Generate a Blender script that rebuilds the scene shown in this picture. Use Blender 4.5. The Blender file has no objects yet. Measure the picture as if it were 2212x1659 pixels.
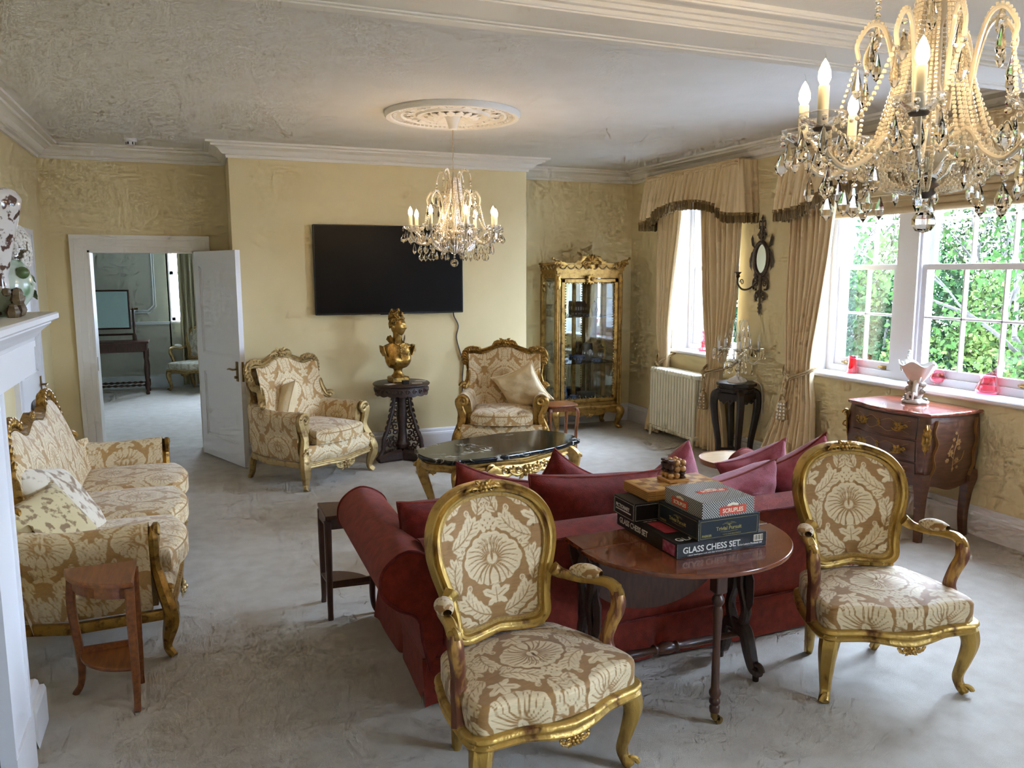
import bpy, math, random
import numpy as np
from mathutils import Vector, Matrix
sc = bpy.context.scene
COL = sc.collection
PI = math.pi
# ------------------------------------------------------------------ camera
EYE = (0.0, 0.0, 1.78)
PITCH, ROLL, YAW, FPX = math.radians(7.975), math.radians(0.103), math.radians(21.80), 1728.2
fw = Vector((math.sin(YAW)*math.cos(PITCH), math.cos(YAW)*math.cos(PITCH), -math.sin(PITCH)))
rt = Vector((math.cos(YAW), -math.sin(YAW), 0)); dn = fw.cross(rt)
r2 = rt*math.cos(ROLL)+dn*math.sin(ROLL); d2 = dn*math.cos(ROLL)-rt*math.sin(ROLL)
cam = bpy.data.cameras.new('camera'); cam.sensor_fit = 'HORIZONTAL'; cam.sensor_width = 36; cam.lens = FPX/2212*36
cam.clip_start = 0.05; cam.clip_end = 300
camo = bpy.data.objects.new('camera', cam); COL.objects.link(camo)
m = Matrix.Identity(4)
for i in range(3):
    m[i][0] = r2[i]; m[i][1] = -d2[i]; m[i][2] = -fw[i]; m[i][3] = EYE[i]
camo.matrix_world = m
sc.camera = camo
# ------------------------------------------------------------------ sky and exposure
w = bpy.data.worlds.new('overcast_sky'); sc.world = w; w.use_nodes = True
bg = w.node_tree.nodes['Background']
bg.inputs[0].default_value = (0.60, 0.74, 1.0, 1)
# CIE overcast sky: luminance rises from the horizon to the zenith as (1 + 2 sin h) / 3
_wn = w.node_tree; _tc = _wn.nodes.new('ShaderNodeTexCoord'); _sx = _wn.nodes.new('ShaderNodeSeparateXYZ'); _mx = _wn.nodes.new('ShaderNodeMath'); _mx.operation = 'MAXIMUM'; _mx.inputs[1].default_value = 0.0
_ma = _wn.nodes.new('ShaderNodeMath'); _ma.operation = 'MULTIPLY_ADD'; SKY = 92.0; _ma.inputs[1].default_value = SKY*2/3; _ma.inputs[2].default_value = SKY/3
_wn.links.new(_tc.outputs['Generated'], _sx.inputs[0]); _wn.links.new(_sx.outputs['Z'], _mx.inputs[0]); _wn.links.new(_mx.outputs[0], _ma.inputs[0]); _wn.links.new(_ma.outputs[0], bg.inputs[1])
sc.view_settings.view_transform = 'Standard'; sc.view_settings.look = 'None'
sc.view_settings.gamma = 1.0; sc.view_settings.use_curve_mapping = False
sc.view_settings.exposure = 0.74
cy = sc.cycles
cy.max_bounces = 7; cy.diffuse_bounces = 4; cy.glossy_bounces = 3; cy.transmission_bounces = 6; cy.transparent_max_bounces = 20
cy.use_adaptive_sampling = True; cy.adaptive_threshold = 0.13; cy.adaptive_min_samples = 10
cy.caustics_reflective = False; cy.caustics_refractive = False
cy.sample_clamp_indirect = 6.0; cy.use_denoising = True
BULB = 118.0      # emission of the candle bulbs
# window portals (no light of their own: they only guide the sampling of the sky)
def portal(loc, sx, sy, rot):
    l = bpy.data.lights.new('window_portal', 'AREA'); l.shape = 'RECTANGLE'; l.size = sx; l.size_y = sy; l.energy = 1
    l.cycles.is_portal = True
    o = bpy.data.objects.new('window_portal', l); COL.objects.link(o); o.location = loc; o.rotation_euler = rot
for (yy, sx) in ((3.975, 2.85), (6.93, 1.14), (-1.2, 2.2)):
    portal((5.24, yy, 1.73), 1.6, sx, (0, PI/2, 0))
portal((0.45, 13.75, 1.75), 1.5, 1.5, (-PI/2, 0, 0))

# ------------------------------------------------------------------ geometry helpers
class MB:
    def __init__(s): s.v = []; s.f = []; s.n = 0
    def add(s, VF, M=None):
        V, F = VF; V = np.asarray(V, float).reshape(-1, 3)
        if M is not None:
            A = np.array(M); V = V@A[:3, :3].T+A[:3, 3]
        n = s.n; s.v.append(V); s.f.extend([tuple(i+n for i in q) for q in F]); s.n += len(V); return s
    def __iadd__(s, VF): return s.add(VF)
def T(x=0, y=0, z=0, rx=0, ry=0, rz=0, s=1):
    return Matrix.Translation((x, y, z)) @ Matrix.Rotation(rz, 4, 'Z') @ Matrix.Rotation(ry, 4, 'Y') @ Matrix.Rotation(rx, 4, 'X') @ (Matrix.Scale(s, 4) if not hasattr(s, '__len__') else Matrix.Diagonal((*s, 1)))
def xf(VF, M):
    A = np.array(M); return np.asarray(VF[0], float)@A[:3, :3].T+A[:3, 3], VF[1]
def box(x0, x1, y0, y1, z0, z1):
    V = [(x, y, z) for z in (z0, z1) for y in (y0, y1) for x in (x0, x1)]
    return V, [(0, 2, 3, 1), (4, 5, 7, 6), (0, 1, 5, 4), (2, 6, 7, 3), (0, 4, 6, 2), (1, 3, 7, 5)]
def cbox(x0, x1, y0, y1, z0, z1, c=0.006):
    """chamfered box"""
    V = []; idx = {}
    lo = (x0, y0, z0); hi = (x1, y1, z1)
    for k in range(8):
        s = [(k >> a) & 1 for a in range(3)]
        for ax in range(3):
            p = [(hi[a] if s[a] else lo[a]) for a in range(3)]
            for a in range(3):
                if a != ax: p[a] += -c if s[a] else c
            idx[(k, ax)] = len(V); V.append(p)
    F = []
    for ax in range(3):
        a, b = [q for q in range(3) if q != ax]
        for sv in (0, 1):
            ks = []
            for (i, j) in ((0, 0), (1, 0), (1, 1), (0, 1)):
                ks.append((sv << ax) | (i << a) | (j << b))
            q = [idx[(k, ax)] for k in ks]
            F.append(tuple(q))
        for (i, j) in ((0, 0), (1, 0), (1, 1), (0, 1)):
            k0 = (i << a) | (j << b); k1 = k0 | (1 << ax)
            F.append((idx[(k0, a)], idx[(k1, a)], idx[(k1, b)], idx[(k0, b)]))
    for k in range(8): F.append((idx[(k, 0)], idx[(k, 1)], idx[(k, 2)]))
    return V, F
def grid(P, cu=False, cv=False):
    P = np.asarray(P, float); nu, nv = P.shape[:2]
    iu = np.arange(nu if cu else nu-1); iv = np.arange(nv if cv else nv-1)
    A, B = np.meshgrid(iu, iv, indexing='ij'); A1 = (A+1) % nu; B1 = (B+1) % nv
    F = np.stack([A*nv+B, A1*nv+B, A1*nv+B1, A*nv+B1], -1).reshape(-1, 4)
    return P.reshape(-1, 3), [tuple(q) for q in F.tolist()]
def lathe(prof, n=20, cap=True, M=None, flute=0, fd=0.0):
    pr_ = np.array(prof, float); a = np.arange(n)*2*PI/n
    R = pr_[:, 0][:, None]*(1+(fd*np.cos(flute*a) if flute else 0*a)[None, :])
    P = np.stack([R*np.cos(a), R*np.sin(a), np.repeat(pr_[:, 1][:, None], n, 1)], -1)
    V, F = grid(P, cv=True)
    if cap:
        F = F+[tuple(range(n-1, -1, -1)) if False else tuple(range(n))]+[tuple(range((len(prof)-1)*n, len(prof)*n))]
    return xf((V, F), M) if M is not None else (V, F)
def frames(path, up=None, closed=False):
    Pt = np.asarray(path, float); n = len(Pt)
    if closed: Tn = np.roll(Pt, -1, 0)-np.roll(Pt, 1, 0)
    else:
        Tn = np.empty_like(Pt); Tn[1:-1] = Pt[2:]-Pt[:-2]; Tn[0] = Pt[1]-Pt[0]; Tn[-1] = Pt[-1]-Pt[-2]
    Tn /= np.linalg.norm(Tn, axis=1)[:, None]+1e-12
    N = np.empty_like(Pt)
    if up is not None:
        U = np.asarray(up, float); U = np.broadcast_to(U, Pt.shape)
        N = np.cross(U, Tn); N /= np.linalg.norm(N, axis=1)[:, None]+1e-9
    else:
        a = np.array([0, 0, 1.]) if abs(Tn[0][2]) < .9 else np.array([1., 0, 0])
        N[0] = np.cross(a, Tn[0]); N[0] /= np.linalg.norm(N[0])
        for i in range(1, n):
            v = N[i-1]-Tn[i]*np.dot(N[i-1], Tn[i]); N[i] = v/(np.linalg.norm(v)+1e-9)
    return Pt, Tn, N, np.cross(Tn, N)
def sweep(path, prof, up=None, scale=1.0, closed=False, cap=True, twist=None):
    """closed profile [(a,b)] swept along path; a along N, b along B (B = T x N)"""
    Pt, Tn, N, B = frames(path, up, closed); prof = np.asarray(prof, float)
    if np.ndim(scale) == 2: sa, sb = np.asarray(scale, float).T
    else: sa = sb = np.broadcast_to(np.asarray(scale, float), (len(Pt),))
    P = Pt[:, None]+sa[:, None, None]*prof[None, :, :1]*N[:, None]+sb[:, None, None]*prof[None, :, 1:2]*B[:, None]
    V, F = grid(P, cu=closed, cv=True); k = len(prof)
    if cap and not closed: F = F+[tuple(range(k)), tuple(range((len(Pt)-1)*k, len(Pt)*k))]
    return V, F
def circ(n=8, a=1.0, b=None, ph=0):
    b = a if b is None else b
    return [(a*math.cos(2*PI*i/n+ph), b*math.sin(2*PI*i/n+ph)) for i in range(n)]
def tube(path, r, n=8, closed=False, cap=True, up=None): return sweep(path, circ(n), up, r, closed, cap)
def bez(pts, n=12):
    """Catmull-Rom through points"""
    P = np.asarray(pts, float); out = []
    Q = np.vstack([2*P[0]-P[1], P, 2*P[-1]-P[-2]])
    for i in range(len(P)-1):
        p0, p1, p2, p3 = Q[i:i+4]
        for t in np.arange(n)/n:
            out.append(.5*((2*p1)+(-p0+p2)*t+(2*p0-5*p1+4*p2-p3)*t*t+(-p0+3*p1-3*p2+p3)*t**3))
    out.append(P[-1]); return np.array(out)
def lerp(xs, ks, vs): return np.interp(xs, ks, vs)
def ball(c, r, n=8, m=6, M=None):
    r = (r, r, r) if not hasattr(r, '__len__') else r
    ph = np.linspace(-PI/2, PI/2, m+1); P = []
    for p in ph: P.append([(c[0]+r[0]*math.cos(p)*math.cos(2*PI*i/n), c[1]+r[1]*math.cos(p)*math.sin(2*PI*i/n), c[2]+r[2]*math.sin(p)) for i in range(n)])
    V, F = grid(np.array(P), cv=True)
    return xf((V, F), M) if M is not None else (V, F)
def prism(poly, t0, t1, M=None, bev=0.0):
    """polygon in xz extruded in y from t0 to t1"""
    n = len(poly); rows = []
    P2 = np.array(poly, float)
    if bev:
        c = P2.mean(0); d = P2-c; L = np.linalg.norm(d, axis=1)[:, None]; inn = P2-d/L*bev
        rows = [(inn, t0), (P2, t0+bev), (P2, t1-bev), (inn, t1)]
    else: rows = [(P2, t0), (P2, t1)]
    V = np.array([[(p[0], t, p[1]) for p in q] for q, t in rows])
    V, F = grid(V, cv=True); k = len(rows)
    F = F+[tuple(range(n)), tuple(range((k-1)*n, k*n))]
    return xf((V, F), M) if M is not None else (V, F)
def slab(poly, z0, z1, bev=0.0, M=None):
    """plan polygon (x,y) extruded in z with a rounded edge"""
    P2 = np.array(poly, float); n = len(P2)
    d = np.roll(P2, -1, 0)-np.roll(P2, 1, 0); nr = np.stack([d[:, 1], -d[:, 0]], -1); nr /= np.linalg.norm(nr, axis=1)[:, None]+1e-9
    ar = np.sum(P2[:, 0]*np.roll(P2[:, 1], -1)-P2[:, 1]*np.roll(P2[:, 0], -1))
    if ar < 0: nr = -nr
    if bev: rows = [(P2-nr*bev, z0), (P2-nr*bev*.3, z0+bev*.3), (P2, z0+bev), (P2, z1-bev), (P2-nr*bev*.3, z1-bev*.3), (P2-nr*bev, z1)]
    else: rows = [(P2, z0), (P2, z1)]
    V = np.array([[(p[0], p[1], z) for p in q] for q, z in rows]); k = len(rows)
    V, F = grid(V, cv=True); F = F+[tuple(range(n)), tuple(range((k-1)*n, k*n))]
    return xf((V, F), M) if M is not None else (V, F)
def scroll(c, ax, ay, r0, turns=1.4, t=0.01, start=0.0, n=26, hand=1, out=None):
    """tapering spiral tube in the plane (ax, ay) starting at radius r0"""
    ax = np.array(ax, float); ay = np.array(ay, float); c = np.array(c, float)
    a = np.linspace(0, turns*2*PI, n); r = r0*(1-a/a[-1]*.86)
    P = c+(r*np.cos(start+hand*a))[:, None]*ax+(r*np.sin(start+hand*a))[:, None]*ay
    return tube(P, t*np.linspace(1, .55, n), 6)
def leafy(path, w, t=0.35, lobes=5, up=None, n=None):
    """acanthus-like leaf: flattened sweep with lobed edge"""
    P = np.asarray(path, float); k = len(P); s = np.linspace(0, 1, k)
    wd = w*np.sin(PI*np.clip(s*.93+.07, 0, 1))**.7*(1+.28*np.cos(2*PI*lobes*s))+w*.04
    return sweep(P, [(1, 0), (.5, .7), (0, .45), (-.5, .7), (-1, 0), (0, -.5)], up, np.stack([wd, wd*t+.001], -1))
# ------------------------------------------------------------------ object helpers
def put(o, parent=None):
    COL.objects.link(o)
    if parent is not None: o.parent = parent
    return o
def ob(name, mb, mat, parent=None, smooth=True, loc=None, rot=None, uv=None, attr=None, angle=40):
    if isinstance(mb, tuple): q = MB(); q.add(mb); mb = q
    me = bpy.data.meshes.new(name); V = np.concatenate(mb.v)
    me.from_pydata(V.tolist(), [], mb.f); me.materials.append(mat)
    if attr is not None:
        a = me.attributes.new('dmk', 'FLOAT', 'POINT'); a.data.foreach_set('value', np.asarray(attr, np.float32).ravel())
    if uv is not None:
        a = me.attributes.new('cuv', 'FLOAT2', 'POINT'); a.data.foreach_set('vector', np.asarray(uv, np.float32).ravel())
    me.update()
    if smooth:
        me.shade_smooth()
        if angle < 170: me.set_sharp_from_angle(angle=math.radians(angle))
    o = bpy.data.objects.new(name, me); put(o, parent)
    if loc is not None: o.location = loc
    if rot is not None: o.rotation_euler = rot
    return o
def tag(o, label=None, cat=None, group=None, kind=None):
    if label: o['label'] = label
    if cat: o['category'] = cat
    if group: o['group'] = group
    if kind: o['kind'] = kind
    return o
def thing(name, label, cat, loc=(0, 0, 0), rz=0, group=None):
    o = bpy.data.objects.new(name, None); o.empty_display_size = .1; COL.objects.link(o)
    o.location = loc; o.rotation_euler = (0, 0, rz); return tag(o, label, cat, group)
def struct(name, mb, mat, smooth=False, parent=None, **k):
    o = ob(name, mb, mat, parent, smooth, **k)
    if parent is None: o['kind'] = 'structure'
    return o
def dup(o, parent=None, loc=None, rz=None, label=None):
    c = o.copy(); COL.objects.link(c); c.parent = parent
    if loc is not None: c.location = loc
    if rz is not None: c.rotation_euler = (0, 0, rz)
    if label: c['label'] = label
    for ch in list(o.children): dup(ch, c)
    return c
# ------------------------------------------------------------------ materials
def nn(nt, t, **k):
    n = nt.nodes.new(t)
    for a, b in k.items(): setattr(n, a, b)
    return n
def lin(c):
    if isinstance(c, str):
        c = [int(c[i:i+2], 16)/255 for i in (0, 2, 4)]
    return tuple(x/12.92 if x <= .04045 else ((x+.055)/1.055)**2.4 for x in c)+(1,)
def mat(name, col, rough=.5, metal=0., col2=None, scale=20., detail=4., bump=0., bscale=None, stretch=None, spec=.5, sheen=0., coat=0., trans=0., ior=1.5, contrast=(.35, .65), emit=None, es=0., alpha=1.):
    M = bpy.data.materials.new(name); M.use_nodes = True; nt = M.node_tree; b = nt.nodes['Principled BSDF']; L = nt.links.new
    b.inputs['Base Color'].default_value = lin(col); b.inputs['Roughness'].default_value = rough; b.inputs['Metallic'].default_value = metal
    b.inputs['Specular IOR Level'].default_value = spec; b.inputs['Sheen Weight'].default_value = sheen; b.inputs['Coat Weight'].default_value = coat
    b.inputs['Coat Roughness'].default_value = .08; b.inputs['Transmission Weight'].default_value = trans; b.inputs['IOR'].default_value = ior; b.inputs['Alpha'].default_value = alpha
    if emit: b.inputs['Emission Color'].default_value = lin(emit); b.inputs['Emission Strength'].default_value = es
    tc = nn(nt, 'ShaderNodeTexCoord'); mp = nn(nt, 'ShaderNodeMapping')
    if stretch: mp.inputs['Scale'].default_value = stretch
    L(tc.outputs['Object'], mp.inputs[0])
    if col2 is not None:
        nz = nn(nt, 'ShaderNodeTexNoise'); nz.inputs['Scale'].default_value = scale; nz.inputs['Detail'].default_value = detail
        cr = nn(nt, 'ShaderNodeValToRGB'); cr.color_ramp.elements[0].position = contrast[0]; cr.color_ramp.elements[1].position = contrast[1]
        cr.color_ramp.elements[0].color = lin(col); cr.color_ramp.elements[1].color = lin(col2)
        L(mp.outputs[0], nz.inputs['Vector']); L(nz.outputs[0], cr.inputs[0]); L(cr.outputs[0], b.inputs['Base Color'])
    if bump:
        n2 = nn(nt, 'ShaderNodeTexNoise'); n2.inputs['Scale'].default_value = bscale or scale; n2.inputs['Detail'].default_value = 3
        bp = nn(nt, 'ShaderNodeBump'); bp.inputs['Strength'].default_value = bump; bp.inputs['Distance'].default_value = .01
        L(mp.outputs[0], n2.inputs['Vector']); L(n2.outputs[0], bp.inputs['Height']); L(bp.outputs[0], b.inputs['Normal'])
    M.diffuse_color = lin(col); return M
WALL = mat('cream_wall_paint', 'E0CFA2', .75, col2='DCCB9D', scale=3, bump=.02, bscale=180, spec=.25)
CEIL = mat('ceiling_paint', 'DEDAD2', .8, col2='D9D5CC', scale=4, bump=.12, bscale=60, spec=.2)
TRIM = mat('white_trim_paint', 'E6E1D6', .5, spec=.35)
WHITE = mat('white_gloss_paint', 'E4E3E4', .38, spec=.45)
CARPET = mat('beige_carpet', 'D2C8BA', .95, col2='E2DACE', scale=9, detail=10, bump=.9, bscale=420, spec=.1, contrast=(.3, .7))
GREYWALL = mat('sage_grey_wall', 'BDBFB2', .8, col2='B9BBAE', scale=3, spec=.2)
GOLD = mat('antique_gilt', 'A5803F', .38, .75, col2='5A3D1E', scale=34, detail=6, bump=.25, bscale=90, contrast=(.47, .72))
GOLD2 = mat('bright_gilt', 'A9874A', .38, .75, col2='6E4E24', scale=22, detail=6, bump=.2, bscale=70, contrast=(.45, .75))
GOLDW = mat('worn_gilt', 'B1904A', .4, .6, col2='5C3620', scale=20, detail=7, bump=.3, bscale=60, contrast=(.52, .70), stretch=(1, 1, .35))
GOLDP = mat('pale_gilt', 'AE9460', .45, .5, col2='755630', scale=26, detail=6, bump=.25, bscale=80, contrast=(.5, .72))
BOLE = mat('rubbed_gilt_bole', '6E3F2B', .4, .35, col2='B48A48', scale=30, detail=6, contrast=(.48, .62), stretch=(1, 1, .3))
BRONZE = mat('bronze_gilt', 'A5803E', .38, .85, col2='3A2A16', scale=24, detail=6, bump=.35, bscale=70, contrast=(.45, .75))
BRASS = mat('aged_brass', '8C7142', .35, .9)
IRON = mat('dark_bronze_metal', '4A4038', .5, .5, col2='5C5146', scale=40)
EBONY = mat('ebonised_wood', '1E1815', .35, col2='2C211B', scale=30, spec=.5)
CARVED = mat('dark_carved_wood', '2A1C16', .4, col2='3B2820', scale=40, spec=.5, bump=.3, bscale=60)
MAHOG = mat('mahogany', '5A2C18', .22, col2='7A4021', scale=5, detail=6, stretch=(1, 8, 8), spec=.5, coat=.35)
MAHOG2 = mat('worn_mahogany', '6B3B1E', .3, col2='8A5128', scale=7, detail=6, stretch=(8, 1, 8), spec=.5, coat=.2)
WALNUT = mat('dark_walnut', '3A2218', .35, col2='4C2D1E', scale=14, stretch=(4, 4, 1), spec=.5)
KING = mat('kingwood_veneer', '4E3024', .34, col2='66422E', scale=9, detail=6, stretch=(1, 1, 5), spec=.5, coat=.15)
SATIN = mat('satinwood_band', '7E5A34', .35, col2='8E683C', scale=12, stretch=(4, 4, 1))
INLAY = mat('pale_inlay', 'A07C4C', .4)
COMTOP = mat('polished_rosewood_top', '6E382B', .12, col2='8A4A38', scale=6, detail=5, stretch=(1, 6, 1), coat=.6)
def fabric(name, a, b, scale, bump, bs, sheen=.3, rough=.85, contrast=(.35, .65), stretch=None):
    return mat(name, a, rough, col2=b, scale=scale, detail=8, bump=bump, bscale=bs, sheen=sheen, spec=.15, contrast=contrast, stretch=stretch)
RED = fabric('rust_red_chenille', '6E2416', '863020', 26, .5, 300, .12)
REDC = fabric('deep_red_cushion', '5E1B14', '78271F', 30, .5, 280, .12)
PINKC = fabric('dusky_pink_velvet', '843842', '984A55', 20, .3, 200, .3)
CURT = fabric('cream_gold_curtain', 'DCC498', 'E4CEA6', 3, .08, 300, .3, .7, stretch=(1, 1, .15))
FRINGE = fabric('brown_fringe', '75603C', '9A8052', 60, .4, 200, stretch=(1, 1, .05))
CORD = fabric('ecru_cord', 'A58C62', 'BDA67C', 60, .3, 200)
BLIND = fabric('cream_blind', 'BFA67C', 'CBB48C', 4, .05, 200)
CREAMC = fabric('cream_silk_cushion', 'D6C096', 'E2CFA9', 8, .25, 60, .3, .6)
PORC = mat('white_porcelain', 'DCD9D2', .12, col2='CFC9BE', scale=8, spec=.6, coat=.3)
BLACKP = mat('black_plastic', '0C0C0C', .35)
SCREEN = mat('dark_screen', '100C08', .35, spec=.1)
CREAMP = mat('cream_enamel', 'E6E0C8', .32, spec=.5)
CANDLE = mat('ivory_candle_tube', 'D9CCAA', .5)
def thin(name, tint, gl=.06, rough=.0, glc=(1, 1, 1, 1)):
    M = bpy.data.materials.new(name); M.use_nodes = True; nt = M.node_tree; nt.nodes.clear(); L = nt.links.new
    o = nn(nt, 'ShaderNodeOutputMaterial'); mx = nn(nt, 'ShaderNodeMixShader'); t = nn(nt, 'ShaderNodeBsdfTransparent'); g = nn(nt, 'ShaderNodeBsdfGlossy')
    lw = nn(nt, 'ShaderNodeLayerWeight'); lw.inputs[0].default_value = .25; mm = nn(nt, 'ShaderNodeMath', operation='MULTIPLY_ADD'); mm.inputs[1].default_value = .5; mm.inputs[2].default_value = gl
    t.inputs[0].default_value = tint; g.inputs[0].default_value = glc; g.inputs['Roughness'].default_value = rough
    L(lw.outputs['Fresnel'], mm.inputs[0]); L(mm.outputs[0], mx.inputs[0]); L(t.outputs[0], mx.inputs[1]); L(g.outputs[0], mx.inputs[2]); L(mx.outputs[0], o.inputs[0]); return M
PANE = thin('window_glass', (.96, .98, .98, 1), .03)
CABGLASS = thin('cabinet_glass', (.9, .93, .93, 1), .06)
PINKG = thin('cranberry_glass', (.95, .26, .36, 1), .10, .03)
CLEARG = thin('clear_glass', (.93, .94, .93, 1), .12, .03)
CRYST = mat('cut_crystal', 'FFF8EA', .03, trans=1., ior=1.52, spec=.5)
BEADM = mat('crystal_bead', 'F6E9CC', .06, trans=.55, ior=1.5, spec=.8)
MIRROR = mat('mirror_glass', 'E8ECEC', .02, 1.)
BULBM = bpy.data.materials.new('lit_candle_bulb'); BULBM.use_nodes = True
_b = BULBM.node_tree.nodes['Principled BSDF']; _b.inputs['Emission Color'].default_value = (1, .72, .44, 1); _b.inputs['Emission Strength'].default_value = BULB
def marble():
    M = mat('black_marble', '0D0E0E', .12, spec=.4); nt = M.node_tree; L = nt.links.new; b = nt.nodes['Principled BSDF']
    tc = nn(nt, 'ShaderNodeTexCoord'); n1 = nn(nt, 'ShaderNodeTexNoise'); n1.inputs['Scale'].default_value = 7; n1.inputs['Detail'].default_value = 8; n1.inputs['Distortion'].default_value = 1.2
    n2 = nn(nt, 'ShaderNodeTexNoise'); n2.inputs['Scale'].default_value = 3.2
    a = nn(nt, 'ShaderNodeMath', operation='SUBTRACT'); a.inputs[1].default_value = .5; ab = nn(nt, 'ShaderNodeMath', operation='ABSOLUTE')
    r = nn(nt, 'ShaderNodeValToRGB'); r.color_ramp.elements[0].position = 0; r.color_ramp.elements[0].color = (1, 1, 1, 1); r.color_ramp.elements[1].position = .03; r.color_ramp.elements[1].color = (0, 0, 0, 1)
    r2_ = nn(nt, 'ShaderNodeValToRGB'); r2_.color_ramp.elements[0].position = .47; r2_.color_ramp.elements[1].position = .6
    mu = nn(nt, 'ShaderNodeMath', operation='MULTIPLY'); mx = nn(nt, 'ShaderNodeMix', data_type='RGBA'); mx.inputs[6].default_value = lin('0E0F0F'); mx.inputs[7].default_value = lin('C4BFB4')
    L(tc.outputs['Object'], n1.inputs['Vector']); L(tc.outputs['Object'], n2.inputs['Vector']); L(n1.outputs[0], a.inputs[0]); L(a.outputs[0], ab.inputs[0]); L(ab.outputs[0], r.inputs[0]); L(n2.outputs[0], r2_.inputs[0])
    L(r.outputs[0], mu.inputs[0]); L(r2_.outputs[0], mu.inputs[1]); L(mu.outputs[0], mx.inputs[0]); L(mx.outputs[2], b.inputs['Base Color']); return M
MARBLE = marble()
# ------------------------------------------------------------------ damask: woven motif, drawn once as a signed field and sampled on the cloth meshes
def make_damask():
    W_, H_ = 380, 494; PW, PH = 1.0, 1.3
    gx, gy = np.meshgrid((np.arange(W_)+.5)/W_*PW-PW/2, (np.arange(H_)+.5)/H_*PH-PH/2)
    F = np.full(gx.shape, -.05)
    offs = [(i*PW, j*PH) for i in (-1, 0, 1) for j in (-1, 0, 1)]+[((i+.5)*PW, (j+.5)*PH) for i in (-1, 0) for j in (-1, 0)]
    def each(cx, cy, rad, fn, cut=False):
        for sx in (1, -1):
            for ox, oy in offs:
                X0 = ox+sx*cx; Y0 = oy+cy
                i0 = max(0, int((X0-rad+PW/2)/PW*W_)); i1 = min(W_, int((X0+rad+PW/2)/PW*W_)+2); j0 = max(0, int((Y0-rad+PH/2)/PH*H_)); j1 = min(H_, int((Y0+rad+PH/2)/PH*H_)+2)
                if i1 <= i0 or j1 <= j0: continue
                sl = (slice(j0, j1), slice(i0, i1)); d = fn(sx*(gx[sl]-ox), gy[sl]-oy)
                if cut: F[sl] = np.minimum(F[sl], -d)
                else: F[sl] = np.maximum(F[sl], d)
            if cx == 0: break
    def ell(cx, cy, a, b, th, cut=False, lob=0, n=0):
        c, s = math.cos(th), math.sin(th)
        def fn(x, y):
            u = ((x-cx)*c+(y-cy)*s); v = (-(x-cx)*s+(y-cy)*c)
            rr = np.hypot(u/a, v/b)
            if n: rr = rr/(1+lob*np.abs(np.cos(n*np.arctan2(v/b, u/a))))
            return (1-rr)*min(a, b)
        each(cx, cy, max(a, b)*1.3, fn, cut)
    def line(pts, w0, w1, cut=True):
        pts = bez(pts, 5); k = len(pts)
        def fn(x, y):
            best = np.full(x.shape, -9.)
            for i in range(k-1):
                (ax, ay), (bx, by) = pts[i], pts[i+1]; t = np.clip(((x-ax)*(bx-ax)+(y-ay)*(by-ay))/((bx-ax)**2+(by-ay)**2+1e-9), 0, 1)
                wd = w0+(w1-w0)*(i+t)/(k-1); best = np.maximum(best, wd-np.hypot(x-ax-t*(bx-ax), y-ay-t*(by-ay)))
            return best
        c = (pts.max(0)+pts.min(0))/2; rd = float((pts.max(0)-pts.min(0)).max()/2+w0+.02); each(c[0] if abs(c[0]) > .02 else 0, c[1], rd, fn, cut)
    def leaf(pts, w, lobes, vein=True):
        P = bez(pts, 6); k = len(P)
        for q in range(lobes):
            t = (q+.6)/lobes; i = min(k-2, int(t*(k-1))); p = P[i]; d = P[i+1]-P[i]; d = d/np.linalg.norm(d); a = math.atan2(d[1], d[0])
            ww = w*(math.sin(PI*min(1, .25+.75*t))**.6)
            for sg in (1, -1):
                th = a+sg*.85; ell(p[0]+math.cos(th)*ww*.55, p[1]+math.sin(th)*ww*.55, ww*.72, ww*.34, th, lob=.12, n=3)
        e = P[-1]; d = P[-1]-P[-2]; ell(e[0], e[1], w*.6, w*.32, math.atan2(d[1], d[0]))
        if vein: line(pts, .005, .003)
    # acanthus garlands forming the ogee
    def acan(pts, w, lobes):
        P = bez(pts, 8); k = len(P)
        for q in range(lobes):
            t = (q+.5)/lobes; i = min(k-2, int(t*(k-1))); p = P[i]; d = P[i+1]-P[i]; d = d/np.linalg.norm(d); a_ = math.atan2(d[1], d[0]); ww = w*(.6+.4*math.sin(PI*t))
            for sg in (1, -1):
                th = a_+sg*.72; cx_, cy_ = p[0]+math.cos(th)*ww*.6, p[1]+math.sin(th)*ww*.6; ell(cx_, cy_, ww*.62, ww*.27, th, lob=.2, n=4)
                line([(p[0]+math.cos(th)*ww*.2, p[1]+math.sin(th)*ww*.2), (cx_+math.cos(th)*ww*.3, cy_+math.sin(th)*ww*.3)], .0045, .003)
        e = P[-1]; d = P[-1]-P[-2]; ell(e[0], e[1], w*.45, w*.2, math.atan2(d[1], d[0])); line(pts, .006, .005)
    acan([(.06, -.50), (.16, -.47), (.27, -.40), (.345, -.30)], .125, 5)
    acan([(.385, -.27), (.425, -.17), (.43, -.07), (.405, .03)], .108, 4)
    acan([(.09, -.56), (.16, -.6), (.25, -.60)], .09, 3)
    # peony: fan of scalloped petals, clear ground around it
    def peony(x, y):
        r = np.hypot(x, y); th = np.arctan2(y, np.abs(x)); R_ = np.where(th > .5, .235, np.where(th > -.3, .285, .245))
        R_ = np.interp(th, [-PI/2, -1.1, -.5, -.15, .25, .6, 1.0, PI/2], [.225, .235, .27, .30, .285, .25, .235, .235]); return R_*(1+.055*np.abs(np.cos(th*7.5)))-r
    each(0, 0, .345, lambda x, y: peony(x, y)-.32+.285 if False else -(np.abs(peony(x, y)+.018)-.014), True)   # moat
    each(0, 0, .34, peony)
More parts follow.
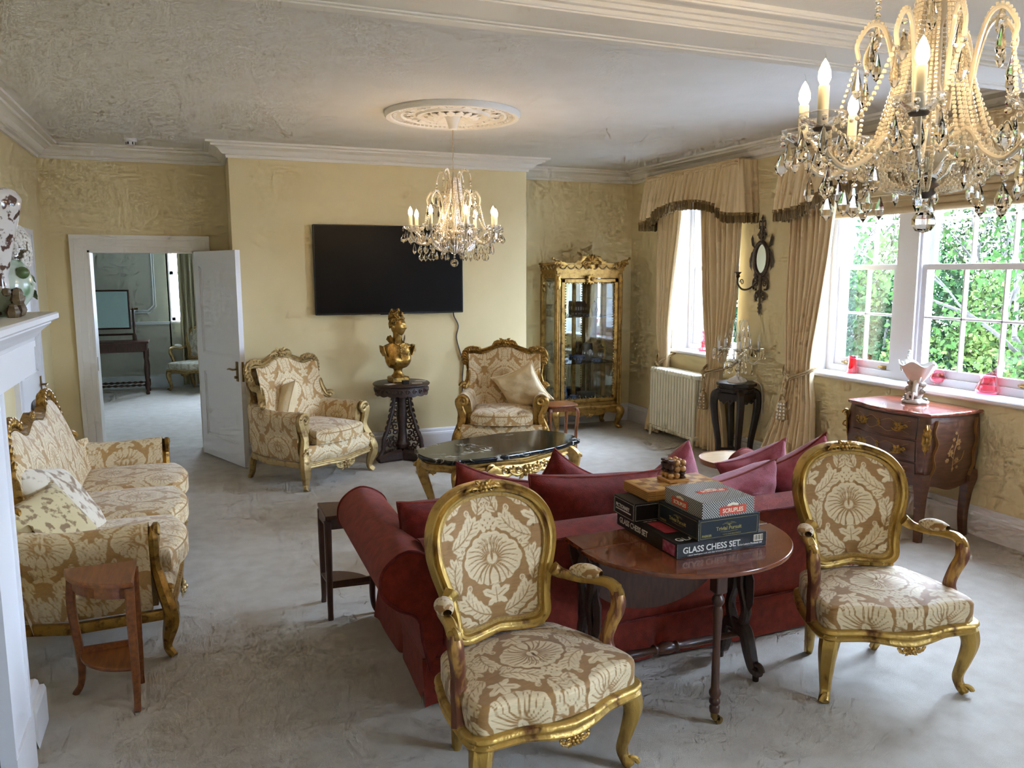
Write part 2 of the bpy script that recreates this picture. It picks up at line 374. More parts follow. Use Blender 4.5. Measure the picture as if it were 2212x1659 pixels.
    for th in (1.38, 1.12, .86, .60, .36, .13, -.09, -.32, -.56, -.82, -1.1, -1.38):
        r1 = .265 if th < .4 else .215
        line([(math.cos(th)*.06, math.sin(th)*.055), (math.cos(th+.13)*.15, .01+math.sin(th+.13)*.145), (math.cos(th+.05)*r1, math.sin(th+.05)*r1*.95)], .0068, .0052)
    for th in (1.57, 1.27, .98, .69):
        ell(math.cos(th)*.135 if th < 1.5 else 0, .02+math.sin(th)*.135, .034, .013, th, cut=True); ell(math.cos(th)*.14 if th < 1.5 else 0, .02+math.sin(th)*.14, .019, .0055, th)
    ell(0, .03, .05, .013, PI/2, cut=True)
    line([(.0, -.06), (.05, -.15), (.045, -.22)], .007, .006); line([(.06, -.05), (.14, -.12), (.15, -.18)], .006, .005)
    # bud cluster above, palmette below
    for (x, y) in ((0, .285), (.052, .27), (.026, .318), (.088, .295), (0, .35), (.055, .345), (0, .40), (.03, .385)): ell(x, y, .027, .027, 0)
    for (x, y) in ((.028, .28), (.055, .308), (0, .318), (.03, .35), (.085, .262)): ell(x, y, .009, .009, 0, cut=True)
    ell(0, -.315, .055, .075, 0, lob=.2, n=3); ell(.08, -.3, .065, .032, .45, lob=.15, n=3); ell(.055, -.375, .05, .024, -.5, lob=.15, n=3); line([(0, -.38), (0, -.26)], .006, .004); line([(.02, -.33), (.10, -.29)], .005, .004)
    for (x, y, r_) in ((.285, -.215, .03), (.185, -.535, .03), (.47, -.165, .028)):
        ell(x, y, r_, r_, 0); line([(x+r_*.4, y), (x, y+r_*.45), (x-r_*.4, y), (x, y-r_*.5)], .005, .004)
    return F
DMK = make_damask()
def damask_at(u, v, tw=.40):
    """sample the motif field at cloth coordinates in metres"""
    Hh_, Ww_ = DMK.shape
    x = (np.asarray(u)/tw+.5)*Ww_-.5; y = (np.asarray(v)/tw/1.3+.5)*Hh_-.5
    x0 = np.floor(x).astype(int); y0 = np.floor(y).astype(int); fx = x-x0; fy = y-y0
    g = lambda a, b: DMK[b % Hh_, a % Ww_]
    return (g(x0, y0)*(1-fx)+g(x0+1, y0)*fx)*(1-fy)+(g(x0, y0+1)*(1-fx)+g(x0+1, y0+1)*fx)*fy
def damask_mat(name, ground, motif):
    M = mat(name, ground, .62, sheen=.25, spec=.3, bump=.15, bscale=500); nt = M.node_tree; L = nt.links.new; b = nt.nodes['Principled BSDF']
    at = nn(nt, 'ShaderNodeAttribute', attribute_name='dmk'); r = nn(nt, 'ShaderNodeMapRange'); r.inputs['From Min'].default_value = -.003; r.inputs['From Max'].default_value = .004
    tc = nn(nt, 'ShaderNodeTexCoord'); nz = nn(nt, 'ShaderNodeTexNoise'); nz.inputs['Scale'].default_value = 90; nz.inputs['Detail'].default_value = 4
    mp = nn(nt, 'ShaderNodeMapping'); mp.inputs['Scale'].default_value = (.25, 1, 2.); L(tc.outputs['Object'], mp.inputs[0]); L(mp.outputs[0], nz.inputs['Vector'])
    hs = nn(nt, 'ShaderNodeMix', data_type='RGBA', blend_type='MULTIPLY'); hs.inputs[0].default_value = .5
    mx = nn(nt, 'ShaderNodeMix', data_type='RGBA'); mx.inputs[6].default_value = lin(ground); mx.inputs[7].default_value = lin(motif)
    cr = nn(nt, 'ShaderNodeValToRGB'); cr.color_ramp.elements[0].color = (.7, .7, .7, 1); cr.color_ramp.elements[1].color = (1.15, 1.15, 1.15, 1); cr.color_ramp.elements[0].position = .3; cr.color_ramp.elements[1].position = .7
    L(at.outputs['Fac'], r.inputs['Value']); L(r.outputs[0], mx.inputs[0]); L(nz.outputs[0], cr.inputs[0]); L(mx.outputs[2], hs.inputs[6]); L(cr.outputs[0], hs.inputs[7]); L(hs.outputs[2], b.inputs['Base Color'])
    return M
DAMASK = damask_mat('gold_cream_damask', '96703E', 'D2BF9A')
DAMASK2 = damask_mat('pale_gold_damask', 'B08A55', 'D9C6A0')
DAMASK3 = damask_mat('grey_cream_damask', 'A8A08A', 'C8C6B4')
def dgrid(name, P, U, V, mat_, parent, tw=.40, cu=False, cv=False, extra=None, angle=180):
    """cloth grid with the woven motif"""
    mb = MB(); mb.add(grid(P, cu, cv)); a = damask_at(U, V, tw).ravel()
    return ob(name, mb, mat_, parent, attr=a, angle=angle)
# ================================================================== THE ROOM
XL, XR, YB, YC, ZC = -1.21, 4.89, 8.40, 7.78, 2.92
XC0, XC1 = 0.38, 3.274           # chimney breast at the back
XF, YF0, YF1 = -0.665, 0.4, 3.43  # fireplace breast on the left
YN = -4.0
ZN = 2.77                        # lower ceiling on the near side of the downstand
struct('floor', box(-2.8, XR+.3, YN-.2, 13.7, -.1, 0), CARPET)
struct('ceiling', box(XL-.2, XR+.3, 3.0, YB+.1, ZC, ZC+.15), CEIL)
b = MB(); b += box(XL-.2, XR+.3, YN-.2, 2.80, ZN, ZC+.15)
struct('ceiling_near', b, CEIL)
# downstand band with its mouldings
b = MB(); b += box(XL-.2, XR+.3, 2.79, 3.075, 2.722, ZC+.12)
struct('trim_1', b, TRIM)
b = MB()
for (y0, y1, z0) in ((3.02, 3.082, 2.712), (2.995, 3.02, 2.717), (2.775, 2.80, 2.728), (2.745, 2.775, 2.742), (2.72, 2.745, 2.756), (2.585, 2.635, 2.754), (2.60, 2.62, 2.748)):
    b += cbox(XL-.2, XR+.3, y0, y1, z0, ZN+.05, .004)
struct('trim_2', b, TRIM)
# walls
b = MB(); b += box(XL-.2, XL, YF1-.1, YB+.05, 0, ZC+.1); b += box(XL-.2, XL, YN, YF0+.1, 0, ZC+.1)
struct('wall_left', b, WALL)
struct('wall_fireplace', box(XL-.2, XF, YF0, YF1, 0, ZC+.1), WALL)
DX0, DX1, DZ = -.86, .06, 1.985  # doorway
b = MB(); b += box(XL-.2, DX0, YB, YB+.26, 0, ZC+.1); b += box(DX1, XC0+.1, YB, YB+.26, 0, ZC+.1); b += box(DX0, DX1, YB, YB+.26, DZ, ZC+.1)
struct('wall_back_left', b, WALL)
struct('wall_back_centre', box(XC0, XC1, YC, YB+.3, 0, ZC+.1), WALL)
struct('wall_back_right', box(XC1-.05, XR+.1, YB, YB+.26, 0, ZC+.1), WALL)
ZS, ZH = .915, 2.50              # window opening heights
W2 = (2.55, 5.40); W1 = (6.36, 7.50); W3 = (-2.3, -.1)  # W3 is an added opening behind the camera
ys = [YN-.2, W3[0], W3[1], W2[0], W2[1], W1[0], W1[1], YB+.26]
b = MB(); b += box(XR, XR+.36, YN-.2, YB+.26, 0, ZS); b += box(XR, XR+.36, YN-.2, YB+.26, ZH, ZC+.1)
for i in range(0, 8, 2): b += box(XR, XR+.36, ys[i], ys[i+1], ZS, ZH)
struct('wall_right', b, WALL)
struct('wall_front', box(XL-.3, XR+.3, YN-.25, YN, 0, ZC+.1), WALL)
# white plaster reveals and sills
for k, (y0, y1) in enumerate((W2, W1, W3)):
    b = MB()
    for (ya, yb_) in ((y1-.012, y1), (y0, y0+.012)): b += box(XR+.002, XR+.25, ya, yb_, ZS, ZH)
    b += box(XR+.002, XR+.25, y0, y1, ZH-.012, ZH)
    struct('trim_%d' % (10+k), b, WHITE)
    b = MB(); b += cbox(XR-.045, XR+.26, y0-.03, y1+.03, ZS-.005, ZS+.028, .008)
    struct('window_sill_%d' % (k+1), b, WHITE)
def cornice_prof(zc): return [(0, zc-.125), (.018, zc-.125), (.022, zc-.1), (.05, zc-.095), (.062, zc-.085), (.085, zc-.055), (.125, zc-.04), (.145, zc-.038), (.15, zc-.022), (.19, zc-.018), (.192, zc)]
def base_prof(): return [(0, .20), (.012, .198), (.018, .185), (.02, .165), (.03, .158), (.034, .14), (.034, 0)]
def run(path, prof, n_in=1):
    """moulding along a plan path; the room lies on the left of the path"""
    P = np.array(path, float); k = len(P); out = []
    for i in range(k):
        d0 = P[i]-P[i-1] if i else P[1]-P[0]; d1 = P[i+1]-P[i] if i < k-1 else P[-1]-P[-2]
        d0 = d0/np.linalg.norm(d0); d1 = d1/np.linalg.norm(d1); n0 = np.array([-d0[1], d0[0]]); n1 = np.array([-d1[1], d1[0]])
        mm = (n0+n1); mm = mm/(1+np.dot(n0, n1)); out.append([(P[i][0]+mm[0]*a, P[i][1]+mm[1]*a, z) for a, z in prof])
    V, F = grid(np.array(out)); n = len(prof)
    return V, F+[tuple(range(n)), tuple(range((k-1)*n, k*n))]
CP = cornice_prof(ZC)
path = [(XR, 3.07), (XR, YB), (XC1, YB), (XC1, YC), (XC0, YC), (XC0, YB), (XL, YB), (XL, YF1), (XF, YF1), (XF, 3.07)]
struct('trim_3', run(path, CP), TRIM, smooth=False)
BPF = base_prof()
struct('baseboard_right', run([(XR, YN), (XR, YB), (XC1, YB), (XC1, YC), (XC0, YC), (XC0, YB), (.20, YB)], BPF), WHITE)
b = MB(); b += run([(-1.0, YB), (XL, YB), (XL, 7.72)], BPF); b += run([(XL, 6.62), (XL, YF1), (XF, YF1), (XF, 3.26)], [(a*1.4, z) for a, z in BPF])
struct('baseboard_left', b, WHITE)
# doorway: architrave, lining
def arch(mb, a0, a1, zt, mk, w=.14):
    """stepped architrave round an opening, mk maps (along, out, z)"""
    for (i0, i1, t) in ((0, .035, .014), (.035, .1, .022), (.1, w, .034)):
        for (p0, p1) in ((a0-i1, a0-i0), (a1+i0, a1+i1)):
            V, F = box(p0, p1, 0, t, 0, zt+i0); mb.add((np.array([mk(*q) for q in V]), F))
        V, F = box(a0-i1, a1+i1, 0, t, zt+i0, zt+i1); mb.add((np.array([mk(*q) for q in V]), F))
b = MB(); arch(b, DX0, DX1, DZ, lambda a, o, z: (a, YB-o, z)); b += box(DX0-.005, DX0+.018, YB-.01, YB+.27, 0, DZ); b += box(DX1-.018, DX1+.005, YB-.01, YB+.27, 0, DZ); b += box(DX0, DX1, YB-.01, YB+.27, DZ-.02, DZ+.005)
struct('trim_4', b, TRIM)
ob('strike_plate', cbox(DX0+.017, DX0+.021, YB+.02, YB+.045, .86, .99, .001), BRASS, bpy.data.objects['trim_4'])
def panel_door(name, wd, ht, th, panels, M_, parent=None):
    """door leaf in local x (width) / z, thickness in y, recessed panels with moulded edges"""
    b = MB(); xs = [0, .11, wd-.11, wd]; zs = [0]
    b += box(0, .11, 0, th, 0, ht); b += box(wd-.11, wd, 0, th, 0, ht); zp = 0
    for (z0, z1) in panels: b += box(.11, wd-.11, 0, th, zp, z0); zp = z1
    b += box(.11, wd-.11, 0, th, zp, ht)
    o = struct(name, b, M_)
    for (z0, z1) in panels:
        p = MB(); p += box(.11, wd-.11, .012, th-.012, z0, z1)
        for (i, t) in ((.0, .005), (.012, .009)):
            for yy in (t, th-t-.004):
                p += box(.11+i, .122+i, yy, yy+.004, z0+i, z1-i); p += box(wd-.122-i, wd-.11-i, yy, yy+.004, z0+i, z1-i)
                p += box(.11+i, wd-.11-i, yy, yy+.004, z0+i, z0+.012+i); p += box(.11+i, wd-.11-i, yy, yy+.004, z1-.012-i, z1-i)
        ob('door_panel', p, M_, o, smooth=False)
    return o
def lever(parent, x, z, y0, sgn, dirx):
    """brass plate with lever and keyhole escutcheon"""
    p = MB(); p += cbox(x-.02, x+.02, min(y0, y0+sgn*.008), max(y0, y0+sgn*.008), z-.11, z+.07, .002)
    o = ob('handle_plate', p, BRASS, parent)
    q = MB(); q += tube([(x, y0, z), (x, y0+sgn*.045, z), (x+dirx*.02, y0+sgn*.052, z+.002), (x+dirx*.06, y0+sgn*.052, z+.004), (x+dirx*.1, y0+sgn*.05, z-.004)], [.009, .009, .009, .008, .006], 8)
    ob('lever', q, BRASS, o); k = MB(); k += tube([(x, y0, z-.07), (x, y0+sgn*.03, z-.07)], [.011, .013], 10); ob('knob', k, BRASS, o)
d1 = panel_door('door_1', .91, 1.965, .045, ((.2, .82), (1.0, 1.83)), WHITE)
lever(d1, .85, .90, .045, 1, -1); lever(d1, .85, .90, 0, -1, -1)
ob('lock_plate', cbox(.909, .913, .012, .033, .79, .97, .001), BRASS, d1)
d1.location = (.05, YB-.025, .012); d1.rotation_euler = (0, 0, math.atan2(-.92, .365))
# the white door on the left wall
d2 = panel_door('door_2', .80, 1.97, .04, ((.2, .80), (.98, 1.84)), WHITE)
lever(d2, .74, .86, 0, -1, -1)
d2.location = (XL+.03, 6.76, .01); d2.rotation_euler = (0, 0, PI/2)
b = MB(); arch(b, 6.76, 7.56, 1.99, lambda a, o, z: (XL+o, a, z)); struct('trim_5', b, WHITE)
# ------------------------------------------------------------------ sash windows
def sash(parent, y0, y1, z0, z1, x, nb, zbars, bot=.05, top=.04):
    """one sash: stiles, rails, glazing bars and one pane per opening"""
    st = .045; b = MB()
    b += box(x, x+.045, y0, y0+st, z0, z1); b += box(x, x+.045, y1-st, y1, z0, z1); b += box(x, x+.045, y0+st, y1-st, z0, z0+bot); b += box(x, x+.045, y0+st, y1-st, z1-top, z1)
    s = ob('sash', b, WHITE, parent, smooth=False)
    yy = np.linspace(y0+st, y1-st, nb+1); zz = [z0+bot]+list(zbars)+[z1-top]
    for q in yy[1:-1]: ob('glazing_bar', sweep([(x+.022, q, zz[0]), (x+.022, q, zz[-1])], [(-.02, -.006), (0, -.011), (.02, -.006), (.02, .006), (0, .011), (-.02, .006)], up=(0, 1, 0)), WHITE, s, smooth=False)
    for q in zz[1:-1]: ob('glazing_bar', sweep([(x+.022, yy[0], q), (x+.022, yy[-1], q)], [(-.02, -.006), (0, -.011), (.02, -.006), (.02, .006), (0, .011), (-.02, .006)], up=(0, 0, 1)), WHITE, s, smooth=False)
    for i in range(nb):
        for j in range(len(zz)-1):
            ob('pane', box(x+.02, x+.023, yy[i]+.003, yy[i+1]-.003, zz[j]+.003, zz[j+1]-.003), PANE, s, smooth=False)
    return s
def window(name, lights, y0, y1):
    x = XR+.22; b = MB(); zb = ZS+.028
    b += box(x-.02, x+.14, y0, y0+.06, zb, ZH); b += box(x-.02, x+.14, y1-.06, y1, zb, ZH); b += box(x-.02, x+.14, y0+.06, y1-.06, ZH-.05, ZH); b += box(x-.02, x+.15, y0+.06, y1-.06, zb, zb+.055)
    for i in range(len(lights)-1): b += box(x-.035, x+.145, lights[i+1][1], lights[i][0], zb+.001, ZH-.001)
    for (a, c, n) in lights:
        for q in (a, c-.018): b += box(x-.012, x, q, q+.018, zb+.05, ZH-.04)
    o = struct(name, b, WHITE)
    for (a, c, n) in lights:
        s = sash(o, a+.012, c-.012, zb+.05, 1.83, x+.005, n, (1.437,), bot=.065, top=.04)
        sash(o, a+.012, c-.012, 1.80, ZH-.04, x+.06, n, (2.165,), bot=.035)
        for q in ((a+(c-a)*.16), (a+(c-a)*.76)):
            l = MB(); l += cbox(x-.002, x+.008, q-.028, q+.028, zb+.062, zb+.092, .003); l += tube([(x-.002, q-.022, zb+.077), (x-.03, q-.018, zb+.083), (x-.03, q+.018, zb+.083), (x-.002, q+.022, zb+.077)], .007, 6)
            ob('sash_lift', l, BRASS, o)
    return o
window('window_2', [(4.69, 5.335, 2), (3.45, 4.50, 3), (2.62, 3.26, 2)], *W2)
window('window_1', [(6.42, 7.44, 3)], *W1)
window('window_3_added', [(-2.23, -.16, 4)], *W3)  # unseen window added behind the camera to let in more daylight
# ------------------------------------------------------------------ ceiling rose
def rose():
    b = MB()
    prof = [(0, 0), (.07, 0), (.075, -.012), (.13, -.02), (.21, -.012), (.235, -.03), (.26, -.03), (.27, -.014), (.36, -.012), (.375, -.026), (.39, -.024), (.4, -.018), (.445, -.018), (.45, -.036), (.48, -.04), (.49, -.025), (.49, 0)]
    b += lathe([(r, z) for r, z in prof], 64, cap=False)
    return b
cr = struct('ceiling_rose', rose(), TRIM, smooth=True); cr.location = (1.84, 5.75, ZC)
mbk = MB()
for i in range(72):
    a = 2*PI*i/72; mbk.add(box(-.012, .014, -.006, .006, -.030, -.012), T(.422*math.cos(a), .422*math.sin(a), 0, rz=a+.5))
ob('dentil_ring', mbk, TRIM, cr, smooth=False)['kind'] = 'stuff'
mbk = MB()
for i in range(12):
    a = 2*PI*i/12; c, s = math.cos(a), math.sin(a)
    mbk += leafy([(c*r, s*r, -.012-.012*math.sin((r-.28)*35)) for r in np.linspace(.28, .36, 7)], .028, .5, 3, up=(0, 0, 1))
    mbk += scroll((c*.32-s*.055, s*.32+c*.055, -.016), (c, s, 0), (-s, c, 0), .026, 1.2, .006)
ob('rosette_ring', mbk, TRIM, cr)['kind'] = 'stuff'
mbk = MB()
for i in range(16):
    a = 2*PI*i/16; c, s = math.cos(a), math.sin(a)
    mbk += leafy([(c*r, s*r, -.016-.022*math.sin((r-.08)*22)) for r in np.linspace(.08, .21, 9)], .034, .55, 4, up=(0, 0, 1))
ob('acanthus_ring', mbk, TRIM, cr)['kind'] = 'stuff'
# smoke detector and wall socket
t = thing('smoke_detector', 'small round white smoke detector on the ceiling above the doorway', 'smoke detector', (-.405, 7.82, ZC))
ob('base', lathe([(0, 0), (.052, 0), (.052, -.022), (.045, -.028), (0, -.028)], 24), WHITE, t)
ob('sensor_chamber', lathe([(.034, -.028), (.034, -.05), (.026, -.056), (0, -.056)], 24), WHITE, t)
for i in range(6): ob('vent_rib', box(.030, .0385, -.004, .004, -.05, -.027), BLACKP, t, rot=(0, 0, i*PI/3), smooth=False)
t = thing('wall_socket', 'white double power socket low on the wall behind the left armchair', 'socket', (.66, YC, .42))
ob('face_plate', cbox(-.073, .073, -.01, 0, -.043, .043, .003), WHITE, t)
for sx in (-.036, .036):
    for (dx, dz) in ((0, .012), (-.011, -.008), (.011, -.008)): ob('pin_hole', box(sx+dx-.003, sx+dx+.003, -.0112, -.009, dz-.004, dz+.004), BLACKP, t, smooth=False)
# ------------------------------------------------------------------ the room beyond the doorway
YO = 13.55
b = MB(); b += box(-2.8, -.30, YO, YO+.3, 0, ZC); b += box(1.2, 2.4, YO, YO+.3, 0, ZC); b += box(-.32, 1.22, YO, YO+.3, 0, 1.02); b += box(-.32, 1.22, YO, YO+.3, 2.55, ZC)
struct('wall_other_back', b, GREYWALL)
b = MB(); b += box(-2.9, -2.6, YB+.2, YO+.1, 0, ZC); struct('wall_other_left', b, GREYWALL)
b = MB(); b += box(2.2, 2.5, YB+.2, YO+.1, 0, ZC); struct('wall_other_right', b, GREYWALL)
b = MB(); b += box(-2.8, DX0, YB+.26, YB+.29, 0, ZC); b += box(DX1, 2.4, YB+.26, YB+.29, 0, ZC); b += box(DX0, DX1, YB+.26, YB+.29, DZ, ZC); struct('wall_other_front', b, GREYWALL)
struct('ceiling_other', box(-2.9, 2.5, YB+.2, YO+.3, ZC, ZC+.15), CEIL)
PALE = mat('pale_blue_moulding', 'D3DBDF', .5)
b = MB(); 
def pm(x0, x1, z0, z1, w_=.03):
    b = MB(); y = YO; c = .09
    pts = [(x0+c, z0), (x1-c, z0), (x1, z0+c), (x1, z1-c), (x1-c, z1), (x0+c, z1), (x0, z1-c), (x0, z0+c)]
    for o_, d in ((0, .016), (.028, .024)):
        P = [(x0+o_+c, z0+o_), (x1-o_-c, z0+o_), (x1-o_, z0+o_+c), (x1-o_, z1-o_-c), (x1-o_-c, z1-o_), (x0+o_+c, z1-o_), (x0+o_, z1-o_-c), (x0+o_, z0+o_+c)]
        b += tube([(p[0], y-.004, p[1]) for p in P], d*.55, 6, closed=True)
    return b
ow = bpy.data.objects['wall_other_back']
ob('panel_moulding', pm(-1.42, -.50, 1.17, 2.7), PALE, ow); ob('panel_moulding', pm(-2.5, -1.58, 1.17, 2.7), PALE, ow)
b = MB(); b += cbox(-2.7, -.31, YO-.03, YO, .985, 1.03, .006); ob('chair_rail', b, PALE, ow); b = MB(); b += cbox(-2.7, 2.3, YO-.025, YO, 0, .2, .006); ob('skirting', b, PALE, ow)
x = YO+.16; b = MB(); b += box(-.32, -.28, YO, YO+.2, 1.02, 2.55); b += box(-.3, 1.2, YO-.04, YO+.2, 1.0, 1.03)
for q in (-.28, .42, 1.15): b += box(q, q+.05, x, x+.05, 1.02, 2.55)
for q in (1.03, 1.75, 2.5): b += box(-.3, 1.2, x, x+.05, q, q+.05)
struct('window_4', b, WHITE)
for (x0, x1) in ((-.23, .42), (.47, 1.15)):
    for (z0, z1) in ((1.08, 1.75), (1.8, 2.5)): ob('pane', box(x0, x1, x+.02, x+.024, z0, z1), PANE, bpy.data.objects['window_4'], smooth=False)
# ------------------------------------------------------------------ outside ground
BOUNCE_GROUND = mat('grey_bounce_ground', 'A9A9AC', .95, col2='BDBDC0', scale=3, detail=8)  # unseen ground, made pale grey to bounce neutral daylight onto the ceiling
b = MB(); b += box(XR+.4, 120, -60, 80, -3.3, -3.2); b += box(-60, XR+.4, 13.9, 80, -3.3, -3.2); struct('ground_outside', b, BOUNCE_GROUND)
# ================================================================== UPHOLSTERED PIECES
RIDGE = [(-.5, -.35), (-.5, .2), (-.36, .42), (-.2, .22), (-.06, .2), (.1, .5), (.3, .46), (.36, .2), (.5, .18), (.5, -.35)]
def fold(n, L, r, h):
    """profile of a cushion edge: positions across and drop"""
    a = np.linspace(-1, 1, n)*(L-r+r*PI/2+max(0, h-r)); s = np.sign(a); q = np.abs(a)
    f = L-r; x = np.where(q < f, q, np.where(q < f+r*PI/2, f+r*np.sin((q-f)/r), L)); d = np.where(q < f, 0, np.where(q < f+r*PI/2, r*(1-np.cos((q-f)/r)), r+q-f-r*PI/2))
    return s*x, d, a
def seatcloth(name, hx, y0, y1, ztop, h, r, mat_, parent, bow=0., dome=.02, nx=60, ny=60, tw=.40, taper=0., uo=(0, 0), xc=0.):
    yc, hy = (y0+y1)/2, (y1-y0)/2
    fx, dx, ax = fold(nx, 1, r/hx, h/hx); fy, dy, ay = fold(ny, 1, r/hy, h/hy)
    X = fx[:, None]*hx*(1+taper*-fy[None, :]); Y = yc+fy[None, :]*hy+0*X
    Y = Y-bow*(1-(fx[:, None])**2)*np.clip((-fy[None, :])*1.0, 0, 1)
    D = np.maximum(dx[:, None]*hx, dy[None, :]*hy)
    Z = ztop-D+dome*(1-np.abs(fx[:, None])**3)*(1-np.abs(fy[None, :])**3)
    U = ax[:, None]*hx+0*Y+uo[0]; V = ay[None, :]*hy+0*X+uo[1]
    return dgrid(name, np.stack([X+xc, Y, Z], -1), U, V, mat_, parent, tw)
def ornament(mb, c, s, ax=(1, 0, 0), ay=(0, 0, 1), an=(0, -1, 0), kind='crest', seed=1):
    """carved cluster: flower, scrolls and leaves; s is half width"""
    c = np.array(c, float); ax, ay, an = (np.array(v, float) for v in (ax, ay, an)); P = lambda a, b, d=0: c+ax*a*s+ay*b*s+an*d*s
    for k in range(6):
        a = k*PI/3; mb += ball(P(.2*math.cos(a), .22+.2*math.sin(a), .16), .13*s, 7, 5)
    mb += ball(P(0, .22, .25), .13*s, 7, 5)
    for sg in (1, -1):
        mb += leafy([P(sg*t, .02+.32*math.sin(t*2.6)*(1-t*.3), .12) for t in np.linspace(.12, 1.05, 10)], .17*s, .6, 4, up=an)
        mb += scroll(P(sg*.5, .12, .14), ax*sg, ay, .2*s, 1.5, .065*s)
        mb += leafy([P(sg*t*.6, .25+t*.45, .1) for t in np.linspace(0, .8, 8)], .13*s, .6, 3, up=an)
        mb += scroll(P(sg*.95, .02, .1), -ax*sg, ay, .13*s, 1.3, .05*s)
    return mb
def closed_path(half, n=8):
    """mirror a half outline [(x,z)] running bottom centre -> top centre"""
    h = bez(half, n); return np.vstack([h, (h*[-1, 1])[::-1][1:-1]])
GIMP = fabric('gold_gimp_braid', '9A7A40', 'B39252', 120, .3, 300)
# ---- fauteuil (open-arm chair)
def fauteuil(loc, rz, label, dm=None, gold=None, quality=1.0, group=None, name='open_armchair'):
    dm = dm or DAMASK; gd = gold or GOLDW
    t = thing(name, label, 'chair', loc, rz, group)
    yb = lambda x, z: .185+(z-.45)*.26-.055*(np.asarray(x)/.25)**2
    half = [(0, .468), (.09, .458), (.155, .462), (.19, .49), (.197, .55), (.212, .63), (.24, .72), (.25, .79), (.236, .862), (.188, .922), (.1, .958), (0, .968)]
    O = closed_path(half, 7); P3 = np.array([(x, yb(x, z)-.004, z) for x, z in O])
    ob('back_frame', sweep(P3, [(a*.048, b*.056) for a, b in RIDGE], up=(0, -1, 0), closed=True), gd, t, angle=60)
    gi = np.array([(x*.905, yb(x*.9, .71+(z-.71)*.905)-.016, .712+(z-.712)*.905) for x, z in O]); ob('gimp_braid', sweep(gi, [(-.009, -.004), (-.007, .006), (0, .008), (.007, .006), (.009, -.004)], up=(0, -1, 0), closed=True), GIMP, t)
    # upholstered back, front and rear
    inn = bez([(0, .490), (.09, .481), (.145, .487), (.173, .52), (.179, .57), (.193, .64), (.219, .72), (.228, .79), (.214, .853), (.17, .905), (.09, .936), (0, .945)], 12)
    nv = int(150*quality); nu = int(110*quality)
    tt = (1-np.cos(np.linspace(0.03, PI-.03, nv)))/2; zz = .4855+tt*(.940-.4855)
    wz = np.array([inn[:, 0][np.abs(inn[:, 1]-z) < .02].max() if (np.abs(inn[:, 1]-z) < .02).any() else .01 for z in zz])
    iz = np.argsort(inn[8:, 1]); wz = np.interp(zz, inn[8:, 1][iz], inn[8:, 0][iz])
    wz[zz < inn[8, 1]] = np.interp(zz[zz < inn[8, 1]], [.4855, inn[8, 1]], [.1, inn[8, 0]])
    u = np.linspace(-1, 1, nu); X = u[None, :]*wz[:, None]; Z = zz[:, None]+0*X
    edge = np.minimum(1-np.abs(u)[None, :], 2.2*np.minimum(tt, 1-tt)[:, None]); Y = yb(X, Z)-.006-.022*np.clip(edge*3.2, 0, 1)**.5
    dgrid('back_upholstery', np.stack([X, Y, Z], -1), X, Z-.715, dm, t, .40)
    k = slice(None, None, 6); dgrid('rear_cover', np.stack([X, yb(X, Z)+.014, Z], -1)[k, k], X[k, k], Z[k, k], dm, t, .40)
    o = MB(); ornament(o, (0, yb(0, .965)-.022, .958), .075); ob('crest_carving', o, gd if gd is not GOLDW else GOLD, t)
    # seat
    plan = bez([(0, -.285), (.09, -.276), (.17, -.252), (.25, -.242), (.305, -.235), (.328, -.205), (.326, -.14), (.305, 0), (.268, .12), (.23, .19), (.1, .215), (0, .218)], 8)
    full = np.vstack([plan, (plan*[-1, 1])[::-1][1:-1]])
    nr, na = int(80*quality), int(260*quality)
    # cloth: rings from centre to the rim then down the border
    L = np.concatenate([[0], np.cumsum(np.linalg.norm(np.diff(np.vstack([full, full[:1]]), axis=0), axis=1))]); s = np.linspace(0, L[-1], na, endpoint=False)
    cl = np.vstack([full, full[:1]]); ring = np.stack([np.interp(s, L, cl[:, 0]), np.interp(s, L, cl[:, 1])], -1)
    n1 = max(6, int(16*quality)); q = np.concatenate([np.linspace(0.01, .9, nr), .9+.1*np.sin(np.linspace(.15, PI/2, n1)), np.ones(n1)])
    zz2 = np.concatenate([.452-.022*(np.linspace(0, 1, nr))**2.2, .43-.028*(1-np.cos(np.linspace(.15, PI/2, n1))), .402-.07*np.linspace(.1, 1, n1)])
    cen = np.array([0, -.03]); R_ = cen+(ring-cen)[None]*q[:, None, None]
    ext = np.concatenate([np.ones(nr+n1), 1+np.linspace(0, .2, n1)])
    UU = cen+(ring-cen)[None]*(q*ext)[:, None, None]
    dgrid('seat_cushion', np.concatenate([R_, np.repeat(zz2[:, None], na, 1)[:, :, None]], -1), UU[..., 0], -UU[..., 1]*1.05-.05, dm, t, .40, cv=True)
    # seat rail with a shaped lower edge
    pr3 = []; rx = []
    for x, y in full:
        front = y < -.2; dip = (.030*math.exp(-(x/.09)**2)-.0) if front else 0
        pr3.append((x*1.008, y*1.008-.002, .312-dip*.5)); rx.append((1, 1+dip*10))
    ob('seat_rail', sweep(pr3, [(-a*.034, b*.046) for a, b in [(-.5, -.5), (-.2, -.52), (.1, -.4), (.45, -.5), (.6, -.3), (.3, -.12), (.36, .05), (.66, .2), (.62, .4), (.4, .5), (-.5, .5)]], up=(0, 0, 1), scale=np.array(rx), closed=True), gd, t, angle=60)
    o = MB(); ornament(o, (0, -.297, .272), .058, ay=(0, 0, -1)); ob('rail_carving', o, GOLD, t)
    sq = [(1, .0), (.8, .55), (.55, .8), (0, .72), (-.55, .8), (-.8, .55), (-1, 0), (-.8, -.55), (-.55, -.8), (0, -.72), (.55, -.8), (.8, -.55)]
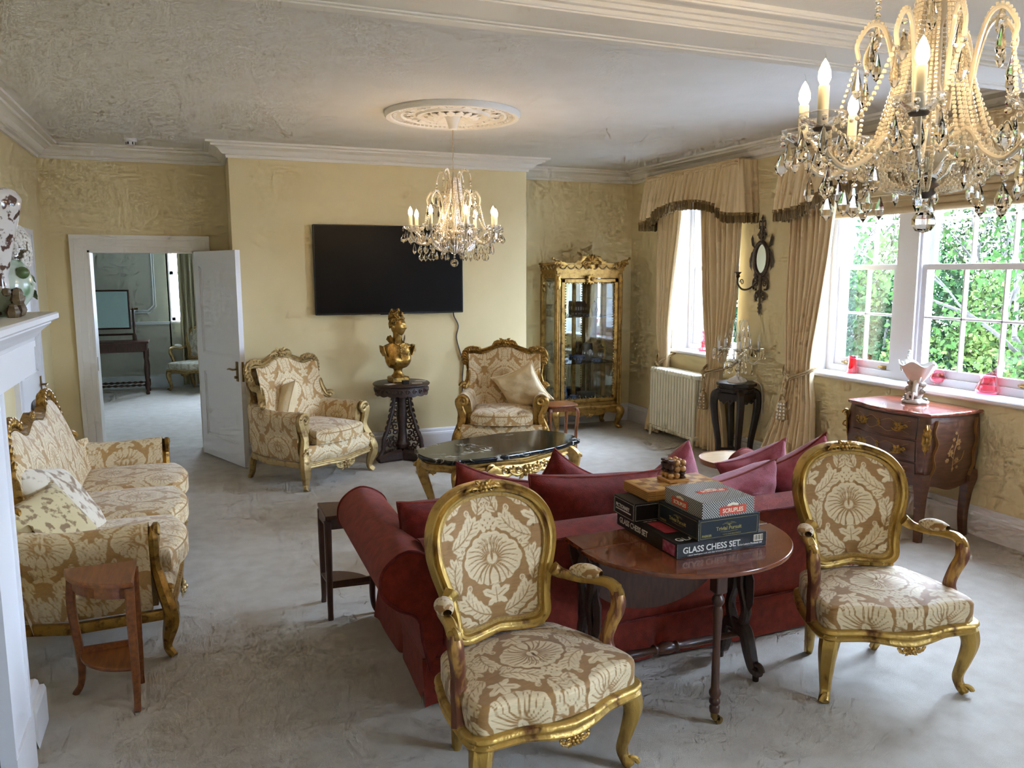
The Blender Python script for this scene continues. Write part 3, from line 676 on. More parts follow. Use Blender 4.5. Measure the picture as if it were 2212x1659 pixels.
    for sx in (-1, 1):
        p = bez([(sx*.283, -.185, .335), (sx*.304, -.218, .29), (sx*.315, -.226, .235), (sx*.308, -.208, .15), (sx*.298, -.19, .075), (sx*.303, -.2, .035), (sx*.318, -.222, .014)], 6)
        b = MB(); b += sweep(p, sq, scale=np.interp(np.linspace(0, 1, len(p)), [0, .17, .35, .6, .8, .92, 1], [.036, .042, .037, .026, .021, .024, .022]))
        b += scroll((sx*.316, -.218, .022), (sx, -.6, 0), (0, 0, 1), .022, 1.1, .011); ob('front_leg', b, gd, t)
        b = MB(); p = bez([(sx*.2, .178, .36), (sx*.195, .18, .28), (sx*.182, .178, .16), (sx*.168, .205, .05), (sx*.162, .222, .004)], 6)
        b += sweep(p, sq, scale=np.interp(np.linspace(0, 1, len(p)), [0, .4, 1], [.03, .027, .019])); b += sweep([(sx*.188, .185, .36), (sx*.185, .186, .475)], sq, scale=[.024, .026]); ob('back_leg', b, gd, t)
        a0 = bez([(sx*.218, .135, .66), (sx*.25, .12, .638), (sx*.29, .07, .63), (sx*.315, .0, .64), (sx*.33, -.06, .645), (sx*.338, -.1, .63)], 6)
        b = MB(); b += sweep(a0, sq, scale=np.interp(np.linspace(0, 1, len(a0)), [0, .25, .7, 1], [.03, .02, .021, .024])); b += scroll((sx*.336, -.098, .618), (0, -1, 0), (0, 0, 1), .026, 1.2, .014)
        b += ball((sx*.336, -.098, .625), (.024, .03, .024))
        arm = ob('arm', b, gd, t)
        a1 = bez([(sx*.336, -.1, .628), (sx*.335, -.11, .57), (sx*.318, -.09, .5), (sx*.31, -.075, .43), (sx*.318, -.1, .37), (sx*.326, -.125, .315)], 6)
        b = MB(); b += sweep(a1, sq, scale=np.interp(np.linspace(0, 1, len(a1)), [0, .15, .5, .85, 1], [.026, .029, .026, .031, .035])); ob('arm_support', b, BOLE if gd is GOLDW else gd, t)
        # padded arm rest
        n = 40; m_ = 24; ss = np.linspace(0, 1, n); pp = bez([(sx*.272, .096, .655), (sx*.3, .04, .664), (sx*.322, -.03, .668)], 20)[:n]; n = len(pp); ss = np.linspace(0, 1, n)
        rr = .034*np.sin(PI*np.clip(ss*.9+.05, 0, 1))**.45; Pt, Tn, N_, B_ = frames(pp, up=(0, 0, 1)); an = np.linspace(0, 2*PI, m_, endpoint=False)
        PP = pp[:, None]+(rr[:, None]*np.cos(an)[None])[..., None]*N_[:, None]+(rr[:, None]*.8*np.sin(an)[None])[..., None]*B_[:, None]
        dgrid('arm_pad', PP, (an*.034)[None, :]+0*ss[:, None], ss[:, None]*.14+0*an[None, :], dm, t, .3, cv=True)
    return t
fauteuil((1.042, 2.487, 0), math.radians(10.3), 'open-arm gilt chair with damask seat nearest the camera, in front of the red sofa')
fauteuil((2.715, 2.532, 0), math.radians(-15.2), 'open-arm gilt chair with damask seat at right, in front of the chest of drawers')
fauteuil((.02, 13.1, 0), math.radians(-32), 'pale open-arm damask chair seen through the doorway by the curtain', DAMASK3, GOLDP, .35)
# ---- closed-arm gilt chairs and settee
def bergere(name, label, cat, loc, rz, hw, D, top, ncush, armz=.62, group=None, dm=None, q=1.0, crest=True, shoulders=(), gold=None):
    """hw half width, D half depth, top: half outline of the back rail [(x,z)] from arm junction to the centre"""
    dm = dm or DAMASK2; gd = gold or GOLD; t = thing(name, label, cat, loc, rz, group)
    yb = lambda z: D-.22+(np.asarray(z)-.42)*.24
    tp = bez(top, 8); full = np.vstack([tp, (tp*[-1, 1])[::-1][1:]])
    # rail of the back
    P3 = np.array([(x, float(yb(z))-.01-(.12*max(0, (abs(x)-hw+.16))/.16 if z < .8 else 0), z) for x, z in full])
    ob('back_rail', sweep(P3, [(a*.055, b*.06) for a, b in RIDGE], up=(0, -1, 0)), gd, t, angle=60)
    # inside back cloth
    nx, nz = int(180*q*hw/.42), int(110*q); u = np.linspace(-1, 1, nx); wx = hw-.062
    xs = u*wx; order = np.argsort(tp[:, 0]); zt = np.array([tp[np.abs(tp[:, 0]-abs(x)).argsort()[:3], 1].max() for x in xs])
    gx = np.linspace(0, hw, 60); gz = np.array([max([p[1] for p in tp if abs(p[0]-g) < hw/36] or [0]) for g in gx]); ok = gz > 0
    zt = np.interp(np.abs(xs), gx[ok], gz[ok])-.022
    v = np.linspace(0, 1, nz); Z = .36+(zt[None, :]-.36)*v[:, None]; X = xs[None, :]+0*Z
    bulge = .035*np.clip((1-v[:, None])*4, 0, 1)**.5*np.clip((1-np.abs(u))[None, :]*6, 0, 1)**.5+.012
    Y = yb(Z)-bulge-.02-.06*np.clip((np.abs(X)-wx+.14)/.14, 0, 1)**2
    dgrid('inside_back', np.stack([X, Y, Z], -1), X, Z-.75, dm, t)
    Z2 = .2+(zt[None, :]+.01-.2)*v[:, None]; k = slice(None, None, 3)
    dgrid('outside_back', np.stack([X*1.06, yb(Z2)+.045, Z2], -1)[k, k], X[k, k], Z2[k, k], dm, t)
    # arms
    for sx in (-1, 1):
        na, ny = int(90*q), int(80*q)
        prof = bez([(hw-.02, .235), (hw+.005, .36), (hw+.0, .46), (hw+.012, .55), (hw+.005, .61), (hw-.045, .645), (hw-.1, .62), (hw-.125, .56), (hw-.135, .46), (hw-.13, .36)], 12)
        if len(prof) > na: prof = prof[np.linspace(0, len(prof)-1, na).astype(int)]
        L = np.concatenate([[0], np.cumsum(np.linalg.norm(np.diff(prof, axis=0), axis=1))])
        y = np.linspace(-D+.05, D-.08, ny); tt = (y+D-.05)/(2*D-.13)
        rise = .045*np.clip((tt-.5)*2, 0, 1)**2-.012*np.sin(tt*PI)
        inw = .05*np.clip((tt-.45)/.55, 0, 1)**1.5
        X = sx*(prof[:, 0][None, :]-inw[:, None]); Z = prof[:, 1][None, :]+rise[:, None]*np.clip((prof[:, 1][None, :]-.24)/.36, 0, 1)+(armz-.62)
        Y = y[:, None]+0*X
        dgrid('arm', np.stack([X, Y, Z], -1), Y+.1, L[None, :]+0*Y-.1, dm, t)
        fr = [(p[0], p[1]-.001, p[2]) for p in np.stack([X, Y, Z], -1)[0]]; o_ = ob('arm_facing', (fr, [tuple(range(len(fr)))]), gd, t, smooth=False)
        # carved front post, from the scrolled arm end to the foot
        p = bez([(sx*(hw-.05), -D+.045, armz-.01), (sx*(hw-.012), -D+.03, armz-.045), (sx*(hw-.03), -D+.03, armz-.12), (sx*(hw-.055), -D+.025, armz-.2), (sx*(hw-.02), -D+.0, .32), (sx*(hw+.005), -D-.03, .21), (sx*(hw-.02), -D-.01, .1), (sx*(hw-.02), -D-.005, .04), (sx*(hw+.005), -D-.03, .006)], 6)
        b = MB(); b += sweep(p, [(a, b_) for a, b_ in [(1.2, 0), (.9, .7), (.3, .9), (0, .65), (-.3, .9), (-.9, .7), (-1.2, 0), (-.9, -.7), (0, -.8), (.9, -.7)]], up=(0, 1, 0), scale=np.interp(np.linspace(0, 1, len(p)), [0, .1, .3, .5, .66, .82, 1], [.02, .03, .028, .034, .042, .024, .02]))
        b += scroll((sx*(hw-.055), -D+.02, armz-.04), (sx, 0, 0), (0, 0, 1), .05, 1.5, .02, start=.3)
        b += ball((sx*(hw-.02), -D-.025, .33), .022); b += scroll((sx*(hw-.015), -D-.03, .30), (sx, 0, 0), (0, 0, 1), .03, 1.2, .012)
        b += leafy([(sx*(hw+.002), -D-.055+.012*abs(s_), .24-.05*s_) for s_ in np.linspace(-1, 1, 8)], .03, .6, 3, up=(0, 1, 0))
        ob('front_post', b, gd, t)
        b = MB(); b += tube(bez([(sx*(hw-.09), D-.1, .24), (sx*(hw-.08), D-.07, .16), (sx*(hw-.1), D-.03, .06), (sx*(hw-.1), D+.0, .004)], 5), np.linspace(.034, .022, 16), 8); ob('back_leg', b, gd, t)
        # scroll where the back rail meets the arm
        b = MB(); b += scroll((sx*(top[0][0]+.0), P3[0][1]-.0, top[0][1]+.005), (sx, -.7, 0), (0, 0, 1), .034, 1.3, .02); b += ball((sx*top[0][0], P3[0][1]-.01, top[0][1]), .022); ob('rail_scroll', b, gd, t)
    # seat base, apron and cushions
    n = int(150*q*hw/.42); x = np.linspace(-hw+.03, hw-.03, n); zz = np.linspace(0, 1, int(40*q)); bow = .05
    yf = -D+.0-bow*(1-(x/hw)**2)
    ztp, zbt = .365, .215
    Y = yf[None, :]-.028*np.sin(PI*zz)[:, None]; Z = zbt+(ztp-zbt)*zz[:, None]+0*Y; X = x[None, :]+0*Y
    dgrid('seat_front', np.stack([X, Y, Z], -1), X, Z*1.2, dm, t)
    ob('seat_base', box(-hw+.1, hw-.1, -D+.03, D-.12, .22, .36), dm, t, smooth=False)
    pth = [(a, b_, .205-.012*math.exp(-(a/.12)**2)) for a, b_ in zip(x, yf-.012)]
    b = MB(); b += sweep(pth, [(-b_*.045, a*.05) for a, b_ in RIDGE], up=(0, 0, 1), scale=1.)
    for sx in (-1, 1): b += sweep([(sx*(hw-.005), -D, .21), (sx*(hw+.004), 0, .205), (sx*(hw-.06), D-.1, .215)], [(-.014, -.02), (.016, -.02), (.02, .0), (.012, .025), (-.014, .025)], up=(0, 0, 1))
    ob('seat_rail', b, gd, t, angle=60)
    for xc in ([0] if ncush == 1 else [-.55*hw, 0.55*hw]):
        b = MB(); ornament(b, (xc, -D-bow*(1-(xc/hw)**2)-.02, .175), .11, ay=(0, 0, -1)); ob('apron_carving', b, GOLDP, t)
    cw = (hw-.125)*2/ncush
    for i in range(ncush):
        xc = -(hw-.125)+cw*(i+.5)
        seatcloth('seat_cushion', cw/2-.004, -D-.035, D-.21, .475, .105, .035, dm, t, bow=.075, dome=.03, nx=int(110*q), ny=int(110*q), uo=(xc*.3, i*.1), xc=xc)
        zz3 = np.linspace(-1, 1, 24); pp = [(xc+s_*(cw/2-.012), -D-.032-.075*(1-s_**2), .452) for s_ in zz3]; pp = [(pp[0][0], D-.25, .455)]+pp+[(pp[-1][0], D-.25, .455)]
        ob('piping', tube(pp, .005, 6), INLAY, t)
    # crest and shoulder carving
    b = MB(); zc = tp[-1][1]; ornament(b, (0, float(yb(zc))-.02, zc-.005), .12 if crest else .07); b += tube([(.035*math.cos(a), float(yb(zc))-.03, zc-.035+.035*math.sin(a)) for a in np.linspace(0, 2*PI, 20, endpoint=False)], .008, 6, closed=True) if crest else ball((0, float(yb(zc))-.02, zc), .01)
    ob('crest_carving', b, gd, t)
    for sx in (-1, 1):
        b = MB()
        for (a0, a1) in shoulders:
            idx = [i for i in range(len(tp)) if a0 <= i/(len(tp)-1) <= a1]
            for j, i in enumerate(idx):
                x_, z_ = tp[i]; 
                d = tp[min(i+1, len(tp)-1)]-tp[max(i-1, 0)]; d = d/np.linalg.norm(d); nrm = np.array([d[1], -d[0]]); r_ = .017+.006*math.sin(j*2.1)
                b += ball((sx*(x_+nrm[0]*.03), float(yb(z_))-.02, z_+nrm[1]*.03), (r_, r_*1.1, r_), 7, 5)
                if j % 3 == 0: b += scroll((sx*(x_+nrm[0]*.02), float(yb(z_))-.035, z_+nrm[1]*.02), (sx, 0, 0), (0, 0, 1), .026, 1.2, .011)
        if shoulders: ob('shoulder_carving', b, gd, t)
    return t
ARMTOP = [(.40, .66), (.372, .69), (.352, .77), (.366, .86), (.385, .93), (.368, .98), (.32, .995), (.24, .985), (.15, 1.012), (.07, 1.045), (0, 1.055)]
bergere('closed_armchair', 'gilt and damask closed-arm armchair left of the bust table', 'armchair', (.885, 7.105, 0), math.radians(38), .42, .37, ARMTOP, 1, shoulders=((.32, .68),), gold=GOLDP, dm=DAMASK2)
bergere('closed_armchair', 'gilt and damask closed-arm armchair right of the bust table, beside the glass cabinet', 'armchair', (2.80, 7.22, 0), math.radians(-24), .42, .37, ARMTOP, 1, shoulders=((.32, .68),), dm=DAMASK2)
SETTOP = [(.93, .70), (.88, .69), (.80, .72), (.735, .80), (.70, .90), (.655, .985), (.58, 1.03), (.47, 1.03), (.36, .985), (.22, .965), (.1, .985), (0, 1.0)]
bergere('settee', 'long gilt and damask settee with three cushions along the left wall', 'settee', (-.565, 4.96, 0), PI/2, 1.09, .38, SETTOP, 3, shoulders=((.34, .72),), crest=False, dm=DAMASK2, group=None, q=1.0, gold=GOLD)
# ---- throw cushions
def pillow(name, label, wd, ht, th, M4, mat_, group=None, piping=None, n=26, parent=None, pinch=.12, wr=.0, seed=0):
    rs = np.random.RandomState(seed); u = np.linspace(-1, 1, n); A, B = np.meshgrid(u, u, indexing='ij')
    k = 1-pinch*(1-A**2)*0-0; X = A*wd/2*(1-pinch*(1-np.abs(B)**2)*np.abs(A)**4*.9); Z = B*ht/2*(1-pinch*(1-np.abs(A)**2)*np.abs(B)**4*.9)
    Tt = th/2*((1-A**4)*(1-B**4))**.55
    wv = wr*(np.sin(A*7+seed)*np.cos(B*5+2*seed)+.6*np.sin((A+B)*9+seed))*(1-A**2)*(1-B**2)
    f1 = np.stack([X, -Tt+wv, Z], -1); f2 = np.stack([X, Tt+wv*.5, Z], -1)
    mb = MB(); mb += grid(f1); mb += (grid(f2)[0], [q[::-1] for q in grid(f2)[1]])
    o = ob(name, mb, mat_, parent, angle=180); o.matrix_world = M4
    if label: tag(o, label, 'cushion', group)
    if piping:
        e = np.vstack([f1[:, 0], f1[-1, 1:], f1[::-1, -1][1:], f1[0, ::-1][1:-1]]); ob('piping', tube(e, .006, 6, closed=True), piping, o)
    return o
def at(x, y, z, rz=0, rx=0, ry=0): return T(x, y, z, rz=math.radians(rz), rx=math.radians(rx), ry=math.radians(ry))
# ---- red sofa seen from behind
def sofa():
    t = thing('sofa', 'rust red rolled-arm sofa seen from behind in the middle of the room', 'sofa', (0, 0, 0))
    X0, X1, Y0, Y1 = .80, 3.06, 3.0, 3.93
    # outside back: slightly raked panel with piping
    n, k = 60, 24; x = np.linspace(X0+.02, X1-.02, n); v = np.linspace(0, 1, k); Z = .19+(.655-.19)*v[:, None]+0*x[None]; Y = Y0+.02-.055*v[:, None]+.012*np.sin(PI*v)[:, None]*0+0*x[None]; X = x[None]+0*Z
    ob('outside_back', grid(np.stack([X, Y, Z], -1)), RED, t)
    # back top roll and inside
    v = np.linspace(0, 1, 14); yy = Y0-.035+.2*v; zz = .655+.035*np.sin(PI*v*.9)
    P = np.stack([np.repeat(x[None], 14, 0), np.repeat(yy[:, None], n, 1), np.repeat(zz[:, None], n, 1)], -1); ob('back_roll', grid(P), RED, t)
    ob('inside_back', box(X0+.1, X1-.1, Y0+.0, Y0+.17, .25, .66), RED, t, smooth=False)
    ob('back_piping', tube([(a, Y0-.037, .657) for a in x], .007, 6), REDC, t)
    ob('seat_deck', box(X0+.1, X1-.1, Y0+.1, Y1-.02, .14, .34), RED, t, smooth=False)
    for i in range(2):
        xa = X0+.13+i*(X1-X0-.26)/2; xb = xa+(X1-X0-.26)/2
        fx, dx, ax = fold(24, 1, .08, .3); fy, dy, ay = fold(24, 1, .1, .3)
        P = np.stack([((xa+xb)/2+fx*(xb-xa)/2)[:, None]+0*fy[None], (3.57+fy*.36)[None]+0*fx[:, None], .47-np.minimum(np.maximum(dx[:, None]*.5, dy[None]*.36), .12)+.02*(1-fx[:, None]**2)*(1-fy[None]**2)], -1); ob('seat_cushion', grid(P), RED, t, angle=180)
    for sx, xa in ((-1, X0), (1, X1)):
        # rolled arm: profile in x,z swept front to back
        pr_ = bez([(.03, .17), (-.0, .3), (-.02, .42), (-.10, .47), (-.165, .545), (-.15, .645), (-.055, .705), (.05, .66), (.085, .58), (.09, .45), (.09, .3)], 6)
        y = np.linspace(Y0-.02, Y1, 22); s_ = (y-Y0)/(Y1-Y0)
        drop = -.02*(1-s_)
        P = np.stack([xa-sx*-1*0+(-sx)*-1*0+(pr_[:, 0][None]*(1 if sx < 0 else -1))+0*y[:, None], y[:, None]+0*pr_[None, :, 0], pr_[:, 1][None]+drop[:, None]*(pr_[:, 1][None] > .4)], -1)
        P[..., 0] = xa+pr_[:, 0][None]*(1 if sx < 0 else -1)
        mb = MB(); mb += grid(P); k = len(pr_); mb.f += [tuple(range(k)), tuple(range(21*k, 22*k))]
        ob('arm', mb, RED, t, angle=60)
        for yy in (Y0-.022, Y1+.002):
            ob('arm_piping', tube([(xa+a*(1 if sx < 0 else -1), yy, b_-(.02 if yy < 3.2 and b_ > .4 else 0)) for a, b_ in pr_], .007, 6), REDC, t)
    # valance with corner pleats
    def skirt(p0, p1, name='skirt'):
        p0 = np.array(p0); p1 = np.array(p1); L = np.linalg.norm(p1-p0); d = (p1-p0)/L; nr = np.array([d[1], -d[0]]); n = max(12, int(L/.03)); s_ = np.linspace(0, L, n); v = np.linspace(0, 1, 6)
        off = .006*np.sin(s_*9)+.02*np.exp(-((s_-0)/.03)**2)+.02*np.exp(-((s_-L)/.03)**2)-.03*np.exp(-((s_-L/2)/.02)**2)
        P = np.array([[(p0[0]+d[0]*a+nr[0]*(o_*vv+.012*vv), p0[1]+d[1]*a+nr[1]*(o_*vv+.012*vv), .205-.195*vv) for a, o_ in zip(s_, off)] for vv in v]); ob(name, grid(P), RED, t)
        ob('skirt_piping', tube([(p0[0]+d[0]*a+nr[0]*.003, p0[1]+d[1]*a+nr[1]*.003, .205) for a in s_], .006, 6), REDC, t)
    xa, xb = X0-.0, X1+.0
    skirt((xa+.005, Y0+.012), (xb-.005, Y0+.012)); skirt((xa+.03, Y1), (xa+.03, Y0+.0)); skirt((xb-.03, Y0), (xb-.03, Y1)); skirt((xb-.03, Y1), (xa+.03, Y1))
    return t
sofa()
G = 'loose cushions on the red sofa'
pillow('sofa_cushion', 'dark red cushion at the left end of the red sofa, behind the near chair', .46, .42, .2, at(1.0, 3.31, .60, 4, 10), REDC, G, RED, wr=.008, seed=1)
pillow('sofa_cushion', 'bright rust cushion with a pointed corner, left of the big dark red cushion', .50, .36, .15, at(1.31, 3.55, .655, 0, 14, 17), RED, G, REDC, seed=2, pinch=.2)
pillow('sofa_cushion', 'large dark red back cushion left of the stacked game boxes', .70, .46, .22, at(1.70, 3.28, .63, 2, 12, 4), REDC, G, RED, wr=.008, seed=3)
pillow('sofa_cushion', 'red cushion corner peeping up behind the large dark red back cushion', .40, .40, .16, at(1.80, 3.74, .60, -6, 12, 30), REDC, G, RED, wr=.008, seed=4, pinch=.18)
pillow('sofa_cushion', 'pink cushion corner peeping up behind the wooden chess board', .40, .40, .14, at(2.48, 3.74, .585, 8, 12, -32), PINKC, G, None, seed=5, pinch=.2)
pillow('sofa_cushion', 'crumpled dusky pink cushion right of the game boxes with a dark seam', .56, .34, .2, at(2.50, 3.24, .625, 6, 14, -9), PINKC, G, RED, seed=6, wr=.02, pinch=.16)
pillow('sofa_cushion', 'dusky pink cushion with one tall pointed corner beside the sofa arm', .42, .36, .17, at(2.80, 3.44, .66, -12, 10, -17), PINKC, G, PINKC, seed=7, wr=.02, pinch=.2)
pillow('sofa_cushion', 'dusky pink cushion with a raised corner in front of the chest of drawers', .42, .38, .18, at(2.965, 3.27, .68, -14, 8, -26), PINKC, G, RED, seed=8, wr=.012, pinch=.2)
# ---- cushions on the damask seats
pillow('armchair_cushion', 'small cream silk cushion tilted in the left armchair', .4, .4, .15, at(.72, 7.2, .63, 100, 18, 12), CREAMC, None, CREAMC, seed=3, wr=.006)
pillow('armchair_cushion', 'cream ruched cushion leaning in the right armchair', .46, .46, .16, at(2.97, 7.16, .65, -40, 20, -24), CREAMC, None, CREAMC, seed=5, wr=.012, pinch=.2)
FLORAL = mat('floral_tapestry', 'D8CDB8', .85, col2='8E7458', scale=16, detail=3, contrast=(.5, .6), sheen=.3)
FLORAL2 = mat('floral_chintz', 'C9B88C', .85, col2='8A7250', scale=26, detail=3, contrast=(.52, .6), sheen=.3)
pillow('settee_cushion', 'floral tapestry cushion lying on the damask settee', .56, .46, .17, at(-.66, 4.40, .64, 72, -38, 14), FLORAL, None, CORD, seed=2, wr=.008)
o = pillow('settee_cushion', 'olive chintz cushion with a cord tassel at the near end of the settee', .42, .34, .17, at(-.68, 4.09, .62, 55, -40, -10), FLORAL2, None, CORD, seed=4)
# ================================================================== TABLES, CABINETS AND WHAT STANDS ON THEM
SQ = [(1, .6), (.6, 1), (-.6, 1), (-1, .6), (-1, -.6), (-.6, -1), (.6, -1), (1, -.6)]
# ---- quarter-round side tables
def quarter_table(label, cx, cy, R, H, sx, sy, M_):
    t = thing('side_table', label, 'side table', (cx, cy, 0))
    a = np.linspace(0, PI/2, 16); arc = lambda r, o=0: [(o*sx, o*sy)]+[(sx*r*math.cos(q), sy*r*math.sin(q)) for q in a]
    ob('table_top', slab(arc(R), H-.022, H, .005), M_, t); ob('frieze', slab(arc(R-.025, .012), H-.075, H-.022), M_, t, smooth=False)
    ob('shelf', slab(arc(R-.035, .015), .165, .18, .003), M_, t); b = MB(); b += cbox(0, 0, 0, 0, 0, 0, 0) if False else box(*sorted((sx*.02, sx*(R-.04))), *sorted((sy*.008, sy*.02)), .18, .205); ob('gallery', b, M_, t, smooth=False)
    for (x, y, k) in ((.012, .012, 0), (R-.025, .014, 1), (.014, R-.025, 1)):
        d = np.array([x, y])/max(1e-3, math.hypot(x, y))*k
        p = bez([(sx*x, sy*y, H-.03), (sx*(x+.008*d[0]), sy*(y+.008*d[1]), H*.7), (sx*(x-.012*d[0]), sy*(y-.012*d[1]), H*.3), (sx*(x-.008*d[0]), sy*(y-.008*d[1]), .05), (sx*(x+.018*d[0]), sy*(y+.018*d[1]), .0)], 5)
        ob('leg', sweep(p, SQ, scale=np.interp(np.linspace(0, 1, len(p)), [0, .3, .8, 1], [.018, .017, .0125, .0135])), M_, t)
    return t
quarter_table('small quarter-round brown wooden side table beside the near end of the settee', -.275, 3.675, .275, .555, -1, -1, MAHOG2)
quarter_table('small quarter-round dark wooden side table at the left arm of the red sofa', .575, 3.985, .27, .555, 1, 1, WALNUT)
# ---- drop-leaf table behind the sofa
def gate_table():
    t = thing('drop_leaf_table', 'oval drop-leaf mahogany table carrying the stacked board games', 'table', (1.825, 2.785, 0))
    H = .70; a = np.linspace(0, PI, 40)
    ob('centre_board', slab([(-.445, -.085), (.445, -.085), (.445, .085), (-.445, .085)], H-.018, H, .004), MAHOG, t)
    ob('raised_leaf', slab([(.455*math.cos(q), -.087-.425*math.sin(q)) for q in a], H-.018, H, .004), MAHOG, t)
    ob('hanging_leaf', prism([(.42*math.cos(q), H-.02-.36*math.sin(q)) for q in a], .088, .104), WALNUT, t, smooth=False)
    turned = [(.0, 0), (.022, 0), (.024, .02), (.018, .03), (.026, .04), (.026, .05), (.02, .06), (.028, .075), (.028, .085), (.019, .1), (.017, .3), (.024, .42), (.017, .44), (.028, .455), (.028, .47), (.018, .485), (.027, .5), (.0, .5)]
    b = MB(); b += lathe([(r*.85, z_+.055) for r, z_ in turned], 16, M=T(.015, -.335, 0)); b += cbox(-.01, .04, -.36, -.31, .55, H-.02, .004)
    g = ob('gate_leg', b, WALNUT, t); b = MB(); b += box(-.004, .034, -.32, -.05, .62, .66); ob('gate_rail', b, WALNUT, t)
    b = MB(); b += tube([(.015, -.335, .062), (.015, -.335, .03)], [.017, .013], 10); b += lathe([(0, -.008), (.016, -.008), (.016, .008), (0, .008)], 14, M=T(.035, -.338, .017, ry=0, rx=PI/2)); b += box(.01, .036, -.346, -.33, .02, .034); ob('caster', b, BRASS, t)
    for sx in (-1, 1):
        b = MB()
        for sy in (-1, 1):
            p = bez([(sx*.375, sy*.012, .66), (sx*.375, sy*.05, .56), (sx*.375, sy*.022, .42), (sx*.375, sy*.055, .3), (sx*.375, sy*.02, .2)], 6)
            b += sweep(p, SQ, scale=np.interp(np.linspace(0, 1, len(p)), [0, .3, .6, 1], [.02, .026, .018, .022]))
            b += leafy([(sx*.375, sy*(.02+.05*math.sin(s_*3)), .58-.36*s_) for s_ in np.linspace(0, 1, 12)], .03, .7, 5, up=(1, 0, 0))
        b += cbox(sx*.375-.02, sx*.375+.02, -.07, .07, .63, H-.02, .004); b += cbox(sx*.375-.018, sx*.375+.018, -.05, .05, .17, .25, .006)
        ob('trestle', b, CARVED, t)
        for sy in (-1, 1):
            p = bez([(sx*.375, sy*.02, .22), (sx*.375, sy*.06, .2), (sx*.38, sy*.085, .12), (sx*.385, sy*.11, .055), (sx*.385, sy*.15, .05)], 6)
            b = MB(); b += sweep(p, SQ, scale=np.interp(np.linspace(0, 1, len(p)), [0, .5, 1], [.028, .026, .018])); b += scroll((sx*.385, sy*.135, .06), (0, sy, 0), (0, 0, 1), .028, 1.2, .014); b += tube([(sx*.385, sy*.125, .05), (sx*.385, sy*.125, .004)], [.016, .013], 8); ob('foot', b, CARVED, t)
    pr_ = [(0, -.37), (.012, -.37), (.014, -.3), (.02, -.15), (.014, -.07), (.024, -.055), (.018, -.04), (.026, -.02), (.026, .02), (.018, .04), (.024, .055), (.014, .07), (.02, .15), (.014, .3), (.012, .37), (0, .37)]
    ob('stretcher', lathe(pr_, 14, M=T(0, 0, .17, ry=PI/2)), WALNUT, t)
gate_table()
# ---- lettering
def text(s, size, mat_, parent, M4, ext=.0004, align='LEFT', name='lettering', sx=1.0, bold=0.0):
    c = bpy.data.curves.new(name, 'FONT'); c.body = s; c.size = size; c.extrude = ext; c.align_x = align; c.offset = bold; c.resolution_u = 3; c.materials.append(mat_)
    o = bpy.data.objects.new(name, c); COL.objects.link(o); dg = bpy.context.evaluated_depsgraph_get(); me = bpy.data.meshes.new_from_object(o.evaluated_get(dg))
    bpy.data.objects.remove(o); q = bpy.data.objects.new(name, me); put(q, parent); q.matrix_local = M4 @ Matrix.Diagonal((sx, 1, 1, 1))
    if not me.materials: me.materials.append(mat_)
    return q
FRONT = lambda x, y, z: Matrix.Translation((x, y, z)) @ Matrix.Rotation(PI/2, 4, 'X')                         # faces -y
LEFTF = lambda x, y, z: Matrix.Translation((x, y, z)) @ Matrix.Rotation(-PI/2, 4, 'Z') @ Matrix.Rotation(PI/2, 4, 'X')   # faces -x, reads towards -y
TOPF = lambda x, y, z: Matrix.Translation((x, y, z))
INK_W = mat('white_print', 'D9D6CC', .6); INK_G = mat('gold_print', '9A8F4E', .6); INK_R = mat('orange_red_print', 'C2452A', .55); INK_C = mat('cream_print', 'E4D9BE', .6); INK_M = mat('magenta_print', '8E2440', .55, col2='B56A80', scale=60)
BOXK = mat('black_card', '141414', .4, spec=.4); BOXB = mat('navy_card', '0F1B26', .42, spec=.4); WORN = mat('worn_white_card', 'A8A59C', .8, col2='5A5A58', scale=200); REDP = mat('crimson_print', '8C2230', .5, col2='A83A44', scale=40)
def check_mat():
    M = mat('checked_card', '777777', .35, spec=.5); nt = M.node_tree; L = nt.links.new; b = nt.nodes['Principled BSDF']
    tc = nn(nt, 'ShaderNodeTexCoord'); ck = nn(nt, 'ShaderNodeTexChecker'); ck.inputs['Scale'].default_value = 190; ck.inputs[1].default_value = lin('B9B9B2'); ck.inputs[2].default_value = lin('101010')
    L(tc.outputs['Object'], ck.inputs['Vector']); gr = nn(nt, 'ShaderNodeVectorMath', operation='LENGTH'); mp = nn(nt, 'ShaderNodeMapping'); mp.inputs['Scale'].default_value = (8.5, 8.5, 14); L(tc.outputs['Object'], mp.inputs[0]); L(mp.outputs[0], gr.inputs[0])
    r = nn(nt, 'ShaderNodeMapRange'); r.inputs['From Min'].default_value = .62; r.inputs['From Max'].default_value = 1.05; L(gr.outputs['Value'], r.inputs['Value'])
    mx = nn(nt, 'ShaderNodeMix', data_type='RGBA'); mx.inputs[6].default_value = lin('6E6E6A'); L(r.outputs[0], mx.inputs[0]); L(ck.outputs[0], mx.inputs[7]); L(mx.outputs[2], b.inputs['Base Color']); return M
CHECK = check_mat()
def game(name, label, x0, x1, y0, y1, z0, z1, m_, edge=True):
    t = thing(name, label, 'board game', ((x0+x1)/2, (y0+y1)/2, z0)); hx, hy, h = (x1-x0)/2, (y1-y0)/2, z1-z0
    ob('tray', box(-hx+.003, hx-.003, -hy+.003, hy-.003, 0, h*.5), m_, t, smooth=False); ob('lid', cbox(-hx, hx, -hy, hy, .003, h, .0012), m_, t, smooth=False)
    if edge:
        for (x, y) in ((-hx, -hy), (hx, -hy), (-hx, hy)): ob('worn_corner', box(x-.0006, x+.0012, y-.0006, y+.0012, .004, h), WORN, t, smooth=False)
    return t, hx, hy, h
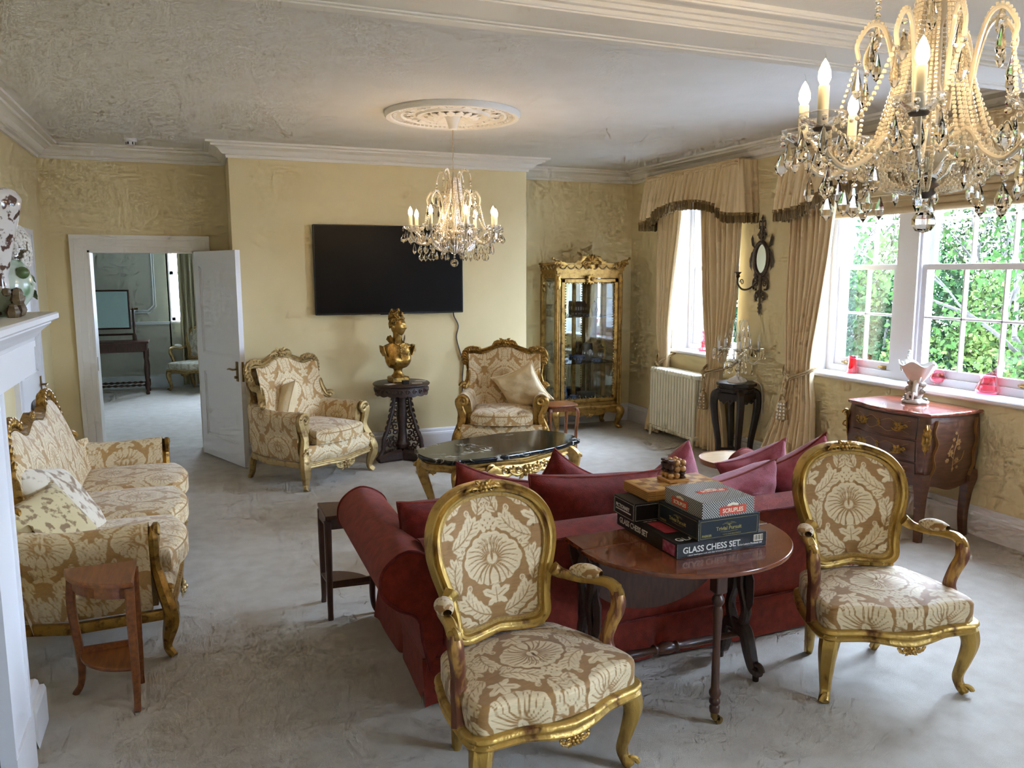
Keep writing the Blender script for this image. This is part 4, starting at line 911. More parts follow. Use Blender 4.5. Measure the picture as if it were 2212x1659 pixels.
t, hx, hy, h = game('chess_set_box', 'flat black glass chess set box at the bottom of the stack', 1.66, 2.075, 2.47, 2.93, .70, .758, BOXK)
text('GLASS CHESS SET', .034, INK_W, t, FRONT(-hx+.025, -hy-.0003, .018), bold=.0006); text('a classic board game made with clear & frosted glass pieces', .0085, INK_W, t, FRONT(-hx+.045, -hy-.0003, .006))
text('Li-Lo Leisure Products Ltd', .0105, INK_W, t, FRONT(hx-.135, -hy-.0003, .016), bold=.0003); ob('barcode_panel', box(hx-.062, hx-.018, -hy-.0008, -hy, .026, .052), INK_C, t, smooth=False)
for i in range(9): ob('barcode_bar', box(hx-.059+i*.0045, hx-.059+i*.0045+.0012+.0009*(i % 3), -hy-.0012, -hy-.0006, .030, .050), BOXK, t, smooth=False)
text('GLASS CHESS SET', .034, INK_W, t, LEFTF(-hx-.0003, hy-.02, .018), bold=.0006, sx=.86); ob('photo_panel', box(-hx-.0008, -hx, -hy+.015, -hy+.1, .006, .05), INK_M, t, smooth=False)
ob('photo_panel', box(-hx+.03, -hx+.1, -hy+.13, -hy+.27, h, h+.0006), REDP, t, smooth=False); text('GLASS', .045, INK_W, t, TOPF(-hx+.02, -hy+.03, h+.0003)); 
for i in range(3): ob('disc_print', lathe([(0, 0), (.012, 0), (.012, .0006), (0, .0006)], 12, M=T(-hx+.035+i*.022, -hy+.295, h)), INK_C, t)
t, hx, hy, h = game('quiz_game_box', 'navy blue quiz game box with gold script, in the middle of the stack', 1.75, 2.032, 2.465, 2.748, .758, .843, BOXB)
def border(t, hx, hy, h, m_, sides='fl', i=.008):
    w_ = .0012
    if 'f' in sides:
        for (a, c, d, e) in ((-hx+i, hx-i, i, i+w_), (-hx+i, hx-i, h-i-w_, h-i), (-hx+i, -hx+i+w_, i, h-i), (hx-i-w_, hx-i, i, h-i)): ob('printed_border', box(a, c, -hy-.0006, -hy, d, e), m_, t, smooth=False)
    if 'l' in sides:
        for (a, c, d, e) in ((-hy+i, hy-i, i, i+w_), (-hy+i, hy-i, h-i-w_, h-i), (-hy+i, -hy+i+w_, i, h-i), (hy-i-w_, hy-i, i, h-i)): ob('printed_border', box(-hx-.0006, -hx, a, c, d, e), m_, t, smooth=False)
border(t, hx, hy, h, INK_G)
for F_, cx in ((FRONT(.0, -hy-.0004, .034), 0), (LEFTF(-hx-.0004, 0, .034), 1)):
    text('Trivial Pursuit', .021, INK_G, t, F_ @ Matrix.Translation((-.002, 0, 0)), align='CENTER', bold=.0004)
    for k in range(7):
        a = math.radians(25+k*21.7); ob('printed_ray', tube([(0, 0, 0), (.018*math.cos(a), .010*math.sin(a)+.004, 0), (.036*math.cos(a), .014*math.sin(a), 0)], .0006, 4), INK_G, t).matrix_local = F_ @ Matrix.Translation((0, .017, 0))
    ob('printed_underline', tube([(-.04, -.006, 0), (0, -.009, 0), (.04, -.006, 0)], .0006, 4), INK_G, t).matrix_local = F_
text('PARKER', .0125, INK_G, t, FRONT(-hx+.016, -hy-.0004, .014), bold=.0003); text('MASTER GAME GENUS EDITION', .006, INK_G, t, FRONT(-.03, -hy-.0004, .014)); text('PARKER', .0125, INK_G, t, LEFTF(-hx-.0004, hy-.016, .014))
t, hx, hy, h = game('party_game_box', 'black and white checked game box with orange panels on top of the stack', 1.764, 2.006, 2.465, 2.726, .843, .909, CHECK, False)
for F_, s_ in ((FRONT(.02, -hy-.0004, .014), 1.), (LEFTF(-hx-.0004, 0.02, .014), .9), (TOPF(0.02, -.01, h+.0004), 1.15)):
    ob('title_panel', box(-.062*s_, .062*s_, -.004, .028, -.0002, .0003), INK_R, t, smooth=False).matrix_local = F_; text('SCRUPLES', .0235*s_, INK_C, t, F_ @ Matrix.Translation((0, .003, .0006)), align='CENTER', bold=.0004, sx=.92)
    ob('title_scroll', sweep([(-.024, .03, 0), (0, .036, 0), (.024, .03, 0)], [(-.005, -.0003), (.005, -.0003), (.005, .0003), (-.005, .0003)], up=(0, 0, 1)), INK_C, t).matrix_local = F_
t, hx, hy, h = game('drawing_game_box', 'narrow black game box with white lettering under the wooden chess board', 1.64, 1.99, 2.757, 2.925, .758, .838, BOXK)
border(t, hx, hy, h, INK_W, 'fl', .007); text('PICTIONARY', .0235, INK_W, t, LEFTF(-hx-.0004, .066, .036), bold=.0003, sx=.82); ob('printed_underline', box(-hx-.0007, -hx, -.058, .066, .026, .031), INK_W, t, smooth=False)
# ---- folding chess board and ball puzzle
t = thing('chess_board', 'folded wooden chess board with inlaid squares on the black game box', 'chess board', (1.895, 2.865, .838)); OAK = mat('light_oak', 'A9793F', .3, col2='B98848', scale=20, stretch=(1, 6, 6)); SQA = mat('pale_maple', 'C9A465', .3); SQB = mat('brown_walnut_square', '8F5E30', .3)
ob('case', cbox(-.187, .187, -.1, .1, 0, .044, .003), OAK, t); ob('case_seam', box(-.1875, .1875, -.1005, .1005, .021, .0225), WALNUT, t, smooth=False)
for i in range(8):
    for j in range(4): ob('inlaid_square', box(-.166+i*.0415, -.166+(i+1)*.0415, -.083+j*.0415, -.083+(j+1)*.0415, .0438, .0444), SQA if (i+j) % 2 else SQB, t, smooth=False)
for q in range(5): ob('finger_joint', box(-.1876, -.150, -.1004, .1, .004+q*.008, .008+q*.008), SQB, t, smooth=False)
t = thing('ball_puzzle', 'small wooden block puzzle of pale balls and dark pieces on the chess board', 'puzzle', (1.907, 2.886, .8824)); BEECH = mat('pale_beech', 'B98B55', .3, col2='A87A45', scale=30)
ob('puzzle_base', cbox(-.05, .05, -.05, .05, 0, .014, .002), OAK, t)
rs = random.Random(5); bm_ = None
for k in range(3):
    for i in range(3):
        for j in range(3):
            x_, y_, z_ = -.029+i*.029, -.029+j*.029, .014+.0135+k*.027
            dark = (i == 0 and k > 0) or (i == 2 and j == 0 and k < 2 and k >= 0 and (k+j) % 2 == 0)
            if dark: ob('puzzle_piece', lathe([(0, -.0135), (.013, -.0135), (.0135, -.004), (.008, -.002), (.008, .002), (.0135, .004), (.013, .0135), (0, .0135)], 10, M=T(x_, y_, z_)), WALNUT, t)
            else:
                if bm_ is None: bm_ = ob('puzzle_ball', ball((0, 0, 0), .0142, 12, 8), BEECH, t, loc=(x_, y_, z_))
                else: dup(bm_, t, (x_, y_, z_))
# ---- marble-topped coffee table
def coffee():
    t = thing('coffee_table', 'gilt carved coffee table with a black marble top behind the red sofa', 'coffee table', (2.1, 5.50, 0), math.radians(15.6)); H = .50
    half = bez([(0, -.335), (.22, -.335), (.40, -.30), (.50, -.262), (.55, -.258), (.60, -.232), (.615, -.17), (.655, -.1), (.67, 0)], 7)
    q = np.vstack([half, (half*[1, -1])[::-1][1:]]); full = np.vstack([q, (q*[-1, 1])[::-1][1:-1]])
    ob('marble_top', slab(full, H-.032, H, .009), MARBLE, t)
    inn = full*[.93, .88]; 
    pth = [(x, y, H-.062-.02*math.exp(-(x/.16)**2)*(abs(y) > .1)-.012*math.exp(-(y/.1)**2)*(abs(x) > .5)) for x, y in inn]
    ob('apron', sweep(pth, [(-b_*.045, a*.07) for a, b_ in RIDGE], up=(0, 0, 1), closed=True), GOLD2, t, angle=60)
    for sy in (-1, 1):
        b = MB(); ornament(b, (0, sy*.31, H-.1), .15, ax=(1, 0, 0), ay=(0, 0, -1), an=(0, sy, 0))
        for sx in (-1, 1):
            p = bez([(sx*.1, sy*.31, H-.1), (sx*.16, sy*.312, H-.15), (sx*.26, sy*.305, H-.13), (sx*.34, sy*.29, H-.085), (sx*.4, sy*.28, H-.09)], 7)
            b += sweep(p, circ(8), scale=np.interp(np.linspace(0, 1, len(p)), [0, .4, 1], [.02, .017, .01])); b += scroll((sx*.30, sy*.305, H-.095), (sx, 0, 0), (0, 0, 1), .04, 1.4, .013); b += scroll((sx*.19, sy*.315, H-.12), (-sx, 0, 0), (0, 0, 1), .035, 1.4, .013)
            b += leafy([(sx*(.2+.16*s_), sy*.318, H-.15+.05*math.sin(s_*3)) for s_ in np.linspace(0, 1, 10)], .028, .6, 4, up=(0, 1, 0))
        ob('apron_carving', b, GOLD2, t)
    for sx in (-1, 1):
        b = MB(); ornament(b, (sx*.6, 0, H-.09), .08, ax=(0, 1, 0), ay=(0, 0, -1), an=(sx, 0, 0)); ob('end_carving', b, GOLD2, t)
        for sy in (-1, 1):
            p = bez([(sx*.47, sy*.205, H-.05), (sx*.525, sy*.235, H-.1), (sx*.535, sy*.24, H-.17), (sx*.50, sy*.222, H-.3), (sx*.475, sy*.21, .1), (sx*.48, sy*.215, .04), (sx*.505, sy*.23, .012)], 6)
            b = MB(); b += sweep(p, SQ, scale=np.interp(np.linspace(0, 1, len(p)), [0, .2, .4, .7, .9, 1], [.04, .045, .036, .024, .022, .028]))
            b += scroll((sx*.545, sy*.25, H-.13), (sx, sy*.4, 0), (0, 0, 1), .038, 1.4, .013); b += scroll((sx*.535, sy*.245, H-.2), (-sx, -sy*.4, 0), (0, 0, 1), .028, 1.3, .011); b += leafy([(sx*(.552-.05*s_), sy*(.25-.03*s_), H-.16-.15*s_) for s_ in np.linspace(0, 1, 9)], .028, .6, 4, up=(sx, sy, 0)); b += scroll((sx*.508, sy*.23, .03), (sx, sy*.4, 0), (0, 0, 1), .026, 1.1, .012)
            ob('leg', b, GOLD2, t)
coffee()
# ---- carved pedestal table with bust
def pedestal():
    t = thing('pedestal_table', 'round dark carved openwork pedestal table under the golden bust', 'pedestal table', (1.815, 7.36, 0)); H = .75
    ob('table_top', lathe([(0, H-.03), (.255, H-.03), (.268, H-.018), (.268, H-.008), (.258, H), (0, H)], 48), CARVED, t)
    b = MB(); a = np.linspace(0, 2*PI, 96, endpoint=False); zb = H-.105-.012*np.abs(np.sin(a*8))
    P = np.array([[(.248*math.cos(q), .248*math.sin(q), H-.03) for q in a], [(.25*math.cos(q), .25*math.sin(q), z_) for q, z_ in zip(a, zb)], [(.236*math.cos(q), .236*math.sin(q), z_) for q, z_ in zip(a, zb)], [(.234*math.cos(q), .234*math.sin(q), H-.03) for q in a]]); b += grid(P, cv=True); ob('pierced_frieze', b, CARVED, t, angle=30)
    b = MB()
    for k in range(24):
        q = 2*PI*k/24; b += scroll((.252*math.cos(q), .252*math.sin(q), H-.07), (-math.sin(q), math.cos(q), 0), (0, 0, 1), .022, 1.3, .007)
    ob('frieze_scrollwork', b, CARVED, t)['kind'] = 'stuff'
    ob('column', lathe([(0, .12), (.06, .12), (.075, .16), (.05, .2), (.04, .3), (.055, .42), (.045, .55), (.06, .66), (.08, H-.03), (0, H-.03)], 16), CARVED, t)
    rs = random.Random(2)
    for k in range(3):
        th = math.radians(195+120*k); c, s = math.cos(th), math.sin(th); b = MB(); ax = (c, s, 0)
        edge = bez([(.07, .64), (.085, .56), (.1, .48), (.13, .4), (.16, .3), (.2, .22), (.21, .12), (.25, .05)], 6)
        b += tube([(c*r, s*r, z_) for r, z_ in edge], np.linspace(.014, .024, len(edge)), 7)
        for i in range(10):
            z_ = .1+.52*i/9; rm = np.interp(z_, [.05, .22, .4, .64], [.24, .19, .13, .075]); n_ = 1+int(rm*11)
            for j in range(n_):
                r_ = .05+(rm-.05)*(j+.5)/n_; b += scroll((c*r_, s*r_, z_+rs.uniform(-.008, .008)), ax, (0, 0, 1), rs.uniform(.026, .034), 1.1, .0095, start=rs.uniform(0, 6), hand=rs.choice((-1, 1)))
        for i in range(9):
            z_ = .14+.44*i/8; r_ = np.interp(z_, [.05, .22, .4, .64], [.225, .19, .13, .08]); b += leafy([(c*(r_-.02+.045*u_), s*(r_-.02+.045*u_), z_+.02*math.sin(u_*3)) for u_ in np.linspace(0, 1, 6)], .022, .6, 3, up=(-s, c, 0))
        b += sweep([(c*.03, s*.03, .055), (c*.16, s*.16, .05), (c*.26, s*.26, .03)], SQ, scale=[.055, .045, .03]); b += ball((c*.25, s*.25, .04), (.035, .035, .03)); ob('openwork_leg', b, CARVED, t)
pedestal()
CARD = mat('white_leaflet', 'CFC8BC', .6, col2='A9988A', scale=60)
for (x, y, r, l) in ((1.68, 7.23, 20, 'white printed card left of the golden bust'), (1.93, 7.22, -10, 'white printed card in front of the golden bust, right of the black box'), (2.0, 7.36, -30, 'white printed card at the right edge of the pedestal table')):
    tag(ob('leaflet', cbox(-.05, .05, -.035, .035, 0, .002, .0005), CARD, loc=(x, y, .75), rot=(0, 0, math.radians(r))), l, 'card')
t = thing('remote_holder', 'small black and gold box on the pedestal table before the bust', 'box', (1.815, 7.2, .75)); ob('case', cbox(-.03, .03, -.02, .02, 0, .035, .003), BLACKP, t); ob('gold_side', cbox(.03, .036, -.018, .018, .001, .034, .001), BRASS, t)
GILTF = mat('gilt_face', 'A98645', .34, .8, col2='8F6E36', scale=8)
def bust():
    t = thing('bust', 'golden bust of a woman with piled-up hair on the pedestal table', 'bust', (1.79, 7.38, .75), math.radians(8))
    b = MB(); b += cbox(-.085, .085, -.075, .075, 0, .055, .008); b += lathe([(0, .05), (.06, .05), (.062, .065), (.045, .08), (.038, .105), (.045, .125), (.055, .135), (0, .135)], 20); ob('socle', b, BRONZE, t)
    # torso: stacked superellipse rings
    ring = []
    for (z_, rx, ry, y0) in ((.125, .04, .035, 0), (.14, .085, .055, -.005), (.165, .108, .07, -.01), (.2, .122, .08, -.012), (.235, .128, .078, -.008), (.27, .128, .068, 0), (.3, .135, .058, .004), (.33, .142, .05, .008), (.352, .125, .042, .01), (.368, .08, .036, .008), (.382, .056, .04, .003), (.4, .045, .04, -.002), (.44, .041, .04, -.004), (.475, .042, .044, -.006)):
        ring.append([(rx*np.sign(math.cos(a))*abs(math.cos(a))**.85, y0+ry*np.sign(math.sin(a))*abs(math.sin(a))**.9-(.032*math.exp(-((z_-.215)/.035)**2)*math.exp(-((abs(rx*math.cos(a))-.062)/.035)**2) if math.sin(a) < 0 else 0), z_) for a in np.linspace(0, 2*PI, 40, endpoint=False)])
    V, F = grid(np.array(ring), cv=True); b = MB(); b.add((V, F+[tuple(range(40))])); ob('torso', b, BRONZE, t, angle=180)
    # head turned to the viewer's right, modelled as displaced ellipsoid
    n, mm = 36, 30; P = []
    for i in range(mm+1):
        ph = -PI/2+PI*i/mm; row = []
        for j in range(n):
            a = 2*PI*j/n; x, y, z_ = math.cos(ph)*math.cos(a), math.cos(ph)*math.sin(a), math.sin(ph)
            r = 1.0; fr = max(0, -y)
            w_ = .052*(1-.18*max(0, -z_-.1)); px, py, pz = x*w_, y*.062, z_*.078
            if fr > .3:
                py -= .016*math.exp(-((px/.009)**2))*math.exp(-(((pz+.012)/.014)**2))+.007*math.exp(-((px/.007)**2))*math.exp(-(((pz-.008)/.02)**2))   # nose
                py += .008*math.exp(-(((abs(px)-.02)/.01)**2))*math.exp(-(((pz-.008)/.009)**2))      # eye sockets
                py -= .004*math.exp(-((px/.014)**2))*math.exp(-(((pz+.038)/.006)**2))+.006*math.exp(-((px/.012)**2))*math.exp(-(((pz+.062)/.01)**2))
                py -= .004*math.exp(-(((abs(px)-.02)/.012)**2))*math.exp(-(((pz-.02)/.004)**2))
            row.append((px, py, pz))
        P.append(row)
    Mh = T(.008, -.01, .528, rz=math.radians(36), s=1.2); b = MB(); b.add(grid(np.array(P), cv=True), Mh)
    b.add(ball((.052, .012, -.005), (.006, .012, .018)), Mh); b.add(ball((-.052, .012, -.005), (.006, .012, .018)), Mh); ob('head', b, GILTF, t, angle=180)
    rs = random.Random(4); b = MB(); b.add(ball((0, .022, .035), (.056, .055, .055), 14, 10), Mh); b.add(ball((0, .03, .085), (.05, .046, .045), 14, 10), Mh)
    for i in range(70):
        a = rs.uniform(0, 2*PI); z_ = rs.uniform(-.01, .125); r = np.interp(z_, [-.01, .04, .09, .125], [.052, .06, .054, .025])
        if math.sin(a) < -.45 and z_ < .045: continue
        b.add(scroll((r*math.cos(a), .02+r*math.sin(a)*.95, z_), (-math.sin(a), math.cos(a), 0), (0, 0, 1), rs.uniform(.012, .018), 1.2, .006, start=rs.uniform(0, 6)), Mh)
    for k in range(5): b.add(tube([(.05*math.cos(q), .005+.055*math.sin(q), .045+.012*k*.2+.018*max(0, -math.sin(q))) for q in np.linspace(PI+.3, 2*PI-.3, 12)], .006, 6), Mh) if k == 0 else None
    ob('hair', b, BRONZE, t, angle=180)
    b = MB()
    for sx in (-1, 1):
        P = []
        for v in np.linspace(0, 1, 7):
            P.append([(sx*(.044+.022*v*(.4+u_)+.018*u_), -.05+.09*u_, .368+.075*v*(.55+.45*math.sin(u_*PI))+.005*math.sin(u_*18)*v) for u_ in np.linspace(0, 1, 14)])
        b += grid(np.array(P))
        P2 = [[(p[0]+sx*.004, p[1]+.003, p[2]) for p in r_] for r_ in P]; b += grid(np.array(P2))
        for k in range(7): b += tube([(sx*(.125+.012*math.sin(k)), .0-.04+.014*k, .33), (sx*.155, -.04+.014*k, .345), (sx*.148, -.042+.014*k, .295), (sx*.128, -.04+.014*k, .25)], [.006, .011, .012, .006], 6)
    ob('ruff_collar', b, BRONZE, t, angle=180)
    b = MB()
    for k in range(9): b += ball((.004*math.sin(k*2), -.062-.028*math.sin(k/8*PI*.8), .345-.017*k), .0105, 7, 5)
    for k in range(6):
        for sx in (-1, 1): b += ball((sx*.008*(k+1), -.048-.002*k*0+.004*k, .352+.005*k), .0055, 6, 4)
    ob('necklace', b, BRONZE, t)
bust()
# ---- nest table by the right armchair
t = thing('side_table', 'small mahogany side table between the right armchair and the glass cabinet', 'side table', (3.30, 7.02, 0)); q = np.linspace(0, 2*PI, 48, endpoint=False)
ob('table_top', slab([(.17*np.sign(math.cos(a))*abs(math.cos(a))**.5, .15*np.sign(math.sin(a))*abs(math.sin(a))**.5) for a in q], .485, .503, .005), MAHOG2, t)
ob('frieze', slab([(.15*np.sign(math.cos(a))*abs(math.cos(a))**.5, .13*np.sign(math.sin(a))*abs(math.sin(a))**.5) for a in q], .44, .486), MAHOG2, t)
for sx in (-1, 1):
    for sy in (-1, 1): ob('leg', sweep(bez([(sx*.135, sy*.115, .47), (sx*.148, sy*.126, .4), (sx*.135, sy*.115, .22), (sx*.135, sy*.115, .06), (sx*.155, sy*.13, 0)], 5), SQ, scale=np.linspace(.016, .011, 21)), MAHOG2, t)
# ---- round table at the far arm of the sofa and the low table in front of it
t = thing('side_table', 'round tan wooden side table beside the far arm of the red sofa', 'side table', (3.30, 4.28, 0)); TAN = mat('tan_wood', 'A98D66', .3, col2='967A54', scale=12, stretch=(1, 6, 1))
ob('table_top', lathe([(0, .53), (.215, .53), (.225, .538), (.222, .55), (.0, .55)], 48), TAN, t); ob('rim', lathe([(.215, .515), (.228, .52), (.232, .54), (.226, .553), (.218, .553)], 48, cap=False), MAHOG2, t)
ob('column', lathe([(0, .03), (.03, .03), (.045, .12), (.025, .2), (.035, .34), (.025, .45), (.06, .53), (0, .53)], 16), MAHOG2, t)
for k in range(3): ob('foot', tube(bez([(0, 0, .12), (.1, 0, .09), (.17, 0, .03), (.2, 0, .012)], 4), [.024]*5+[.02]*4+[.014]*4, 8), MAHOG2, t, rot=(0, 0, 2*PI*k/3+.5))
t = thing('low_table', 'low dark table between the red sofa and the coffee table, mostly hidden', 'table', (1.78, 4.55, 0)); ob('table_top', lathe([(0, .33), (.26, .33), (.27, .34), (.265, .352), (0, .352)], 40), WALNUT, t)
for k in range(4): ob('leg', tube([(.18, 0, .33), (.2, 0, .15), (.22, 0, 0)], [.02, .016, .013], 8), WALNUT, t, rot=(0, 0, PI/2*k+.4))
t = thing('lidded_pot', 'brass lidded pot with a knob standing beyond the sofa cushions', 'pot', (1.735, 4.66, .352)); ob('bowl', lathe([(0, 0), (.045, 0), (.05, .01), (.075, .05), (.07, .085), (0, .085)], 24), BRASS, t); ob('lid', lathe([(.076, .083), (.08, .088), (.06, .105), (.03, .112), (0, .114)], 24, cap=False), BRONZE, t); ob('knob', lathe([(0, .11), (.012, .112), (.008, .12), (.016, .13), (.01, .142), (0, .145)], 16), BRONZE, t)
tag(ob('saucer', lathe([(0, 0), (.03, 0), (.065, .018), (.07, .022), (.064, .02), (.03, .006), (0, .005)], 28), PORC, loc=(1.83, 4.46, .352)), 'small white dish beside the brass pot', 'dish')
# ================================================================== AGAINST THE WALLS
# ---- television
t = thing('television', 'large black flat television on the wall above the golden bust', 'television', (1.823, 7.72, 1.80))
ob('casing', cbox(-.733, .733, -.008, .03, -.424, .424, .006), BLACKP, t); ob('screen', box(-.722, .722, -.0095, -.006, -.41, .415), SCREEN, t, smooth=False); ob('wall_bracket', box(-.25, .25, .03, .06, -.2, .2), BLACKP, t, smooth=False)
ob('badge', box(-.02, .02, -.0105, -.008, -.4215, -.4165), WHITE, t, smooth=False); ob('sensor_bar', cbox(-.11, -.03, -.005, .02, -.432, -.42, .002), BLACKP, t)
tag(ob('power_cable', tube(bez([(2.47, 7.765, 1.40), (2.475, 7.768, 1.34), (2.52, 7.772, 1.24), (2.50, 7.772, 1.12), (2.535, 7.772, .98), (2.57, 7.772, .85), (2.56, 7.772, .7), (2.56, 7.772, .45)], 8), .006, 6), mat('grey_cable', '55504A', .6)), 'thin grey cable hanging down the wall below the television', 'cable')
# ---- gilt display cabinet
def cabinet():
    t = thing('display_cabinet', 'tall gilt glazed display cabinet in the back right corner', 'cabinet', (4.105, 8.15, 0)); hx, hy = .385, .19; Z0, Z1 = .27, 1.76
    b = MB()
    for sx in (-1, 1):
        for sy in (-1, 1): b += cbox(sx*hx-.028, sx*hx+.028, sy*hy-.024, sy*hy+.024, Z0, Z1, .006)
        for k in (-1, 1): b += tube([(sx*hx+k*.012, -hy-.024, Z0+.03), (sx*hx+k*.012, -hy-.024, Z1-.02)], .009, 8)
    for z_ in (Z0, Z1-.05): b += box(-hx, hx, -hy-.012, -hy+.014, z_, z_+.05); b += box(-hx, hx, hy-.012, hy+.014, z_, z_+.05); [b.add(box(sx*hx-.014, sx*hx+.014, -hy, hy, z_, z_+.05)) for sx in (-1, 1)]
    ob('carcass', b, GOLD2, t)
    d = MB(); dx = hx-.035; z0, z1 = Z0+.055, Z1-.055; w_ = .045
    d += cbox(-dx, -dx+w_, -hy-.032, -hy-.004, z0, z1, .006); d += cbox(dx-w_, dx, -hy-.032, -hy-.004, z0, z1, .006); d += cbox(-dx, dx, -hy-.032, -hy-.004, z0, z0+w_, .006); d += cbox(-dx, dx, -hy-.032, -hy-.004, z1-w_, z1, .006)
    door = ob('door', d, GOLD2, t); gx = dx-w_
    ob('pane', box(-gx, gx, -hy-.016, -hy-.013, z0+w_, z1-w_), CABGLASS, door, smooth=False)
    bd = MB(); n_ = 44; per = [(-gx+.006+i*(2*gx-.012)/16, z0+w_+.006) for i in range(17)]+[(-gx+.006+i*(2*gx-.012)/16, z1-w_-.006) for i in range(17)]+[(sx*(gx-.006), z0+w_+.006+i*(z1-z0-2*w_-.012)/n_) for sx in (-1, 1) for i in range(n_)]
    for x, z_ in per: bd += ball((x, -hy-.03, z_), .0085, 6, 4)
    ob('beading', bd, GOLD2, door)['kind'] = 'stuff'
    ob('keyhole', lathe([(0, 0), (.006, 0), (.006, .002), (0, .002)], 10, M=T(-dx+.012, -hy-.033, 1.0, rx=PI/2)), BLACKP, door)
    b = MB(); [b.add(leafy([(c*r, -hy-.045-.012*math.sin(r*40), 1.70+s*r) for r in np.linspace(.012, .06, 6)], .016, .6, 1, up=(0, 1, 0))) for c, s in [(math.cos(a), math.sin(a)) for a in np.linspace(0, 2*PI, 11)[:-1]]]; b += ball((0, -hy-.05, 1.70), .02); ob('door_rosette', b, GOLD, door)
    for sx in (-1, 1): ob('side_pane', box(sx*hx-.002, sx*hx+.002, -hy+.022, hy-.022, Z0+.05, Z1-.05), CABGLASS, t, smooth=False)
    b = MB(); b += box(-hx+.02, hx-.02, hy-.006, hy, Z0+.04, Z1-.04); ob('mirror_back', b, MIRROR, t, smooth=False); b = MB(); b += box(-.02, .02, hy-.02, hy-.006, Z0+.04, Z1-.04); ob('mirror_stile', b, GOLD2, t, smooth=False)
    b = MB(); b += cbox(-hx-.03, hx+.03, -hy-.03, hy+.02, Z0-.03, Z0+.005, .008); ob('base_moulding', b, GOLD2, t); ob('floor_board', box(-hx+.01, hx-.01, -hy, hy, Z0+.02, Z0+.055), WALNUT, t, smooth=False); ob('top_board', box(-hx+.01, hx-.01, -hy, hy, Z1-.02, Z1), GOLD2, t, smooth=False)  # base moulding, walnut floor and gilt board closing the top
    for z_ in (.765, 1.285): ob('glass_shelf', box(-hx+.03, hx-.03, -hy+.02, hy-.02, z_-.008, z_), thin('smoked_shelf_glass_%d' % int(z_*100), (.28, .32, .35, 1), .12), t, smooth=False)
    # apron and cabriole legs
    q = np.linspace(-1, 1, 41); low = [(hx*.98*u_, Z0-.085+.03*math.cos(u_*PI*3)*(1-abs(u_))-.03*math.exp(-(u_/.14)**2)) for u_ in q]; ob('apron', prism([(-hx, Z0-.02)]+[(hx, Z0-.02)]+low[::-1], -hy-.02, -hy, None), GOLD2, t, smooth=False)
    b = MB(); ornament(b, (0, -hy-.03, Z0-.075), .06, ay=(0, 0, -1)); ob('apron_shell', b, GOLD, t)
    for sx in (-1, 1):
        ob('side_apron', box(sx*hx-.01, sx*hx+.01, -hy, hy, Z0-.07, Z0-.02), GOLD2, t, smooth=False)
        for sy in (-1, 1):
            p = bez([(sx*(hx-.01), sy*(hy-.01), Z0-.02), (sx*(hx+.025), sy*(hy+.025), Z0-.07), (sx*(hx+.0), sy*(hy+.0), .09), (sx*(hx-.01), sy*(hy-.01), .04), (sx*(hx+.02), sy*(hy+.02), .012)], 6); b = MB(); b += sweep(p, circ(10), scale=np.interp(np.linspace(0, 1, len(p)), [0, .25, .6, .8, 1], [.04, .045, .026, .022, .026])); b += ball((sx*(hx+.02), sy*(hy+.025), .016), (.03, .03, .016)); b += leafy([(sx*(hx+.045-.02*s_), sy*(hy+.045-.02*s_), Z0-.04-.1*s_) for s_ in np.linspace(0, 1, 8)], .028, .6, 3, up=(sx, sy, 0)); ob('leg', b, GOLD2, t)
    # cornice with drapery swags, corner scrolls and shell crest
    b = MB(); pl = [(-hx-.05, -hy-.05), (hx+.05, -hy-.05), (hx+.05, hy+.02), (-hx-.05, hy+.02)]
    b += slab([(x*.93, y*.93) for x, y in pl], Z1, Z1+.03); b += slab([(x*.96, y*.96) for x, y in pl], Z1+.03, Z1+.095); b += slab(pl, Z1+.095, Z1+.12, .006); ob('cornice', b, GOLD2, t, smooth=False)
    for i in range(8):
        xa = -hx+.0+i*(2*hx)/8; ob('swag', tube([(xa+(2*hx/8)*s_, -hy-.048, Z1+.085-.035*math.sin(PI*s_)) for s_ in np.linspace(0, 1, 9)], .007, 6), GOLDP, t)
    for i in range(4): ya = -hy+.0+i*(2*hy)/4; ob('swag', tube([(-hx-.045, ya+(2*hy/4)*s_, Z1+.085-.035*math.sin(PI*s_)) for s_ in np.linspace(0, 1, 9)], .007, 6), GOLDP, t)
    b = MB()
    for k in range(9):
        a = math.radians(10+20*k); b += leafy([(math.cos(a)*r, -hy-.055-.01*math.sin(r*30), Z1+.115+math.sin(a)*r*1.05) for r in np.linspace(.01, .095, 8)], .017, .7, 1, up=(0, 1, 0))
    for sx in (-1, 1): b += scroll((sx*.075, -hy-.055, Z1+.1), (sx, 0, 0), (0, 0, 1), .04, 1.5, .014); b += leafy([(sx*(.06+.14*s_), -hy-.05, Z1+.11+.07*(1-s_)**1.5+.012*math.sin(s_*9)) for s_ in np.linspace(0, 1, 10)], .026, .6, 5, up=(0, 1, 0))
    b += leafy([(0, -hy-.06, Z1+.05+.08*s_) for s_ in np.linspace(0, 1, 6)], .04, .6, 2, up=(0, 1, 0)); ob('shell_crest', b, GOLD, t)
    for sx in (-1, 1):
        b = MB(); b += scroll((sx*(hx+.02), -hy-.055, Z1+.1), (sx, 0, 0), (0, 0, 1), .045, 1.4, .013); b += leafy([(sx*(hx-.09+.17*s_), -hy-.058, Z1+.1+.06*s_**2) for s_ in np.linspace(0, 1, 9)], .022, .6, 4, up=(0, 1, 0)); b += ball((sx*(hx+.085), -hy-.058, Z1+.165), .016); ob('corner_scroll', b, GOLD, t); ob('corner_leaf', leafy([(sx*hx, -hy-.035, Z1-.03-.14*s_) for s_ in np.linspace(0, 1, 8)], .024, .5, 4, up=(0, 1, 0)), GOLD, t)
    return t
cabinet()
